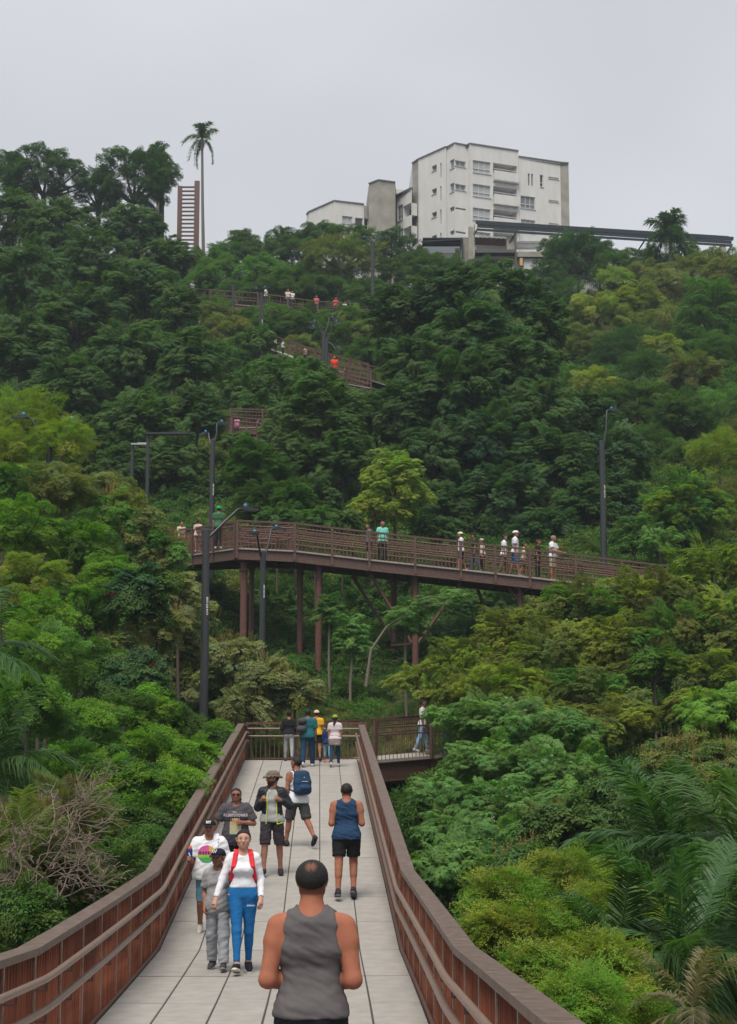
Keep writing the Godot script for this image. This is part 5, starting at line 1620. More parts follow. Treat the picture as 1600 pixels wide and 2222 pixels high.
# cuts: [0, normal, offset] keeps normal.p < offset; [1, a, b, r] takes a capsule away
func nets(out: Dictionary, bones: Array, cuts: Array, cell: float, paint = null, amp := 0.0, freq := 9.0) -> void:
	var lo := Vector3.ONE * 1e6
	var hi := -lo
	for bn in bones:
		var r: float = maxf(bn[2], bn[3]) + cell * 2.0
		for p in [bn[0], bn[1]]:
			lo = lo.min(p - Vector3.ONE * r)
			hi = hi.max(p + Vector3.ONE * r)
	var nx := int((hi.x - lo.x) / cell) + 2
	var ny := int((hi.y - lo.y) / cell) + 2
	var nz := int((hi.z - lo.z) / cell) + 2
	var g := PackedFloat32Array()
	g.resize(nx * ny * nz)
	g.fill(1.0)
	var sy := nx
	var sz := nx * ny
	for bn in bones:
		var a: Vector3 = bn[0]
		var b: Vector3 = bn[1]
		var ra: float = bn[2]
		var rb: float = bn[3]
		var k: float = bn[4]
		var flat: int = bn[5]
		var ab := b - a
		var inv := 1.0 / maxf(ab.length_squared(), 1e-9)
		var axis := ab.normalized()
		var m := maxf(ra, rb) + maxf(k, cell * 2.0) + cell
		var i0 := maxi(0, int((minf(a.x, b.x) - m - lo.x) / cell))
		var i1 := mini(nx - 1, int((maxf(a.x, b.x) + m - lo.x) / cell) + 1)
		var j0 := maxi(0, int((minf(a.y, b.y) - m - lo.y) / cell))
		var j1 := mini(ny - 1, int((maxf(a.y, b.y) + m - lo.y) / cell) + 1)
		var k0 := maxi(0, int((minf(a.z, b.z) - m - lo.z) / cell))
		var k1 := mini(nz - 1, int((maxf(a.z, b.z) + m - lo.z) / cell) + 1)
		for kk in range(k0, k1 + 1):
			for jj in range(j0, j1 + 1):
				var at_ := kk * sz + jj * sy
				for ii in range(i0, i1 + 1):
					var p := Vector3(lo.x + ii * cell, lo.y + jj * cell, lo.z + kk * cell) - a
					var t := clampf(p.dot(ab) * inv, 0.0, 1.0)
					var d := (p - ab * t).length() - (ra + (rb - ra) * t)
					if flat:
						d = maxf(d, (p - ab).dot(axis))
						if flat == 2: d = maxf(d, -p.dot(axis))
					var v := g[at_ + ii]
					var h := k - absf(v - d)
					if h > 0.0:
						g[at_ + ii] = minf(v, d) - h * h * 0.25 / k
					elif d < v:
						g[at_ + ii] = d
	var act := PackedInt32Array()
	var near := cell * 2.3
	for at_ in g.size():
		if g[at_] < near: act.append(at_)
	for c in cuts:
		for at_ in act:
			var p := Vector3(lo.x + (at_ % nx) * cell, lo.y + ((at_ / nx) % ny) * cell, lo.z + (at_ / sz) * cell)
			if c[0] == 0:
				g[at_] = maxf(g[at_], p.dot(c[1]) - c[2])
			else:
				var ab: Vector3 = c[2] - c[1]
				var t := clampf((p - c[1]).dot(ab) / maxf(ab.length_squared(), 1e-9), 0.0, 1.0)
				g[at_] = maxf(g[at_], c[3] - (p - c[1] - ab * t).length())
	var V: PackedVector3Array = out.V
	var N: PackedVector3Array = out.N
	var C: PackedColorArray = out.C
	var I: PackedInt32Array = out.I
	var index := {}
	var off := [0, 1, sy, sy + 1, sz, sz + 1, sz + sy, sz + sy + 1]
	var edges := [[0, 1], [2, 3], [4, 5], [6, 7], [0, 2], [1, 3], [4, 6], [5, 7], [0, 4], [1, 5], [2, 6], [3, 7]]
	var skip := cell * 2.2
	var wr := FastNoiseLite.new()
	wr.seed = 5
	wr.frequency = freq
	wr.fractal_octaves = 2
	for at_ in act:
		if absf(g[at_]) > skip: continue
		var ii: int = at_ % nx
		var jj: int = (at_ / nx) % ny
		var kk: int = at_ / sz
		if ii >= nx - 1 or jj >= ny - 1 or kk >= nz - 1: continue
		var q := [g[at_], g[at_ + 1], g[at_ + sy], g[at_ + sy + 1], g[at_ + sz], g[at_ + sz + 1], g[at_ + sz + sy], g[at_ + sz + sy + 1]]
		var neg := 0
		for v in q:
			if v < 0.0: neg += 1
		if neg == 0 or neg == 8: continue
		var sum := Vector3.ZERO
		var n := 0
		for e in edges:
			var a: float = q[e[0]]
			var b: float = q[e[1]]
			if (a < 0.0) != (b < 0.0):
				var t := a / (a - b)
				var pa := Vector3(e[0] & 1, (e[0] >> 1) & 1, (e[0] >> 2) & 1)
				var pb := Vector3(e[1] & 1, (e[1] >> 1) & 1, (e[1] >> 2) & 1)
				sum += pa.lerp(pb, t)
				n += 1
		var p := lo + (Vector3(ii, jj, kk) + sum / n) * cell
		var nm := Vector3(q[1] + q[3] + q[5] + q[7] - q[0] - q[2] - q[4] - q[6], q[2] + q[3] + q[6] + q[7] - q[0] - q[1] - q[4] - q[5], q[4] + q[5] + q[6] + q[7] - q[0] - q[1] - q[2] - q[3]).normalized()
		if amp > 0.0:
			p += nm * amp * (wr.get_noise_3d(p.x * 0.55 + p.y * 0.35, p.y * 1.9 - p.x * 0.8, p.z * 0.6) + 0.35 * wr.get_noise_3d(p.x * 2.0, p.y * 3.1, p.z * 2.0))
		index[at_] = V.size()
		V.append(p)
		N.append(nm)
		C.append(paint.call(p) if paint != null else Color.WHITE)
	for at_ in index:
		var here := g[at_] as float
		var ii: int = at_ % nx
		var jj: int = (at_ / nx) % ny
		var kk: int = at_ / sz
		for ax in 3:
			var o: int = [1, sy, sz][ax]
			var u: int = [sy, sz, 1][ax]
			var w: int = [sz, 1, sy][ax]
			if (ax == 0 and (jj == 0 or kk == 0)) or (ax == 1 and (kk == 0 or ii == 0)) or (ax == 2 and (ii == 0 or jj == 0)): continue
			var there := g[at_ + o]
			if (here < 0.0) == (there < 0.0): continue
			if not (index.has(at_ - u) and index.has(at_ - w) and index.has(at_ - u - w)): continue
			var a: int = index[at_]
			var b: int = index[at_ - u]
			var c: int = index[at_ - u - w]
			var d: int = index[at_ - w]
			if here < 0.0:
				for v in [a, c, b, a, d, c]: I.append(v)
			else:
				for v in [a, b, c, a, c, d]: I.append(v)
	out.V = V
	out.N = N
	out.C = C
	out.I = I

func net_new() -> Dictionary:
	return {"V": PackedVector3Array(), "N": PackedVector3Array(), "C": PackedColorArray(), "I": PackedInt32Array()}

func net_mesh(out: Dictionary, smooth := true) -> ArrayMesh:
	var arr := []
	arr.resize(Mesh.ARRAY_MAX)
	arr[Mesh.ARRAY_VERTEX] = out.V
	if smooth:                      # normals of the meshed surface itself, shared by the faces round each point
		var n := PackedVector3Array()
		n.resize(out.V.size())
		var V: PackedVector3Array = out.V
		var I: PackedInt32Array = out.I
		for k in range(0, I.size(), 3):
			var f := (V[I[k + 2]] - V[I[k]]).cross(V[I[k + 1]] - V[I[k]])
			for e in 3: n[I[k + e]] += f
		for k in n.size():
			n[k] = n[k].normalized() if n[k].length_squared() > 1e-16 else out.N[k]
		arr[Mesh.ARRAY_NORMAL] = n
	else:
		arr[Mesh.ARRAY_NORMAL] = out.N
	arr[Mesh.ARRAY_COLOR] = out.C
	arr[Mesh.ARRAY_INDEX] = out.I
	var m := ArrayMesh.new()
	if out.V.size() and out.I.size():
		m.add_surface_from_arrays(Mesh.PRIMITIVE_TRIANGLES, arr)
	return m

var cloth_store := {}
var skin_material: StandardMaterial3D

func cloth(c: Array, rough := 0.85) -> StandardMaterial3D:
	var key := str(c, rough)
	if not cloth_store.has(key):
		var m := StandardMaterial3D.new()
		m.resource_name = "cloth"
		m.albedo_color = lin(c[0], c[1], c[2])
		m.roughness = rough
		m.metallic_specular = 0.3
		m.vertex_color_use_as_albedo = true
		cloth_store[key] = m
	return cloth_store[key]

func rx(p: Vector3, a: float) -> Vector3:      # lean forward by a about the hips
	var c := Vector3(0, 0.93, 0)
	return c + (p - c).rotated(Vector3.RIGHT, a)

# joints of a figure of 1.72 m that faces +z; its left side is +x
func skeleton(s: Dictionary) -> Dictionary:
	var J := {}
	var lean: float = s.get("lean", 0.04)
	var w: float = s.get("wide", 1.0)
	for e in [["L", 1], ["R", -1]]:
		var g = s.get("leg" + e[0], [0.0, 0.0, 0.0, 0.0])
		var hip := Vector3(0.092 * e[1] * minf(w, 1.15), 0.91, 0)
		var a: float = g[0]
		var out: float = (g[3] + s.get("apart", 0.03)) * e[1]
		var knee := hip + Vector3(out, -cos(a), sin(a)).normalized() * 0.43
		var b: float = a - g[1]
		var ank := knee + Vector3(out * 0.6, -cos(b), sin(b)).normalized() * 0.405
		J["hip" + e[0]] = hip
		J["knee" + e[0]] = knee
		J["ank" + e[0]] = ank
		J["foot" + e[0]] = Basis(Vector3.UP, 0.12 * e[1]) * Basis(Vector3.RIGHT, g[2])     # pitch: positive points the toes down
		var sh := rx(Vector3(0.170 * e[1] * w, 1.382 - s.get("slope", 0.0), -0.005), lean)
		var m = s.get("arm" + e[0], [Vector3(0.12 * e[1], -1, -0.05), Vector3(0.02 * e[1], -1, 0.2)])
		var el: Vector3 = sh + m[0].normalized() * 0.285
		var wr: Vector3 = el + m[1].normalized() * 0.245
		J["sh" + e[0]] = sh
		J["el" + e[0]] = el
		J["wr" + e[0]] = wr
	var low := 1e6
	for e in ["L", "R"]:
		for p in [Vector3(0, -0.085, -0.07), Vector3(0, -0.085, 0.13)]:
			low = minf(low, (J["ank" + e] + J["foot" + e] * p).y)
	J.drop = low
	J.neck = rx(Vector3(0, 1.47, -0.012), lean)
	J.head = rx(Vector3(0, 1.60, 0.012), lean)
	return J

func torso_bones(s: Dictionary, grow: float) -> Array:
	var lean: float = s.get("lean", 0.04)
	var w: float = s.get("wide", 1.0)
	var belly: float = s.get("belly", 1.0)
	var hips: float = s.get("hips", 1.0)
	var bust: float = s.get("bust", 0.0)
	var r := []
	r.append(bone(Vector3(-0.068 * hips, 0.93, -0.01), Vector3(0.068 * hips, 0.93, -0.01), 0.102 * hips + grow, 0.102 * hips + grow, 0.05))
	r.append(bone(rx(Vector3(-0.055 * belly, 1.07, 0.012 * belly), lean), rx(Vector3(0.055 * belly, 1.07, 0.012 * belly), lean), 0.096 * belly + grow, 0.096 * belly + grow, 0.07))
	r.append(bone(rx(Vector3(-0.072 * w, 1.25, 0.0), lean), rx(Vector3(0.072 * w, 1.25, 0.0), lean), 0.105 * sqrt(w) + grow, 0.105 * sqrt(w) + grow, 0.07))
	r.append(bone(rx(Vector3(-0.105 * w, 1.368, -0.012), lean), rx(Vector3(0.105 * w, 1.368, -0.012), lean), 0.064 * w + grow, 0.064 * w + grow, 0.06))
	r.append(bone(rx(Vector3(0, 1.39, -0.02), lean), rx(Vector3(0, 1.47, -0.014), lean), 0.085 * sqrt(w) + grow, 0.054 * sqrt(w) + grow, 0.08))
	for e in [-1, 1]:
		r.append(bone(Vector3(0.065 * e * hips, 0.90, -0.055), Vector3(0.07 * e * hips, 0.86, -0.045), 0.078 * hips + grow, 0.07 * hips + grow, 0.05))
		if bust > 0.0:
			r.append(bone(rx(Vector3(0.062 * e, 1.235, 0.085), lean), rx(Vector3(0.06 * e, 1.24, 0.09), lean), 0.055 * bust + grow * 0.7, 0.055 * bust + grow * 0.7, 0.05))
	return r

func leg_bones(s: Dictionary, J: Dictionary, e: String) -> Array:
	var w: float = s.get("limb", 1.0)
	var hip: Vector3 = J["hip" + e]
	var knee: Vector3 = J["knee" + e]
	var ank: Vector3 = J["ank" + e]
	var back: Vector3 = (ank - knee).normalized().cross(Vector3.RIGHT).normalized()
	if back.z > 0: back = -back
	return [bone(hip, knee, 0.082 * w * s.get("thigh", 1.0), 0.056 * w, 0.03), bone(knee, ank, 0.054 * w, 0.036 * w, 0.025),
		bone(knee.lerp(ank, 0.18) + back * 0.014, knee.lerp(ank, 0.42) + back * 0.016, 0.05 * w, 0.046 * w, 0.03)]

func arm_bones(s: Dictionary, J: Dictionary, e: String) -> Array:
	var w: float = s.get("arm", 1.0)
	var sh: Vector3 = J["sh" + e]
	var el: Vector3 = J["el" + e]
	var wr: Vector3 = J["wr" + e]
	return [bone(sh - Vector3(signf(sh.x) * 0.016, 0.006, 0), sh + (el - sh) * 0.28, 0.056 * w, 0.055 * w, 0.05), bone(sh, el, 0.052 * w, 0.040 * w, 0.025),
		bone(el, el.lerp(wr, 0.4), 0.041 * w, 0.042 * w, 0.02), bone(el.lerp(wr, 0.3), wr, 0.041 * w, 0.026 * w, 0.02)]

func hand_bones(J: Dictionary, e: String, curl: float, inward: Vector3) -> Array:
	var wr: Vector3 = J["wr" + e]
	var f: Vector3 = (wr - J["el" + e]).normalized()
	var n := (inward - f * inward.dot(f)).normalized()        # the way the palm faces
	var s := f.cross(n) * (1.0 if e == "L" else -1.0)         # towards the thumb
	var r := []
	for k in 3:
		var o := s * (0.022 * (k - 1))
		r.append(bone(wr + o * 0.6, wr + f * 0.078 + o, 0.019, 0.015, 0.02))
	for k in 4:
		var o: Vector3 = s * (0.030 - 0.020 * k)
		var len: float = [0.068, 0.076, 0.070, 0.055][k]
		var p0 := wr + f * 0.082 + o
		var d1 := f.rotated(s.normalized(), 0).lerp(n, 0.0)
		d1 = (f * cos(curl) + n * sin(curl)).normalized()
		var d2 := (f * cos(curl * 2.3) + n * sin(curl * 2.3)).normalized()
		var p1 := p0 + d1 * len * 0.52
		r.append(bone(p0 - f * 0.012, p1, 0.0098, 0.0088, 0.006))
		r.append(bone(p1, p1 + d2 * len * 0.48, 0.0088, 0.0072, 0.005))
	var t0 := wr + f * 0.022 + s * 0.026
	var td := (f * 0.75 + s * 0.55 + n * (0.25 + curl * 0.3)).normalized()
	r.append(bone(t0, t0 + td * 0.038, 0.0135, 0.0105, 0.012))
	r.append(bone(t0 + td * 0.038, t0 + td * 0.038 + (td + f * 0.4 + n * curl * 0.4).normalized() * 0.03, 0.0105, 0.0085, 0.006))
	return r

func moved(bones: Array, b: Basis, o: Vector3) -> Array:
	var r := []
	for bn in bones: r.append([b * bn[0] + o, b * bn[1] + o, bn[2], bn[3], bn[4], bn[5]])
	return r

func moved_cuts(cuts: Array, b: Basis, o: Vector3) -> Array:
	var r := []
	for c in cuts:
		if c[0] == 0:
			var n: Vector3 = b * c[1]
			r.append([0, n, c[2] + n.dot(o)])
		else: r.append([1, b * c[1] + o, b * c[2] + o, c[3]])
	return r

const HEAD := [[Vector3(0, 0.030, -0.032), Vector3(0, 0.032, 0.016), 0.084, 0.080, 0.02, 0], [Vector3(0, 0.0, 0.028), Vector3(0, -0.05, 0.042), 0.066, 0.05, 0.03, 0], [Vector3(-0.032, -0.055, 0.018), Vector3(0.032, -0.055, 0.018), 0.042, 0.042, 0.03, 0], [Vector3(0, -0.088, 0.058), Vector3(0, -0.084, 0.06), 0.024, 0.024, 0.03, 0], [Vector3(0, 0.012, 0.092), Vector3(0, -0.022, 0.106), 0.009, 0.015, 0.012, 0], [Vector3(-0.034, 0.026, 0.074), Vector3(0.034, 0.026, 0.074), 0.016, 0.016, 0.014, 0], [Vector3(-0.018, -0.054, 0.084), Vector3(0.018, -0.054, 0.084), 0.010, 0.010, 0.010, 0], [Vector3(0.082, 0.012, -0.006), Vector3(0.079, -0.022, 0.0), 0.017, 0.012, 0.008, 0], [Vector3(-0.082, 0.012, -0.006), Vector3(-0.079, -0.022, 0.0), 0.017, 0.012, 0.008, 0], [Vector3(0.04, -0.02, 0.062), Vector3(0.042, -0.022, 0.06), 0.026, 0.026, 0.02, 0], [Vector3(-0.04, -0.02, 0.062), Vector3(-0.042, -0.022, 0.06), 0.026, 0.026, 0.02, 0]]

# builds one person; s holds size, pose and clothes
func person(s: Dictionary) -> Node3D:
	var root := thing("person", s.label, "person", s.at, s.get("yaw", 0.0), s.get("group", ""))
	var scale: float = s.get("height", 1.70) / 1.72
	var cell: float = s.get("cell", 0.015) / scale
	var fine: float = s.get("fine", 0.006) / scale
	var J := skeleton(s)
	var base := Transform3D(Basis().scaled(Vector3.ONE * scale), Vector3(0, -J.drop * scale, 0))
	var sk: Array = s.get("skin", [0.36, 0.185, 0.115])
	var skin := Color(sk[0] * 0.80, sk[1] * 0.78, sk[2] * 0.80)
	if skin_material == null:
		skin_material = StandardMaterial3D.new()
		skin_material.resource_name = "skin"
		skin_material.vertex_color_use_as_albedo = true
		skin_material.roughness = 0.62
		skin_material.metallic_specular = 0.28
		skin_material.subsurf_scatter_enabled = true
		skin_material.subsurf_scatter_strength = 0.12
	var tone := FastNoiseLite.new()
	tone.seed = 8
	tone.frequency = 14.0
	var plain := func(p: Vector3) -> Color: return skin * (1.0 + 0.16 * tone.get_noise_3dv(p))
	# the body, one continuous figure
	var body := net_new()
	var bones := torso_bones(s, 0.0)
	for e in ["L", "R"]:
		bones.append_array(leg_bones(s, J, e))
		bones.append_array(arm_bones(s, J, e))
		var F: Basis = J["foot" + e]
		var an: Vector3 = J["ank" + e]
		bones.append(bone(an, an + F * Vector3(0, -0.05, -0.03), 0.035, 0.034, 0.02))
		bones.append(bone(an + F * Vector3(0, -0.04, 0.0), an + F * Vector3(0, -0.055, 0.12), 0.034, 0.026, 0.02))
	bones.append(bone(J.neck + Vector3(0, -0.04, 0), J.head + Vector3(0, -0.04, -0.02), 0.057 * s.get("neck", 1.0), 0.054 * s.get("neck", 1.0), 0.03))
	nets(body, bones, [], cell, plain)
	var HB: Basis = Basis(Vector3.UP, s.get("look", 0.0)) * Basis(Vector3.RIGHT, s.get("nod", 0.0)) * Basis.from_scale(Vector3.ONE * s.get("head", 1.0))
	var ho: Vector3 = J.head
	var hinv := HB.inverse()
	var brow: Color = Color(skin.r * 0.22, skin.g * 0.2, skin.b * 0.22)
	var beard: bool = s.get("beard", false)
	var face := func(p: Vector3) -> Color:
		var q: Vector3 = hinv * (p - ho)
		var c := skin * (1.0 + 0.16 * tone.get_noise_3dv(p))
		if q.z > 0.045:
			var ax := absf(q.x)
			if absf(q.y - 0.031) < 0.0042 and ax > 0.014 and ax < 0.050: c = brow
			elif absf(q.y - 0.010) < 0.0052 and absf(ax - 0.031) < 0.012: c = Color(0.03, 0.02, 0.017)
			elif absf(q.y + 0.055) < 0.0085 and ax < 0.024: c = Color(skin.r * 0.82, skin.g * 0.62, skin.b * 0.66)
		if s.has("hair") and q.z < 0.012 and q.y > -0.075 and q.y < 0.02 and (absf(q.x) < 0.078):
			c = c.lerp(Color(s.hair[0], s.hair[1], s.hair[2]), 0.55)
		if beard and q.y < -0.038 and q.z > 0.0 and q.y > -0.12 and not (absf(q.y + 0.055) < 0.008 and absf(q.x) < 0.02): c = Color(0.06, 0.035, 0.025)
		return c
	var hb := HEAD.duplicate()
	hb.append([Vector3(0, -0.05, -0.022), Vector3(0, -0.135, -0.026), 0.056 * s.get("neck", 1.0), 0.06 * s.get("neck", 1.0), 0.02, 0])
	nets(body, moved(hb, HB, ho), [], fine, face)
	if s.get("hands", true):
		for e in ["L", "R"]:
			nets(body, hand_bones(J, e, s.get("curl" + e, 0.5), s.get("palm" + e, Vector3(-1 if e == "L" else 1, 0, 0))), [], fine, plain)
	else:
		for e in ["L", "R"]:
			var f: Vector3 = (J["wr" + e] - J["el" + e]).normalized()
			nets(body, [bone(J["wr" + e], J["wr" + e] + f * 0.09, 0.026, 0.03, 0.01), bone(J["wr" + e] + f * 0.09, J["wr" + e] + f * 0.15, 0.03, 0.015, 0.01)], [], cell, plain)
	put("body", net_mesh(body), skin_material, root, base)
	# hair
	if s.has("hair"):
		var hr := net_new()
		var hc: Color = Color(s.hair[0], s.hair[1], s.hair[2])
		var style: String = s.get("hairstyle", "short")
		var g: float = 0.0045 if style == "short" else 0.007
		var b := [[Vector3(0, 0.030, -0.032), Vector3(0, 0.032, 0.016), 0.084 + g, 0.080 + g, 0.02, 0]]
		var n := Vector3(0, -0.80, 0.60)
		var cuts := [[0, n, n.dot(Vector3(0, 0.072, 0.080))]]
		if style == "short":
			b.append([Vector3(0, 0.0, -0.042), Vector3(0, -0.05, -0.042), 0.066 + g, 0.047, 0.03, 0])
			cuts = [[0, n, n.dot(Vector3(0, 0.080, 0.070))]]
		if style == "back":
			n = Vector3(0, -0.60, 0.80)
			cuts = [[0, n, n.dot(Vector3(0, 0.078, 0.078))]]
			b.append([Vector3(0, 0.0, -0.045), Vector3(0, -0.06, -0.05), 0.07 + g, 0.05, 0.03, 0])
		for x in s.get("locks", []): b.append(x)
		var hairpaint := func(p: Vector3) -> Color:
			var q: Vector3 = hinv * (p - ho)
			if s.has("bald"):
				var dd: float = (q - s.bald[0]).length() + (0.012 if absf(q.x) < 0.007 else 0.0)
				if dd < s.bald[1]: return skin.lerp(hc, clampf((dd - s.bald[1] * 0.5) / (s.bald[1] * 0.5), 0.0, 1.0) * 0.42 + 0.56)
			return hc * (1.0 + 0.9 * maxf(tone.get_noise_3dv(p * 9.0), 0.0))
		nets(hr, moved(b, HB, ho), moved_cuts(cuts, HB, ho), fine, hairpaint, 0.002, 90.0)
		put("hair", net_mesh(hr), cloth([1, 1, 1], 0.55), root, base)
	# shirt
	if s.has("top"):
		var t: Dictionary = s.top
		var tn := net_new()
		var grow: float = t.get("loose", 0.016)
		var tb := torso_bones(s, grow)
		var kind: String = t.get("kind", "tee")
		var hem: float = t.get("hem", 0.86)
		if t.get("flare", 0.0) > 0.0:
			tb.append(bone(Vector3(-0.07 * s.get("hips", 1.0), 0.95, 0.0), Vector3(0.07 * s.get("hips", 1.0), 0.95, 0.0), 0.11 * s.get("belly", 1.0) + t.flare, 0.11 * s.get("belly", 1.0) + t.flare, 0.06))
			tb.append(bone(Vector3(-0.075 * s.get("hips", 1.0), 0.84, -0.01), Vector3(0.075 * s.get("hips", 1.0), 0.84, -0.01), 0.108 * s.get("hips", 1.0) + t.flare, 0.108 * s.get("hips", 1.0) + t.flare, 0.06))
		if hem < 0.95:
			var over: float = s.legs.get("loose", 0.016) + 0.010
			tb.append(bone(Vector3(-0.068 * s.get("hips", 1.0), 0.93, -0.01), Vector3(0.068 * s.get("hips", 1.0), 0.93, -0.01), 0.102 * s.get("hips", 1.0) + over, 0.102 * s.get("hips", 1.0) + over, 0.05))
			tb.append(bone(Vector3(-0.085 * s.get("hips", 1.0), 0.87, -0.02), Vector3(0.085 * s.get("hips", 1.0), 0.87, -0.02), 0.098 * s.get("hips", 1.0) + over, 0.098 * s.get("hips", 1.0) + over, 0.05))
		var aw: float = s.get("arm", 1.0)
		if kind == "tee" or kind == "long":
			for e in ["L", "R"]:
				var sh: Vector3 = J["sh" + e]
				var el: Vector3 = J["el" + e]
				var wr: Vector3 = J["wr" + e]
				tb.append(bone(sh - Vector3(signf(sh.x) * 0.015, 0.008, 0), sh + (el - sh) * 0.2, 0.058 * aw + grow, 0.060 * aw + grow, 0.05))
				if kind == "tee":
					tb.append(bone(sh, sh + (el - sh) * t.get("sleeve", 0.62), 0.058 * aw + grow, 0.062 * aw + grow, 0.02, 1))
				else:
					tb.append(bone(sh, el, 0.055 * aw + grow * 0.8, 0.044 * aw + grow, 0.02))
					nets(tn, [bone(sh.lerp(el, 0.8), el, 0.046 * aw + grow, 0.045 * aw + grow, 0.02), bone(el, el.lerp(wr, t.get("cuff", 0.96)), 0.046 * aw + grow, 0.033 * aw + grow, 0.02, 1)], [], cell, null, t.get("wrinkle", 0.006), 7.0)
		var cuts := [[0, Vector3(0, -1, 0), -hem]]
		var nk: Vector3 = J.neck
		if kind == "tank":
			var tw: float = t.get("strap", 0.135)
			for e in [-1, 1]:
				cuts.append([1, Vector3(e * (tw + 0.10), 1.30, 0.0), Vector3(e * (tw + 0.115), 1.48, 0.0), 0.105])
				cuts.append([1, Vector3(e * (tw + 0.105), 1.25, 0.0), Vector3(e * (tw + 0.16), 1.25, 0.0), 0.075])
			cuts.append([1, nk + Vector3(0, 0.035, -0.10), nk + Vector3(0, 0.035, 0.06), 0.082])
		else:
			cuts.append([1, nk + Vector3(0, 0.02, -0.05), nk + Vector3(0, 0.0, 0.08), t.get("neckline", 0.066)])
		if t.has("split"):      # an open front
			cuts.append([1, Vector3(0, 1.42, 0.25), Vector3(0, 0.80, 0.25), 0.17])
		var tc := [1, 1, 1]
		var tp = t.get("paint", null)
		nets(tn, tb, cuts, t.get("cell", cell), tp, t.get("wrinkle", 0.006), 7.0)
		var to := put(t.get("called", "shirt"), net_mesh(tn), cloth(t.color, t.get("rough", 0.85)), root, base)
		s.top_bones = tb
		for x in t.get("prints", []): print_on(to, tb, x)
	if s.has("vest"):        # a second layer worn open over the shirt
		var t: Dictionary = s.vest
		var vn := net_new()
		var grow: float = t.get("loose", 0.03)
		var vb := torso_bones(s, grow)
		for e in ["L", "R"]:
			var sh: Vector3 = J["sh" + e]
			var el: Vector3 = J["el" + e]
			var wr: Vector3 = J["wr" + e]
			vb.append(bone(sh, el, 0.06 + grow * 0.9, 0.048 + grow * 0.8, 0.03))
			vb.append(bone(el, el.lerp(wr, 0.92), 0.05 + grow * 0.7, 0.034 + grow * 0.5, 0.02, 1))
		vb.append(bone(J.neck + Vector3(0, -0.02, -0.05), J.neck + Vector3(0, 0.03, -0.05), 0.06, 0.05, 0.03))
		var cuts := [[0, Vector3(0, -1, 0), -t.get("hem", 0.84)], [1, J.neck + Vector3(0, 0.03, -0.01), J.neck + Vector3(0, 0.1, 0.0), 0.062]]
		cuts.append([1, Vector3(-0.004, 1.46, 0.20), Vector3(0.0, 0.78, 0.24), 0.135])
		nets(vn, vb, cuts, cell, null, 0.008, 8.0)
		put("jacket", net_mesh(vn), cloth(t.color, 0.45), root, base)
	# trousers, shorts
	if s.has("legs"):
		var t: Dictionary = s.legs
		var ln := net_new()
		var grow: float = t.get("loose", 0.016)
		var hips: float = s.get("hips", 1.0)
		var limb: float = s.get("limb", 1.0)
		var lb := []
		lb.append(bone(Vector3(-0.068 * hips, 0.93, -0.01), Vector3(0.068 * hips, 0.93, -0.01), 0.102 * hips + grow, 0.102 * hips + grow, 0.05))
		lb.append(bone(rx(Vector3(-0.055, 1.04, 0.01), s.get("lean", 0.04)), rx(Vector3(0.055, 1.04, 0.01), s.get("lean", 0.04)), 0.094 * s.get("belly", 1.0) + grow, 0.094 * s.get("belly", 1.0) + grow, 0.06))
		var to: float = t.get("to", 1.0)        # 1 is the ankle, 0.5 the knee
		for e in ["L", "R"]:
			var hip: Vector3 = J["hip" + e]
			var knee: Vector3 = J["knee" + e]
			var ank: Vector3 = J["ank" + e]
			var x := signf(hip.x)
			lb.append(bone(Vector3(0.065 * x * hips, 0.90, -0.055), Vector3(0.07 * x * hips, 0.86, -0.045), 0.078 * hips + grow, 0.07 * hips + grow, 0.05))
			var open: float = t.get("open", 0.0)
			if to <= 0.5:
				lb.append(bone(hip, hip.lerp(knee, to * 2.0), 0.086 * limb + grow, minf((0.084 - 0.022 * to * 2.0) * limb + grow * 0.8 + open * 0.6, 0.105), 0.014, 1))
			else:
				lb.append(bone(hip, knee, 0.085 * limb * s.get("thigh", 1.0) + grow, 0.058 * limb + grow + open * 0.5, 0.016))
				lb.append(bone(knee, knee.lerp(ank, (to - 0.5) * 2.0), 0.058 * limb + grow + open * 0.5, lerpf(0.052, 0.038, (to - 0.5) * 2.0) * limb + grow + open, 0.03, 1))
				if open < 0.02:
					lb.append(bone(knee.lerp(ank, 0.2) + Vector3(0, 0, -0.012), knee.lerp(ank, 0.42) + Vector3(0, 0, -0.014), 0.05 * limb + grow, 0.045 * limb + grow, 0.03))
		nets(ln, lb, [[0, Vector3(0, 1, 0), t.get("waist", minf(1.03, (s.top.get("hem", 0.86) if s.has("top") else 1.0) + 0.05))]], cell, t.get("paint", null), t.get("wrinkle", 0.006), 8.0)
		var lo := put(t.get("called", "shorts"), net_mesh(ln), cloth(t.color), root, base)
		for x in t.get("prints", []): print_on(lo, lb, x)
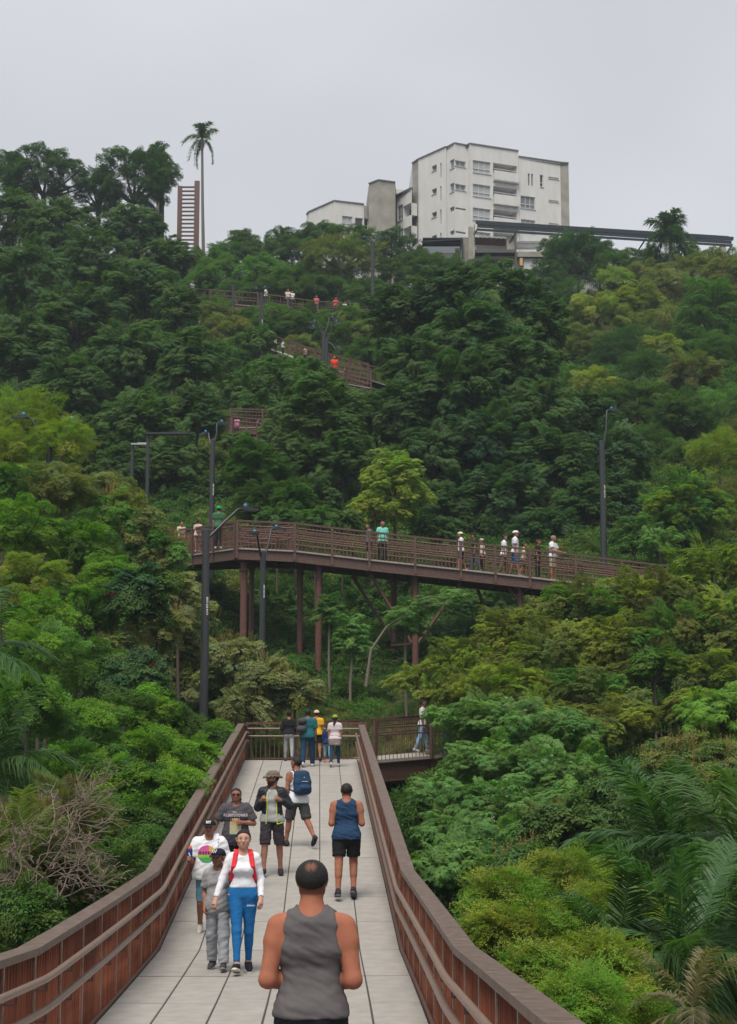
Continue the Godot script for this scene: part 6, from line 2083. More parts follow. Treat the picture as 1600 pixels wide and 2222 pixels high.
	# shoes
	if s.has("shoes"):
		for e in ["L", "R"]:
			var F: Basis = J["foot" + e]
			var an: Vector3 = J["ank" + e]
			var sn := net_new()
			var sb := [bone(an + F * Vector3(0, -0.04, -0.045), an + F * Vector3(0, -0.05, 0.08), 0.043, 0.045, 0.02), bone(an + F * Vector3(0, -0.05, 0.08), an + F * Vector3(0, -0.062, 0.15), 0.045, 0.034, 0.02), bone(an + F * Vector3(0, 0.0, -0.02), an + F * Vector3(0, -0.03, 0.02), 0.042, 0.046, 0.02)]
			var down: Vector3 = F * Vector3.DOWN
			var dn := down.dot(an) + 0.085
			nets(sn, sb, [[0, down, dn]], maxf(fine * 1.3, cell * 0.55))
			var so := put("shoe", net_mesh(sn), cloth(s.shoes), root, base)
			if s.has("sole"):
				var ss := net_new()
				nets(ss, [bone(an + F * Vector3(0, -0.075, -0.045), an + F * Vector3(0, -0.075, 0.08), 0.045, 0.048, 0.02), bone(an + F * Vector3(0, -0.075, 0.08), an + F * Vector3(0, -0.075, 0.152), 0.048, 0.036, 0.02)], [[0, down, dn + 0.004], [0, -down, -(dn - 0.026)]], maxf(fine * 1.3, cell * 0.55))
				put("sole", net_mesh(ss), cloth(s.sole), so)
	# hat or cap
	if s.has("cap"):
		var c: Dictionary = s.cap
		var cn := net_new()
		var kind: String = c.get("kind", "cap")
		var cb := []
		var cuts := []
		var cw: float = c.get("turn", 0.0)
		if kind == "cap":
			cb = [[Vector3(0, 0.035, -0.034), Vector3(0, 0.037, 0.016), 0.099, 0.096, 0.02, 0]]
			cuts = [[0, Vector3(0, -1, 0.12).normalized(), -0.040]]
			nets(cn, moved(cb, HB, ho), moved_cuts(cuts, HB, ho), fine)
			var vb := [[Vector3(-0.045, 0.046, 0.085), Vector3(-0.030, 0.034, 0.155), 0.035, 0.03, 0.02, 0], [Vector3(0.045, 0.046, 0.085), Vector3(0.030, 0.034, 0.155), 0.035, 0.03, 0.02, 0], [Vector3(0, 0.048, 0.09), Vector3(0, 0.036, 0.17), 0.035, 0.025, 0.02, 0]]
			var VB := HB * Basis(Vector3.UP, cw)
			var up := Vector3(0, 0.99, 0.17)
			nets(cn, moved(vb, VB, ho), moved_cuts([[0, up, 0.066], [0, -up, -0.056]], VB, ho), fine)
		else:                    # brimmed hat
			cb = [[Vector3(0, 0.05, -0.034), Vector3(0, 0.05, 0.016), 0.097, 0.094, 0.02, 0]]
			nets(cn, moved(cb, HB, ho), moved_cuts([[0, Vector3.DOWN, -0.045], [0, Vector3.UP, 0.138]], HB, ho), fine, null, 0.008, 30.0)
			var rb := []
			for k in 14:
				var a := TAU * k / 14.0
				var b2 := TAU * (k + 1) / 14.0
				var dip := 0.012 * cos(a * 2.0)
				rb.append([Vector3(cos(a) * 0.10, 0.048, sin(a) * 0.115 - 0.008), Vector3(cos(a) * 0.145, 0.03 + dip, sin(a) * 0.165 - 0.008), 0.026, 0.016, 0.012, 0])
			nets(cn, moved(rb, HB, ho), moved_cuts([[0, Vector3.UP, 0.056]], HB, ho), fine)
		var co := put("cap" if kind == "cap" else "hat", net_mesh(cn), cloth(c.color), root, base)
		if c.has("mark"):
			var tm := put("emblem", text_mesh(c.mark, 0.045), cloth([0.75, 0.75, 0.75]), co)
			tm.transform = Transform3D(HB * Basis(Vector3.RIGHT, -0.35), ho + HB * Vector3(0, 0.088, 0.108))
	for x in s.get("extras", []): extra(root, s, J, base, x, cell, fine)
	return root

# flat print laid on cloth: text or coloured patch, pressed onto the garment from the front (or back)
func print_on(parent: Node, bones: Array, x: Dictionary) -> void:
	var front: float = x.get("side", 1.0)
	var arr: Array
	if x.has("text"):
		var tm := text_mesh(x.text, x.size)
		tm.depth = 0.0
		arr = tm.get_mesh_arrays() if tm.get_surface_count() == 0 else tm.surface_get_arrays(0)
	else:
		var n: int = x.get("n", 22)
		var st := st_new()
		for i in n:
			for j in n:
				var q := []
				for o in [[0, 0], [0, 1], [1, 1], [1, 0]]:
					q.append(Vector2((i + o[0]) / float(n) - 0.5, (j + o[1]) / float(n) - 0.5))
				var c = x.paint.call((q[0] + q[2]) * 0.5)
				if c == null: continue
				st.set_color(c)
				for k in [0, 1, 2, 0, 2, 3]: st.add_vertex(Vector3(q[k].x * x.w, q[k].y * x.h, 0))
		arr = st.commit_to_arrays()
	var V: PackedVector3Array = arr[Mesh.ARRAY_VERTEX]
	var N := PackedVector3Array()
	var memo := {}
	for k in V.size():
		var p := V[k]
		var key := Vector2i(int(round(p.x * 2000.0)), int(round(p.y * 2000.0)))
		if not memo.has(key):
			var q := Vector3(p.x * front + x.x, p.y + x.y, 0.42 * front)
			for step in 14:
				var d := field_at(bones, q)
				if d < 0.0015: break
				q.z -= d * 0.9 * front
			memo[key] = q + Vector3(0, 0, x.get("proud", 0.006) * front)
		V[k] = memo[key]
		N.append(Vector3(0, 0.0, front))
	arr[Mesh.ARRAY_VERTEX] = V
	arr[Mesh.ARRAY_NORMAL] = N
	for k in [Mesh.ARRAY_TANGENT, Mesh.ARRAY_TEX_UV, Mesh.ARRAY_TEX_UV2]: arr[k] = null
	var m := ArrayMesh.new()
	m.add_surface_from_arrays(Mesh.PRIMITIVE_TRIANGLES, arr)
	put(x.get("called", "print"), m, cloth(x.get("color", [1, 1, 1])), parent)

func extra(root: Node3D, s: Dictionary, J: Dictionary, base: Transform3D, x: Dictionary, cell: float, fine: float) -> void:
	var n := net_new()
	var lean: float = s.get("lean", 0.04)
	match x.kind:
		"backpack":
			var w: float = x.get("size", 1.0)
			var c := [rx(Vector3(0, 1.33, -0.215), lean), rx(Vector3(0, 1.08, -0.225), lean)]
			nets(n, [bone(rx(Vector3(-0.075 * w, 1.36, -0.19), lean), rx(Vector3(0.075 * w, 1.36, -0.19), lean), 0.085, 0.085, 0.06), bone(rx(Vector3(-0.085 * w, 1.22, -0.20), lean), rx(Vector3(0.085 * w, 1.22, -0.20), lean), 0.10, 0.10, 0.08), bone(rx(Vector3(-0.09 * w, 1.07, -0.20), lean), rx(Vector3(0.09 * w, 1.07, -0.20), lean), 0.095, 0.095, 0.08), bone(rx(Vector3(-0.05 * w, 1.10, -0.29), lean), rx(Vector3(0.05 * w, 1.10, -0.29), lean), 0.06, 0.06, 0.02)], [[0, rx(Vector3(0, 0.93, 1), lean) - Vector3(0, 0.93, 0), -0.112]], cell * 0.8, null, 0.006, 9.0)
			var o := put("backpack", net_mesh(n), cloth(x.color, 0.7), root, base)
			var st := net_new()
			for e in [-1, 1]:
				var sx: float = e * 0.10
				nets(st, strap_path(s, [Vector3(sx, 1.43, -0.12), Vector3(sx, 1.475, -0.03), Vector3(sx * 1.05, 1.43, 0.08), Vector3(sx * 1.2, 1.28, 0.125), Vector3(sx * 1.55, 1.12, 0.04), Vector3(sx * 1.4, 1.06, -0.10)], lean, x.get("strap", 0.017)), [], cell * 0.7)
			put("shoulder_straps", net_mesh(st), cloth(x.get("strap_color", x.color), 0.7), o)
			if x.has("pocket"):
				var pk := net_new()
				nets(pk, [bone(rx(Vector3(-0.06 * w, 1.22, -0.305), lean), rx(Vector3(0.06 * w, 1.22, -0.305), lean), 0.008, 0.008, 0.01), bone(rx(Vector3(0.0, 1.30, -0.302), lean), rx(Vector3(0.01, 1.30, -0.302), lean), 0.01, 0.01, 0.01)], [], fine)
				put("zip", net_mesh(pk), cloth(x.pocket, 0.4), o)
		"bottle":
			var hand: Vector3 = x.at
			nets(n, [bone(hand + Vector3(0, -0.08, 0), hand + Vector3(0, 0.10, 0), 0.04, 0.04, 0.01, 2)], [], fine)
			var o := put("bottle", net_mesh(n), cloth([0.02, 0.05, 0.22], 0.35), root, base)
			var cn := net_new()
			nets(cn, [bone(hand + Vector3(0, 0.10, 0), hand + Vector3(0, 0.14, 0), 0.036, 0.026, 0.01, 2)], [], fine)
			put("bottle_cap", net_mesh(cn), cloth([0.62, 0.09, 0.05], 0.5), o)
			var ln := net_new()
			nets(ln, [bone(hand + Vector3(0.012, -0.02, 0.034), hand + Vector3(-0.012, 0.04, 0.034), 0.010, 0.010, 0.005)], [], fine)
			put("bottle_label", net_mesh(ln), cloth([0.6, 0.65, 0.6], 0.5), o)
		"towel":
			nets(n, strap_path(s, [Vector3(0.10, 1.40, -0.10), Vector3(0.095, 1.49, -0.02), Vector3(0.105, 1.44, 0.07), Vector3(0.10, 1.33, 0.135), Vector3(0.105, 1.20, 0.15)], lean, 0.036), [], cell * 0.8, null, 0.01, 14.0)
			put("towel", net_mesh(n), cloth([0.66, 0.66, 0.74]), root, base)
		"sunglasses":
			var HB: Basis = Basis(Vector3.UP, s.get("look", 0.0)) * Basis(Vector3.RIGHT, s.get("nod", 0.0))
			nets(n, moved([[Vector3(0.022, 0.008, 0.096), Vector3(0.046, 0.010, 0.090), 0.0175, 0.0175, 0.004, 0], [Vector3(-0.022, 0.008, 0.096), Vector3(-0.046, 0.010, 0.090), 0.0175, 0.0175, 0.004, 0], [Vector3(-0.02, 0.014, 0.104), Vector3(0.02, 0.014, 0.104), 0.005, 0.005, 0.004, 0], [Vector3(0.06, 0.014, 0.085), Vector3(0.086, 0.014, 0.0), 0.005, 0.005, 0.004, 0], [Vector3(-0.06, 0.014, 0.085), Vector3(-0.086, 0.014, 0.0), 0.005, 0.005, 0.004, 0]], HB, J.head), [], fine * 0.9)
			put("sunglasses", net_mesh(n), cloth([0.008, 0.008, 0.01], 0.15), root, base)
		"watch":
			var wr: Vector3 = J["wr" + x.side]
			var f: Vector3 = (wr - J["el" + x.side]).normalized()
			nets(n, [bone(wr - f * 0.03, wr - f * 0.012, 0.034, 0.033, 0.004, 2)], [], fine)
			put("watch", net_mesh(n), cloth([0.012, 0.014, 0.03], 0.4), root, base)
		"tied":
			nets(n, [bone(Vector3(-0.09, 0.98, -0.01), Vector3(0.09, 0.98, -0.01), 0.125, 0.125, 0.03), bone(Vector3(-0.09, 0.86, -0.03), Vector3(0.09, 0.86, -0.03), 0.13, 0.13, 0.06), bone(Vector3(-0.09, 0.74, -0.05), Vector3(0.09, 0.74, -0.05), 0.115, 0.10, 0.06)], [[0, Vector3(0, -1, 0), -0.70], [0, Vector3(0, 0, 1), 0.07], [0, Vector3(0, 1, 0), 1.05]], cell, null, 0.016, 8.0)
			var o := put("tied_sweater", net_mesh(n), cloth(x.color), root, base)
			var sn := net_new()
			nets(sn, [bone(Vector3(-0.17, 0.96, 0.03), Vector3(-0.19, 0.70, 0.0), 0.03, 0.036, 0.01)], [], cell)
			put("sleeve", net_mesh(sn), cloth(x.color), o)
		"zip":
			nets(n, [bone(Vector3(0.070, 1.37, 0.125), Vector3(0.085, 1.1, 0.152), 0.0075, 0.0075, 0.004), bone(Vector3(0.085, 1.1, 0.152), Vector3(0.095, 0.842, 0.15), 0.0075, 0.0075, 0.004), bone(Vector3(0.095, 0.842, 0.15), Vector3(0.19, 0.865, 0.10), 0.0075, 0.0075, 0.004), bone(Vector3(-0.070, 1.37, 0.125), Vector3(-0.085, 1.1, 0.152), 0.0075, 0.0075, 0.004), bone(Vector3(-0.085, 1.1, 0.152), Vector3(-0.095, 0.842, 0.15), 0.0075, 0.0075, 0.004)], [], fine)
			put("jacket_piping", net_mesh(n), cloth([0.55, 0.70, 0.03], 0.5), root, base)
		"lump":
			nets(n, x.bones, [], x.get("cell", cell), null, x.get("wrinkle", 0.0))
			put(x.called, net_mesh(n), cloth(x.color), root, base)

func strap_path(s: Dictionary, pts: Array, lean: float, r: float) -> Array:    # bones of a band laid over the garment
	var bones: Array = s.get("top_bones", torso_bones(s, 0.02))
	var q := []
	for p in pts:
		var v := rx(p, lean)
		var c := rx(Vector3(p.x * 0.7, p.y - 0.02, 0.0), lean)
		var d := (v - c).normalized()
		var w := v + d * 0.2
		for k in 12:
			var f := field_at(bones, w)
			if f < 0.003: break
			w -= d * f * 0.9
		q.append(w)
	var out := []
	for k in q.size() - 1:
		for side in [-1, 1]:
			var o := Vector3(side * r * 0.6, 0, 0)
			out.append(bone(q[k] + o, q[k + 1] + o, r * 0.75, r * 0.75, 0.01))
	return out

func ramp_hit(px: float, py: float) -> float:
	var d := 6.0
	while d < RAMP_END - 0.2:
		if ramp_y(d) >= EYE.y + tval(py) * d: return d
		d += 0.02
	return d

func on_ramp(px: float, py_foot: float, py_head: float) -> Dictionary:
	var d := ramp_hit(px, py_foot)
	var y := ramp_y(d)
	return {"at": Vector3(at(px, py_foot, d).x, y + 0.003, -d), "height": EYE.y + tval(py_head) * d - y}

func merge(a: Dictionary, b: Dictionary) -> Dictionary:
	var r := a.duplicate()
	r.merge(b, true)
	return r
# ------------------------------------------------------------------ who is where
const BLACK := [0.014, 0.014, 0.016]
const TAN := [0.36, 0.180, 0.112]
const BROWN := [0.27, 0.125, 0.075]

func make_people() -> void:
	var V := func(x: float, y: float, z: float) -> Vector3: return Vector3(x, y, z)
	# man in grey tank top, back to us
	var a := at(676, 2000, 9.7)
	person({"label": "balding man in grey tank top and black shorts jogging up the ramp", "at": Vector3(a.x, ramp_y(9.7) + 0.003, -9.7), "yaw": PI - 0.03, "height": 1.775, "wide": 1.06, "belly": 1.06, "hips": 0.98, "arm": 1.14, "limb": 1.05, "neck": 1.06, "head": 0.90, "skin": [0.385, 0.150, 0.090], "cell": 0.012, "fine": 0.005, "lean": 0.05,
		"legL": [0.25, 0.35, 0.0, 0.04], "legR": [-0.12, 0.55, 0.45, 0.04], "armL": [Vector3(0.17, -0.95, -0.24), Vector3(-0.55, -0.06, 0.80)], "armR": [Vector3(-0.17, -0.95, -0.24), Vector3(0.55, -0.06, 0.80)], "curlL": 0.9, "curlR": 0.9,
		"hair": [0.018, 0.016, 0.016], "bald": [Vector3(0, 0.088, -0.098), 0.042], "slope": 0.02, "top": {"kind": "tank", "color": [0.095, 0.088, 0.092], "loose": 0.012, "hem": 0.895, "strap": 0.122, "wrinkle": 0.008, "cell": 0.010}, "legs": {"color": [0.014, 0.017, 0.022], "to": 0.42, "loose": 0.012, "open": 0.02}, "shoes": BLACK})
	# woman in white top and blue trousers
	person(merge(on_ramp(526, 2112, 1803), {"label": "woman in white long-sleeved top and bright blue trousers with red backpack straps", "yaw": 0.06, "skin": [0.60, 0.355, 0.265], "wide": 0.90, "hips": 1.16, "belly": 0.90, "bust": 1.0, "limb": 0.92, "thigh": 1.34, "apart": -0.045, "arm": 0.90, "cell": 0.012, "fine": 0.005, "head": 1.0,
		"legR": [0.28, 0.06, -0.28, 0.02], "legL": [-0.10, 0.22, 0.25, 0.03], "armR": [Vector3(-0.36, -0.92, 0.10), Vector3(-0.30, -0.90, 0.32)], "armL": [Vector3(0.22, -0.97, -0.12), Vector3(0.02, -0.86, 0.50)], "curlL": 0.5, "curlR": 0.45, "palmL": Vector3(-0.6, 0, -0.6), "palmR": Vector3(0.6, 0, -0.6),
		"hair": [0.018, 0.013, 0.012], "hairstyle": "back", "locks": [[Vector3(-0.05, -0.02, -0.07), Vector3(-0.085, -0.12, -0.05), 0.045, 0.035, 0.03, 0], [Vector3(-0.085, -0.12, -0.05), Vector3(-0.095, -0.19, -0.04), 0.035, 0.022, 0.02, 0]],
		"top": {"kind": "long", "color": [0.66, 0.67, 0.72], "loose": 0.008, "hem": 1.012, "wrinkle": 0.005, "neckline": 0.07}, "legs": {"called": "trousers", "color": [0.012, 0.120, 0.33], "to": 0.96, "loose": 0.004, "waist": 1.022, "wrinkle": 0.004, "prints": [{"text": "Athletic", "size": 0.020, "x": 0.10, "y": 0.80, "color": [0.7, 0.75, 0.8], "called": "lettering"}]}, "shoes": [0.012, 0.014, 0.022], "sole": [0.6, 0.58, 0.52],
		"extras": [{"kind": "backpack", "color": [0.05, 0.06, 0.10], "strap_color": [0.60, 0.03, 0.045], "strap": 0.024}, {"kind": "watch", "side": "L"}]}))
	# boy
	person(merge(on_ramp(472, 2106, 1846), {"label": "boy in grey shirt, grey trousers and navy cap beside the woman in blue trousers", "yaw": -0.12, "look": -0.28, "skin": [0.33, 0.165, 0.10], "wide": 0.92, "hips": 0.95, "arm": 0.88, "limb": 0.92, "head": 1.14, "cell": 0.0155, "fine": 0.007,
		"legL": [0.20, 0.08, -0.2, 0.02], "legR": [-0.15, 0.18, 0.3, 0.02], "armR": [Vector3(-0.20, -0.96, -0.15), Vector3(0.12, -0.85, 0.5)], "armL": [Vector3(0.16, -0.98, -0.1), Vector3(0.05, -0.92, 0.35)], "hair": [0.02, 0.016, 0.014], "cap": {"color": [0.012, 0.015, 0.026], "mark": "///"},
		"top": {"color": [0.27, 0.27, 0.275], "loose": 0.022, "hem": 0.78, "flare": 0.012, "sleeve": 0.8, "wrinkle": 0.010}, "legs": {"called": "trousers", "color": [0.31, 0.325, 0.36], "to": 0.99, "loose": 0.020, "open": 0.022, "wrinkle": 0.012}, "shoes": [0.05, 0.05, 0.055], "sole": [0.25, 0.25, 0.26]}))
	# older woman with bottle
	var art := func(q: Vector2):
		var r := q.length()
		if r > 0.5: return null
		if q.y > 0.14: return Color(0.62, 0.12, 0.32) if q.x < 0.12 else Color(0.62, 0.40, 0.06)
		if q.y > -0.05: return Color(0.45, 0.08, 0.28) if sin(q.x * 40.0) > -0.2 else Color(0.05, 0.04, 0.06)
		if q.y > -0.22: return Color(0.30, 0.50, 0.06) if q.x < 0.15 else Color(0.55, 0.06, 0.05)
		return Color(0.06, 0.38, 0.12)
	person(merge(on_ramp(452, 2032, 1779), {"label": "older woman in white printed shirt and black cap carrying a blue bottle", "yaw": 0.05, "look": -0.1, "skin": [0.37, 0.175, 0.118], "wide": 1.06, "belly": 1.28, "hips": 1.18, "bust": 1.2, "arm": 1.1, "cell": 0.0155, "fine": 0.007,
		"legR": [-0.16, 0.45, 0.55, 0.03], "legL": [0.25, 0.1, -0.15, 0.02], "armR": [Vector3(-0.30, -0.95, 0.05), Vector3(-0.10, 0.15, 0.95)], "armL": [Vector3(0.25, -0.95, -0.1), Vector3(0.05, -0.8, 0.5)], "curlR": 1.1, "hair": [0.20, 0.19, 0.18], "cap": {"color": [0.012, 0.016, 0.017], "mark": "NY"},
		"top": {"color": [0.66, 0.67, 0.71], "loose": 0.026, "hem": 0.83, "flare": 0.014, "sleeve": 0.8, "wrinkle": 0.010, "prints": [{"w": 0.27, "h": 0.25, "x": -0.03, "y": 1.22, "paint": art, "n": 40, "called": "colourful_print", "proud": 0.010}]}, "legs": {"color": [0.12, 0.24, 0.34], "to": 0.47, "loose": 0.014, "called": "denim_shorts"}, "shoes": [0.42, 0.40, 0.36],
		"extras": [{"kind": "bottle", "at": Vector3(-0.275, 1.20, 0.30)}, {"kind": "towel"}]}))
	# woman in dark printed shirt
	var art2 := func(q: Vector2):
		if absf(q.x) > 0.42 or (q.y > 0.3 and absf(q.x) > 0.25 + 0.1 * sin(q.x * 50.0)): return null
		if q.y < -0.44: return Color(0.18, 0.34, 0.38)
		var k := sin(q.x * 37.0 + sin(q.y * 23.0) * 2.0) * cos(q.y * 31.0)
		if q.y > 0.05: return Color(0.45, 0.16, 0.08) if k > 0.35 else (Color(0.50, 0.42, 0.16) if k > -0.2 else Color(0.42, 0.40, 0.30))
		return Color(0.44, 0.42, 0.27) if k > -0.5 else Color(0.30, 0.30, 0.20)
	var e := at(512, 1800, 27.8)
	person({"label": "woman in dark printed shirt and sunglasses walking down the ramp", "at": Vector3(e.x, ramp_y(27.8) + 0.003, -27.8), "height": 1.62, "yaw": 0.04, "skin": [0.34, 0.165, 0.11], "wide": 1.08, "belly": 1.22, "hips": 1.12, "bust": 1.25, "arm": 1.12, "cell": 0.0155, "fine": 0.007,
		"legL": [0.2, 0.1, 0.0, 0.02], "legR": [-0.1, 0.2, 0.0, 0.02], "armR": [Vector3(-0.52, -0.85, 0.0), Vector3(-0.40, -0.90, 0.15)], "armL": [Vector3(0.42, -0.90, 0.05), Vector3(-0.72, 0.08, 0.62)], "curlL": 1.0, "hair": [0.02, 0.015, 0.013], "hairstyle": "back", "locks": [[Vector3(0.05, -0.05, -0.05), Vector3(0.10, -0.15, 0.0), 0.035, 0.026, 0.03, 0], [Vector3(0.10, -0.15, 0.0), Vector3(0.115, -0.26, 0.07), 0.026, 0.018, 0.02, 0]],
		"top": {"color": [0.066, 0.062, 0.072], "loose": 0.024, "hem": 0.76, "flare": 0.016, "sleeve": 0.82, "wrinkle": 0.010, "prints": [{"text": "The", "size": 0.030, "x": -0.02, "y": 1.315, "color": [0.6, 0.55, 0.62], "called": "lettering", "proud": 0.011}, {"text": "FLINTSTONES", "size": 0.048, "x": 0.0, "y": 1.265, "color": [0.62, 0.52, 0.60], "called": "lettering", "proud": 0.011}, {"w": 0.23, "h": 0.27, "x": 0.0, "y": 1.08, "paint": art2, "n": 40, "called": "pale_print", "proud": 0.011}]}, "legs": {"color": [0.014, 0.014, 0.016], "to": 0.97, "loose": 0.012, "called": "trousers"}, "shoes": BLACK, "extras": [{"kind": "sunglasses"}]})
	# man in hat and open jacket
	person(merge(on_ramp(590, 1900, 1677), {"label": "bearded man in brimmed hat and open black jacket with lime piping", "yaw": 0.0, "look": -1.05, "skin": [0.36, 0.18, 0.12], "beard": true, "wide": 0.98, "belly": 1.0, "cell": 0.0155, "fine": 0.007,
		"legL": [-0.06, 0.12, 0.15, 0.05], "legR": [0.22, 0.10, 0.0, 0.03], "armR": [Vector3(-0.28, -0.92, -0.08), Vector3(0.30, 0.50, 0.72)], "armL": [Vector3(0.50, -0.85, -0.05), Vector3(-0.66, 0.42, 0.55)], "curlL": 1.2, "curlR": 1.2, "palmL": Vector3(-0.7, 0, -0.4), "palmR": Vector3(0.7, 0, -0.4), "hair": [0.03, 0.02, 0.016], "cap": {"kind": "hat", "color": [0.15, 0.125, 0.095]},
		"top": {"color": [0.34, 0.345, 0.36], "loose": 0.014, "hem": 0.87, "kind": "plain"}, "vest": {"color": [0.022, 0.024, 0.032], "hem": 0.84, "loose": 0.024}, "legs": {"color": [0.034, 0.029, 0.036], "to": 0.49, "loose": 0.018, "open": 0.03, "wrinkle": 0.012}, "shoes": [0.02, 0.022, 0.03], "extras": [{"kind": "zip"}]}))
	# man in white tank top with navy backpack, walking up and turning
	person(merge(on_ramp(646, 1838, 1641), {"label": "man in white tank top and dark shorts with navy backpack striding up the ramp", "yaw": PI + 0.55, "look": 0.45, "skin": [0.34, 0.155, 0.095], "wide": 1.04, "cell": 0.0155, "fine": 0.007, "lean": 0.10,
		"legL": [0.30, 0.10, 0.05, 0.03], "legR": [-0.36, 0.34, 0.65, 0.03], "armL": [Vector3(0.18, -0.97, -0.10), Vector3(-0.02, -0.96, 0.28)], "armR": [Vector3(-0.2, -0.96, 0.1), Vector3(-0.02, -0.92, 0.40)], "hair": [0.02, 0.017, 0.016],
		"top": {"kind": "tank", "color": [0.62, 0.63, 0.68], "loose": 0.014, "hem": 0.84, "strap": 0.125}, "legs": {"color": [0.048, 0.050, 0.052], "to": 0.46, "loose": 0.026, "open": 0.02, "wrinkle": 0.010}, "shoes": [0.03, 0.03, 0.032], "extras": [{"kind": "backpack", "color": [0.016, 0.045, 0.095], "size": 1.05, "pocket": [0.5, 0.52, 0.55]}]}))
	# man in navy tank top jogging
	person(merge(on_ramp(752, 1950, 1703), {"label": "man in navy tank top and black shorts jogging away up the ramp", "yaw": PI, "skin": [0.36, 0.155, 0.095], "wide": 1.12, "belly": 1.10, "arm": 1.18, "limb": 1.10, "neck": 1.12, "cell": 0.012, "fine": 0.007, "lean": 0.08,
		"legL": [-0.24, 0.04, 0.15, 0.0], "legR": [0.20, 0.55, 0.50, -0.02], "armL": [Vector3(0.14, -0.97, -0.20), Vector3(-0.25, 0.25, 0.92)], "armR": [Vector3(-0.16, -0.97, -0.16), Vector3(0.25, 0.25, 0.92)], "curlL": 1.1, "curlR": 1.1, "hair": [0.02, 0.016, 0.015],
		"top": {"kind": "tank", "color": [0.016, 0.042, 0.095], "loose": 0.016, "hem": 0.865, "strap": 0.145, "flare": 0.006, "wrinkle": 0.012}, "legs": {"color": [0.011, 0.011, 0.013], "to": 0.36, "loose": 0.026, "open": 0.012, "wrinkle": 0.008}, "shoes": [0.026, 0.026, 0.03], "sole": [0.10, 0.10, 0.11]}))
	far_people()

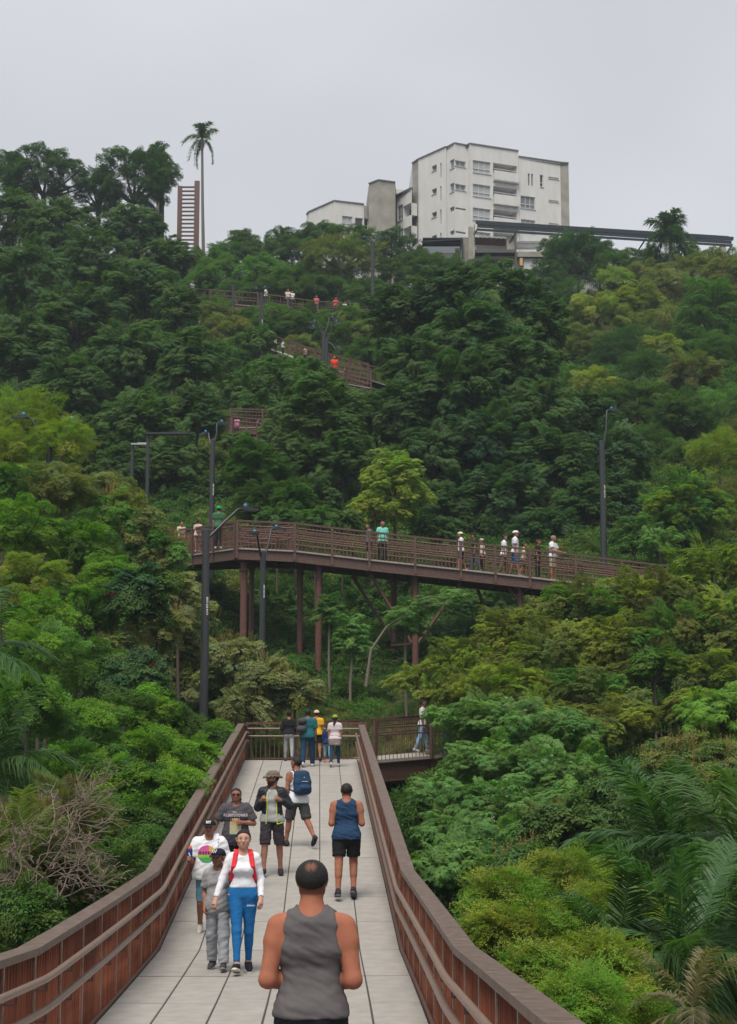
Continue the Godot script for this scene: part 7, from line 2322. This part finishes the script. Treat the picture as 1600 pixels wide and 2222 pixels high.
func far_people() -> void:
	var walk := {"legL": [0.22, 0.10, 0.0, 0.02], "legR": [-0.18, 0.22, 0.2, 0.02]}
	var walk2 := {"legR": [0.22, 0.10, 0.0, 0.02], "legL": [-0.18, 0.22, 0.2, 0.02]}
	var top_group := {"cell": 0.020, "fine": 0.010, "yaw": PI}
	# the group on the top landing
	person(merge(merge(on_ramp(627, 1652, 1543), top_group), merge(walk, {"label": "woman in black top, black cap and pale grey leggings on the top landing", "wide": 0.94, "hips": 1.16, "skin": TAN, "hair": BLACK, "cap": {"color": BLACK}, "armL": [Vector3(0.3, -0.9, -0.1), Vector3(-0.3, -0.2, 0.9)], "armR": [Vector3(-0.3, -0.9, -0.1), Vector3(0.3, -0.4, 0.8)], "top": {"kind": "long", "color": [0.014, 0.013, 0.016], "loose": 0.022, "hem": 0.92}, "legs": {"called": "leggings", "color": [0.30, 0.315, 0.33], "to": 0.97, "loose": 0.006}, "shoes": [0.05, 0.05, 0.05]})))
	person(merge(merge(on_ramp(668, 1664, 1539), top_group), merge(walk2, {"label": "man in teal polo shirt and jeans with patterned grey backpack on one shoulder", "wide": 1.16, "belly": 1.2, "skin": BROWN, "hair": BLACK, "top": {"color": [0.016, 0.105, 0.125], "loose": 0.02, "hem": 0.86, "sleeve": 0.85, "flare": 0.008}, "legs": {"called": "jeans", "color": [0.014, 0.042, 0.085], "to": 0.99, "loose": 0.02, "open": 0.014}, "shoes": [0.45, 0.45, 0.46], "extras": [{"kind": "lump", "called": "backpack", "color": [0.055, 0.05, 0.06], "bones": [bone(Vector3(0.13, 1.36, -0.12), Vector3(0.22, 1.36, -0.12), 0.09, 0.09, 0.06), bone(Vector3(0.13, 1.12, -0.13), Vector3(0.24, 1.12, -0.13), 0.11, 0.11, 0.08), bone(Vector3(0.16, 1.12, -0.22), Vector3(0.22, 1.12, -0.22), 0.06, 0.06, 0.03)], "wrinkle": 0.01}]})))
	person(merge(merge(on_ramp(687, 1652, 1541), top_group), merge(walk, {"label": "person in yellow shirt, pale cap and black shorts beside the teal shirt", "skin": TAN, "hair": BLACK, "cap": {"color": [0.6, 0.42, 0.3]}, "top": {"color": [0.60, 0.34, 0.02], "loose": 0.02, "hem": 0.88}, "legs": {"color": BLACK, "to": 0.36, "loose": 0.02}, "shoes": [0.06, 0.04, 0.04], "extras": [{"kind": "lump", "called": "cap_in_hand", "color": [0.45, 0.43, 0.30], "bones": [bone(Vector3(-0.22, 0.72, 0.05), Vector3(-0.27, 0.52, 0.03), 0.04, 0.05, 0.02), bone(Vector3(-0.27, 0.52, 0.03), Vector3(-0.22, 0.44, 0.03), 0.04, 0.02, 0.02)]}]})))
	person(merge(merge(on_ramp(727, 1664, 1551), top_group), merge(walk2, {"label": "woman with long black ponytail, green cap and sweater tied round her waist", "wide": 0.95, "hips": 1.1, "skin": [0.40, 0.2, 0.14], "hair": BLACK, "hairstyle": "back", "locks": [[Vector3(0, 0.0, -0.12), Vector3(0.02, -0.16, -0.14), 0.03, 0.036, 0.02, 0], [Vector3(0.02, -0.16, -0.14), Vector3(0.07, -0.40, -0.15), 0.036, 0.018, 0.02, 0]], "cap": {"color": [0.22, 0.30, 0.04]}, "top": {"color": [0.52, 0.46, 0.48], "loose": 0.02, "hem": 0.9}, "legs": {"called": "jeans", "color": [0.014, 0.05, 0.095], "to": 0.97, "loose": 0.008}, "shoes": [0.40, 0.35, 0.36], "extras": [{"kind": "tied", "color": [0.26, 0.20, 0.19]}]})))
	var ch := on_ramp(711, 1655, 1590)
	person(merge(merge(ch, top_group), merge(walk, {"label": "small child in navy sleeves and coral shoes beside the ponytailed woman", "height": 1.05, "head": 1.35, "skin": TAN, "hair": BLACK, "top": {"kind": "long", "color": [0.015, 0.03, 0.10], "loose": 0.02, "hem": 0.82}, "legs": {"called": "trousers", "color": [0.20, 0.30, 0.42], "to": 0.8, "loose": 0.015}, "shoes": [0.55, 0.12, 0.08]})))
	# lower walkway
	for q in [[918, 1632, 1518, 52.3, "person in pale top and light blue jeans on the lower walkway, half behind leaves", {"color": [0.55, 0.56, 0.57], "loose": 0.02}, {"called": "jeans", "color": [0.18, 0.32, 0.50], "to": 0.98, "loose": 0.014}, 1.4, {}], [968, 1630, 1512, 52.9, "person in grey white cap on the lower walkway, almost hidden by leaves", {"color": [0.06, 0.06, 0.06], "loose": 0.02}, {"called": "jeans", "color": [0.10, 0.16, 0.25], "to": 0.98, "loose": 0.014}, -1.4, {"cap": {"color": [0.5, 0.5, 0.5]}}], [1500, 1585, 1485, 59.0, "person in white shirt and dark red cap on the lower walkway behind branches", {"color": [0.6, 0.6, 0.6], "loose": 0.02}, {"color": [0.05, 0.05, 0.06], "to": 0.9, "loose": 0.014}, -1.2, {"cap": {"color": [0.16, 0.03, 0.04]}}]]:
		var p := at(q[0], q[1], q[3])
		person(merge(merge(walk, q[8]), {"label": q[4], "at": p, "height": EYE.y + tval(q[2]) * q[3] - p.y, "yaw": q[7], "cell": 0.024, "fine": 0.012, "skin": TAN, "hair": BLACK, "top": q[5], "legs": q[6], "shoes": [0.3, 0.3, 0.3]}))
	# middle walkway: [pixel x, feet y, head y, facing, label, shirt, legs, trouser length, cap, pose]
	var rest := {"armL": [Vector3(0.15, -0.9, 0.35), Vector3(0.0, -0.2, 1.0)], "armR": [Vector3(-0.15, -0.9, 0.35), Vector3(0.0, -0.2, 1.0)]}
	var white := [0.60, 0.61, 0.65]
	for q in [[801, 1213, 1138, -1.2, "person in grey shirt leaning on the middle walkway rail", [0.11, 0.115, 0.13], [0.02, 0.02, 0.024], 0.5, null, {}, BLACK],
		[830, 1213, 1132, 0.3, "woman in mint green top and black trousers at the middle walkway rail", [0.16, 0.52, 0.44], BLACK, 0.97, null, {}, [0.08, 0.03, 0.03]],
		[1001, 1238, 1155, -1.5, "man in white shirt with red strap, cream cap and black shorts on the middle walkway", white, [0.012, 0.012, 0.014], 0.42, [0.62, 0.58, 0.48], walk, BLACK],
		[1030, 1240, 1158, -1.5, "man in charcoal shirt, black cap and jeans on the middle walkway", [0.03, 0.032, 0.036], [0.05, 0.075, 0.11], 0.97, BLACK, walk2, BLACK],
		[1047, 1243, 1170, -1.4, "woman in cream top with dark straps behind the man in charcoal", [0.58, 0.54, 0.46], BLACK, 0.97, [0.4, 0.4, 0.4], {}, BLACK],
		[1094, 1247, 1161, 1.5, "young person in white shirt and brown trousers walking down the middle walkway", white, [0.11, 0.085, 0.07], 0.97, null, walk, BLACK],
		[1118, 1249, 1152, 1.5, "tall man in white shirt, white cap with blue peak and blue shorts", white, [0.015, 0.13, 0.36], 0.42, [0.60, 0.59, 0.55], walk2, [0.10, 0.08, 0.07]],
		[1136, 1251, 1178, 1.6, "child in cream shirt and dark patterned shorts on the middle walkway", [0.56, 0.50, 0.40], [0.07, 0.065, 0.055], 0.42, null, walk, BLACK],
		[1167, 1254, 1172, 1.3, "woman all in black with brown hair on the middle walkway", [0.02, 0.014, 0.012], BLACK, 0.97, null, {}, [0.06, 0.025, 0.012]],
		[1200, 1258, 1163, 1.0, "grey-haired man in white shirt and khaki shorts leaning on the middle walkway rail", white, [0.34, 0.33, 0.22], 0.46, null, rest, [0.16, 0.16, 0.16]]]:
		var d := 71.0
		var edge := [[515, 1188], [640, 1194], [802, 1213], [1000, 1234], [1150, 1251], [1450, 1287]]
		var ey := 1188.0
		for k in 5:
			if q[0] >= edge[k][0]: ey = lerpf(edge[k][1], edge[k + 1][1], (q[0] - edge[k][0]) / float(edge[k + 1][0] - edge[k][0]))
		var y := at(q[0], ey, 70.0).y
		var sp := merge(q[9], {"label": q[4], "at": Vector3(at(q[0], 1200, d).x, y + 0.01, -d), "height": EYE.y + tval(q[2]) * d - y, "yaw": q[3], "cell": 0.026, "fine": 0.014, "skin": TAN, "hair": q[10], "top": {"color": q[5], "loose": 0.022, "hem": 0.86}, "legs": {"called": "shorts" if q[7] < 0.6 else "trousers", "color": q[6], "to": q[7], "loose": 0.018, "open": 0.012}, "shoes": [0.2, 0.2, 0.2]})
		if q[8] != null: sp.cap = {"color": q[8]}
		if q[4].begins_with("woman all"):
			sp.hairstyle = "back"
			sp.locks = [[Vector3(0, 0.0, -0.06), Vector3(0, -0.14, -0.07), 0.07, 0.045, 0.03, 0]]
		if q[4].begins_with("child"): sp.head = 1.2
		person(sp)
	# the walkway leg beside the lamp post
	for q in [[474, 1192, 1099, 71.6, PI, "person in green hat and green vest over white sleeves on the walkway leg", [0.04, 0.12, 0.06], [0.02, 0.022, 0.03], 0.97, [0.012, 0.30, 0.13]], [429, 1198, 1128, 73.8, PI - 0.4, "person in pale pink top on the walkway leg beside the lamp post", [0.52, 0.38, 0.36], [0.22, 0.2, 0.18], 0.42, null], [393, 1202, 1133, 75.2, 0.5, "person in cream top and dark hair at the bend of the walkway leg", [0.56, 0.44, 0.38], [0.05, 0.045, 0.05], 0.9, null]]:
		var p := at(q[0], q[1], q[3])
		var sp := {"label": q[5], "at": p, "height": EYE.y + tval(q[2]) * q[3] - p.y, "yaw": q[4], "cell": 0.026, "fine": 0.014, "skin": TAN, "hair": BLACK, "top": {"color": q[6], "loose": 0.022, "hem": 0.84}, "legs": {"called": "trousers", "color": q[7], "to": q[8], "loose": 0.014}, "shoes": [0.3, 0.3, 0.3]}
		if q[9] != null: sp.cap = {"kind": "hat", "color": q[9]}
		person(sp)
	# figures on the upper walkways
	for q in [[514, 948, 908, 98.8, "person in pink shirt on the walkway among dark trees", [0.52, 0.22, 0.34], PI], [726, 826, 773, 117.6, "person in orange red shirt at the rail of the walkway corner", [0.75, 0.05, 0.02], 0.2], [598, 764, 737, 125.5, "person in pale shirt on the climbing walkway leg", white, -1.2], [614, 772, 752, 125.3, "small person in white on the climbing walkway leg", white, -1.2], [663, 788, 752, 124.6, "person with bare head rising behind the bush on the climbing leg", [0.4, 0.3, 0.25], 1.0], [432, 727, 699, 141.0, "person in white shirt and white hat on the open slope", white, 1.2], [577, 662, 624, 151.0, "person in white shirt by the pale-headed lamp post", white, 1.3], [625, 668, 628, 151.0, "person in pale shirt leaning on the highest walkway", [0.5, 0.45, 0.42], 0.0], [634, 669, 631, 151.2, "second person in white leaning on the highest walkway", white, 0.3], [687, 680, 642, 151.2, "person in red and pink shirt on the highest walkway", [0.50, 0.10, 0.12], 0.2], [729, 684, 646, 151.2, "person in bright red shirt below the pale forked trunk", [0.50, 0.06, 0.07], 0.2], [748, 686, 655, 151.0, "person in white beside the one in bright red", white, 0.3], [417, 650, 610, 152.0, "person with red cap at the hidden end of the highest walkway", [0.25, 0.3, 0.4], 0.8]]:
		var p := at(q[0], q[1], q[3])
		var h: float = clampf(EYE.y + tval(q[2]) * q[3] - p.y, 1.2, 1.78)
		var sp := {"label": q[4], "at": p, "height": h, "yaw": q[6], "cell": 0.040, "fine": 0.026, "hands": false, "skin": TAN, "hair": BLACK, "top": {"color": q[5], "loose": 0.03, "hem": 0.84}, "legs": {"called": "trousers", "color": [0.03, 0.032, 0.04], "to": 0.95, "loose": 0.02}, "shoes": [0.2, 0.2, 0.2]}
		if q[4].contains("hat") or q[4].contains("red cap"): sp.cap = {"color": white if q[4].contains("hat") else [0.4, 0.05, 0.04]}
		person(sp)
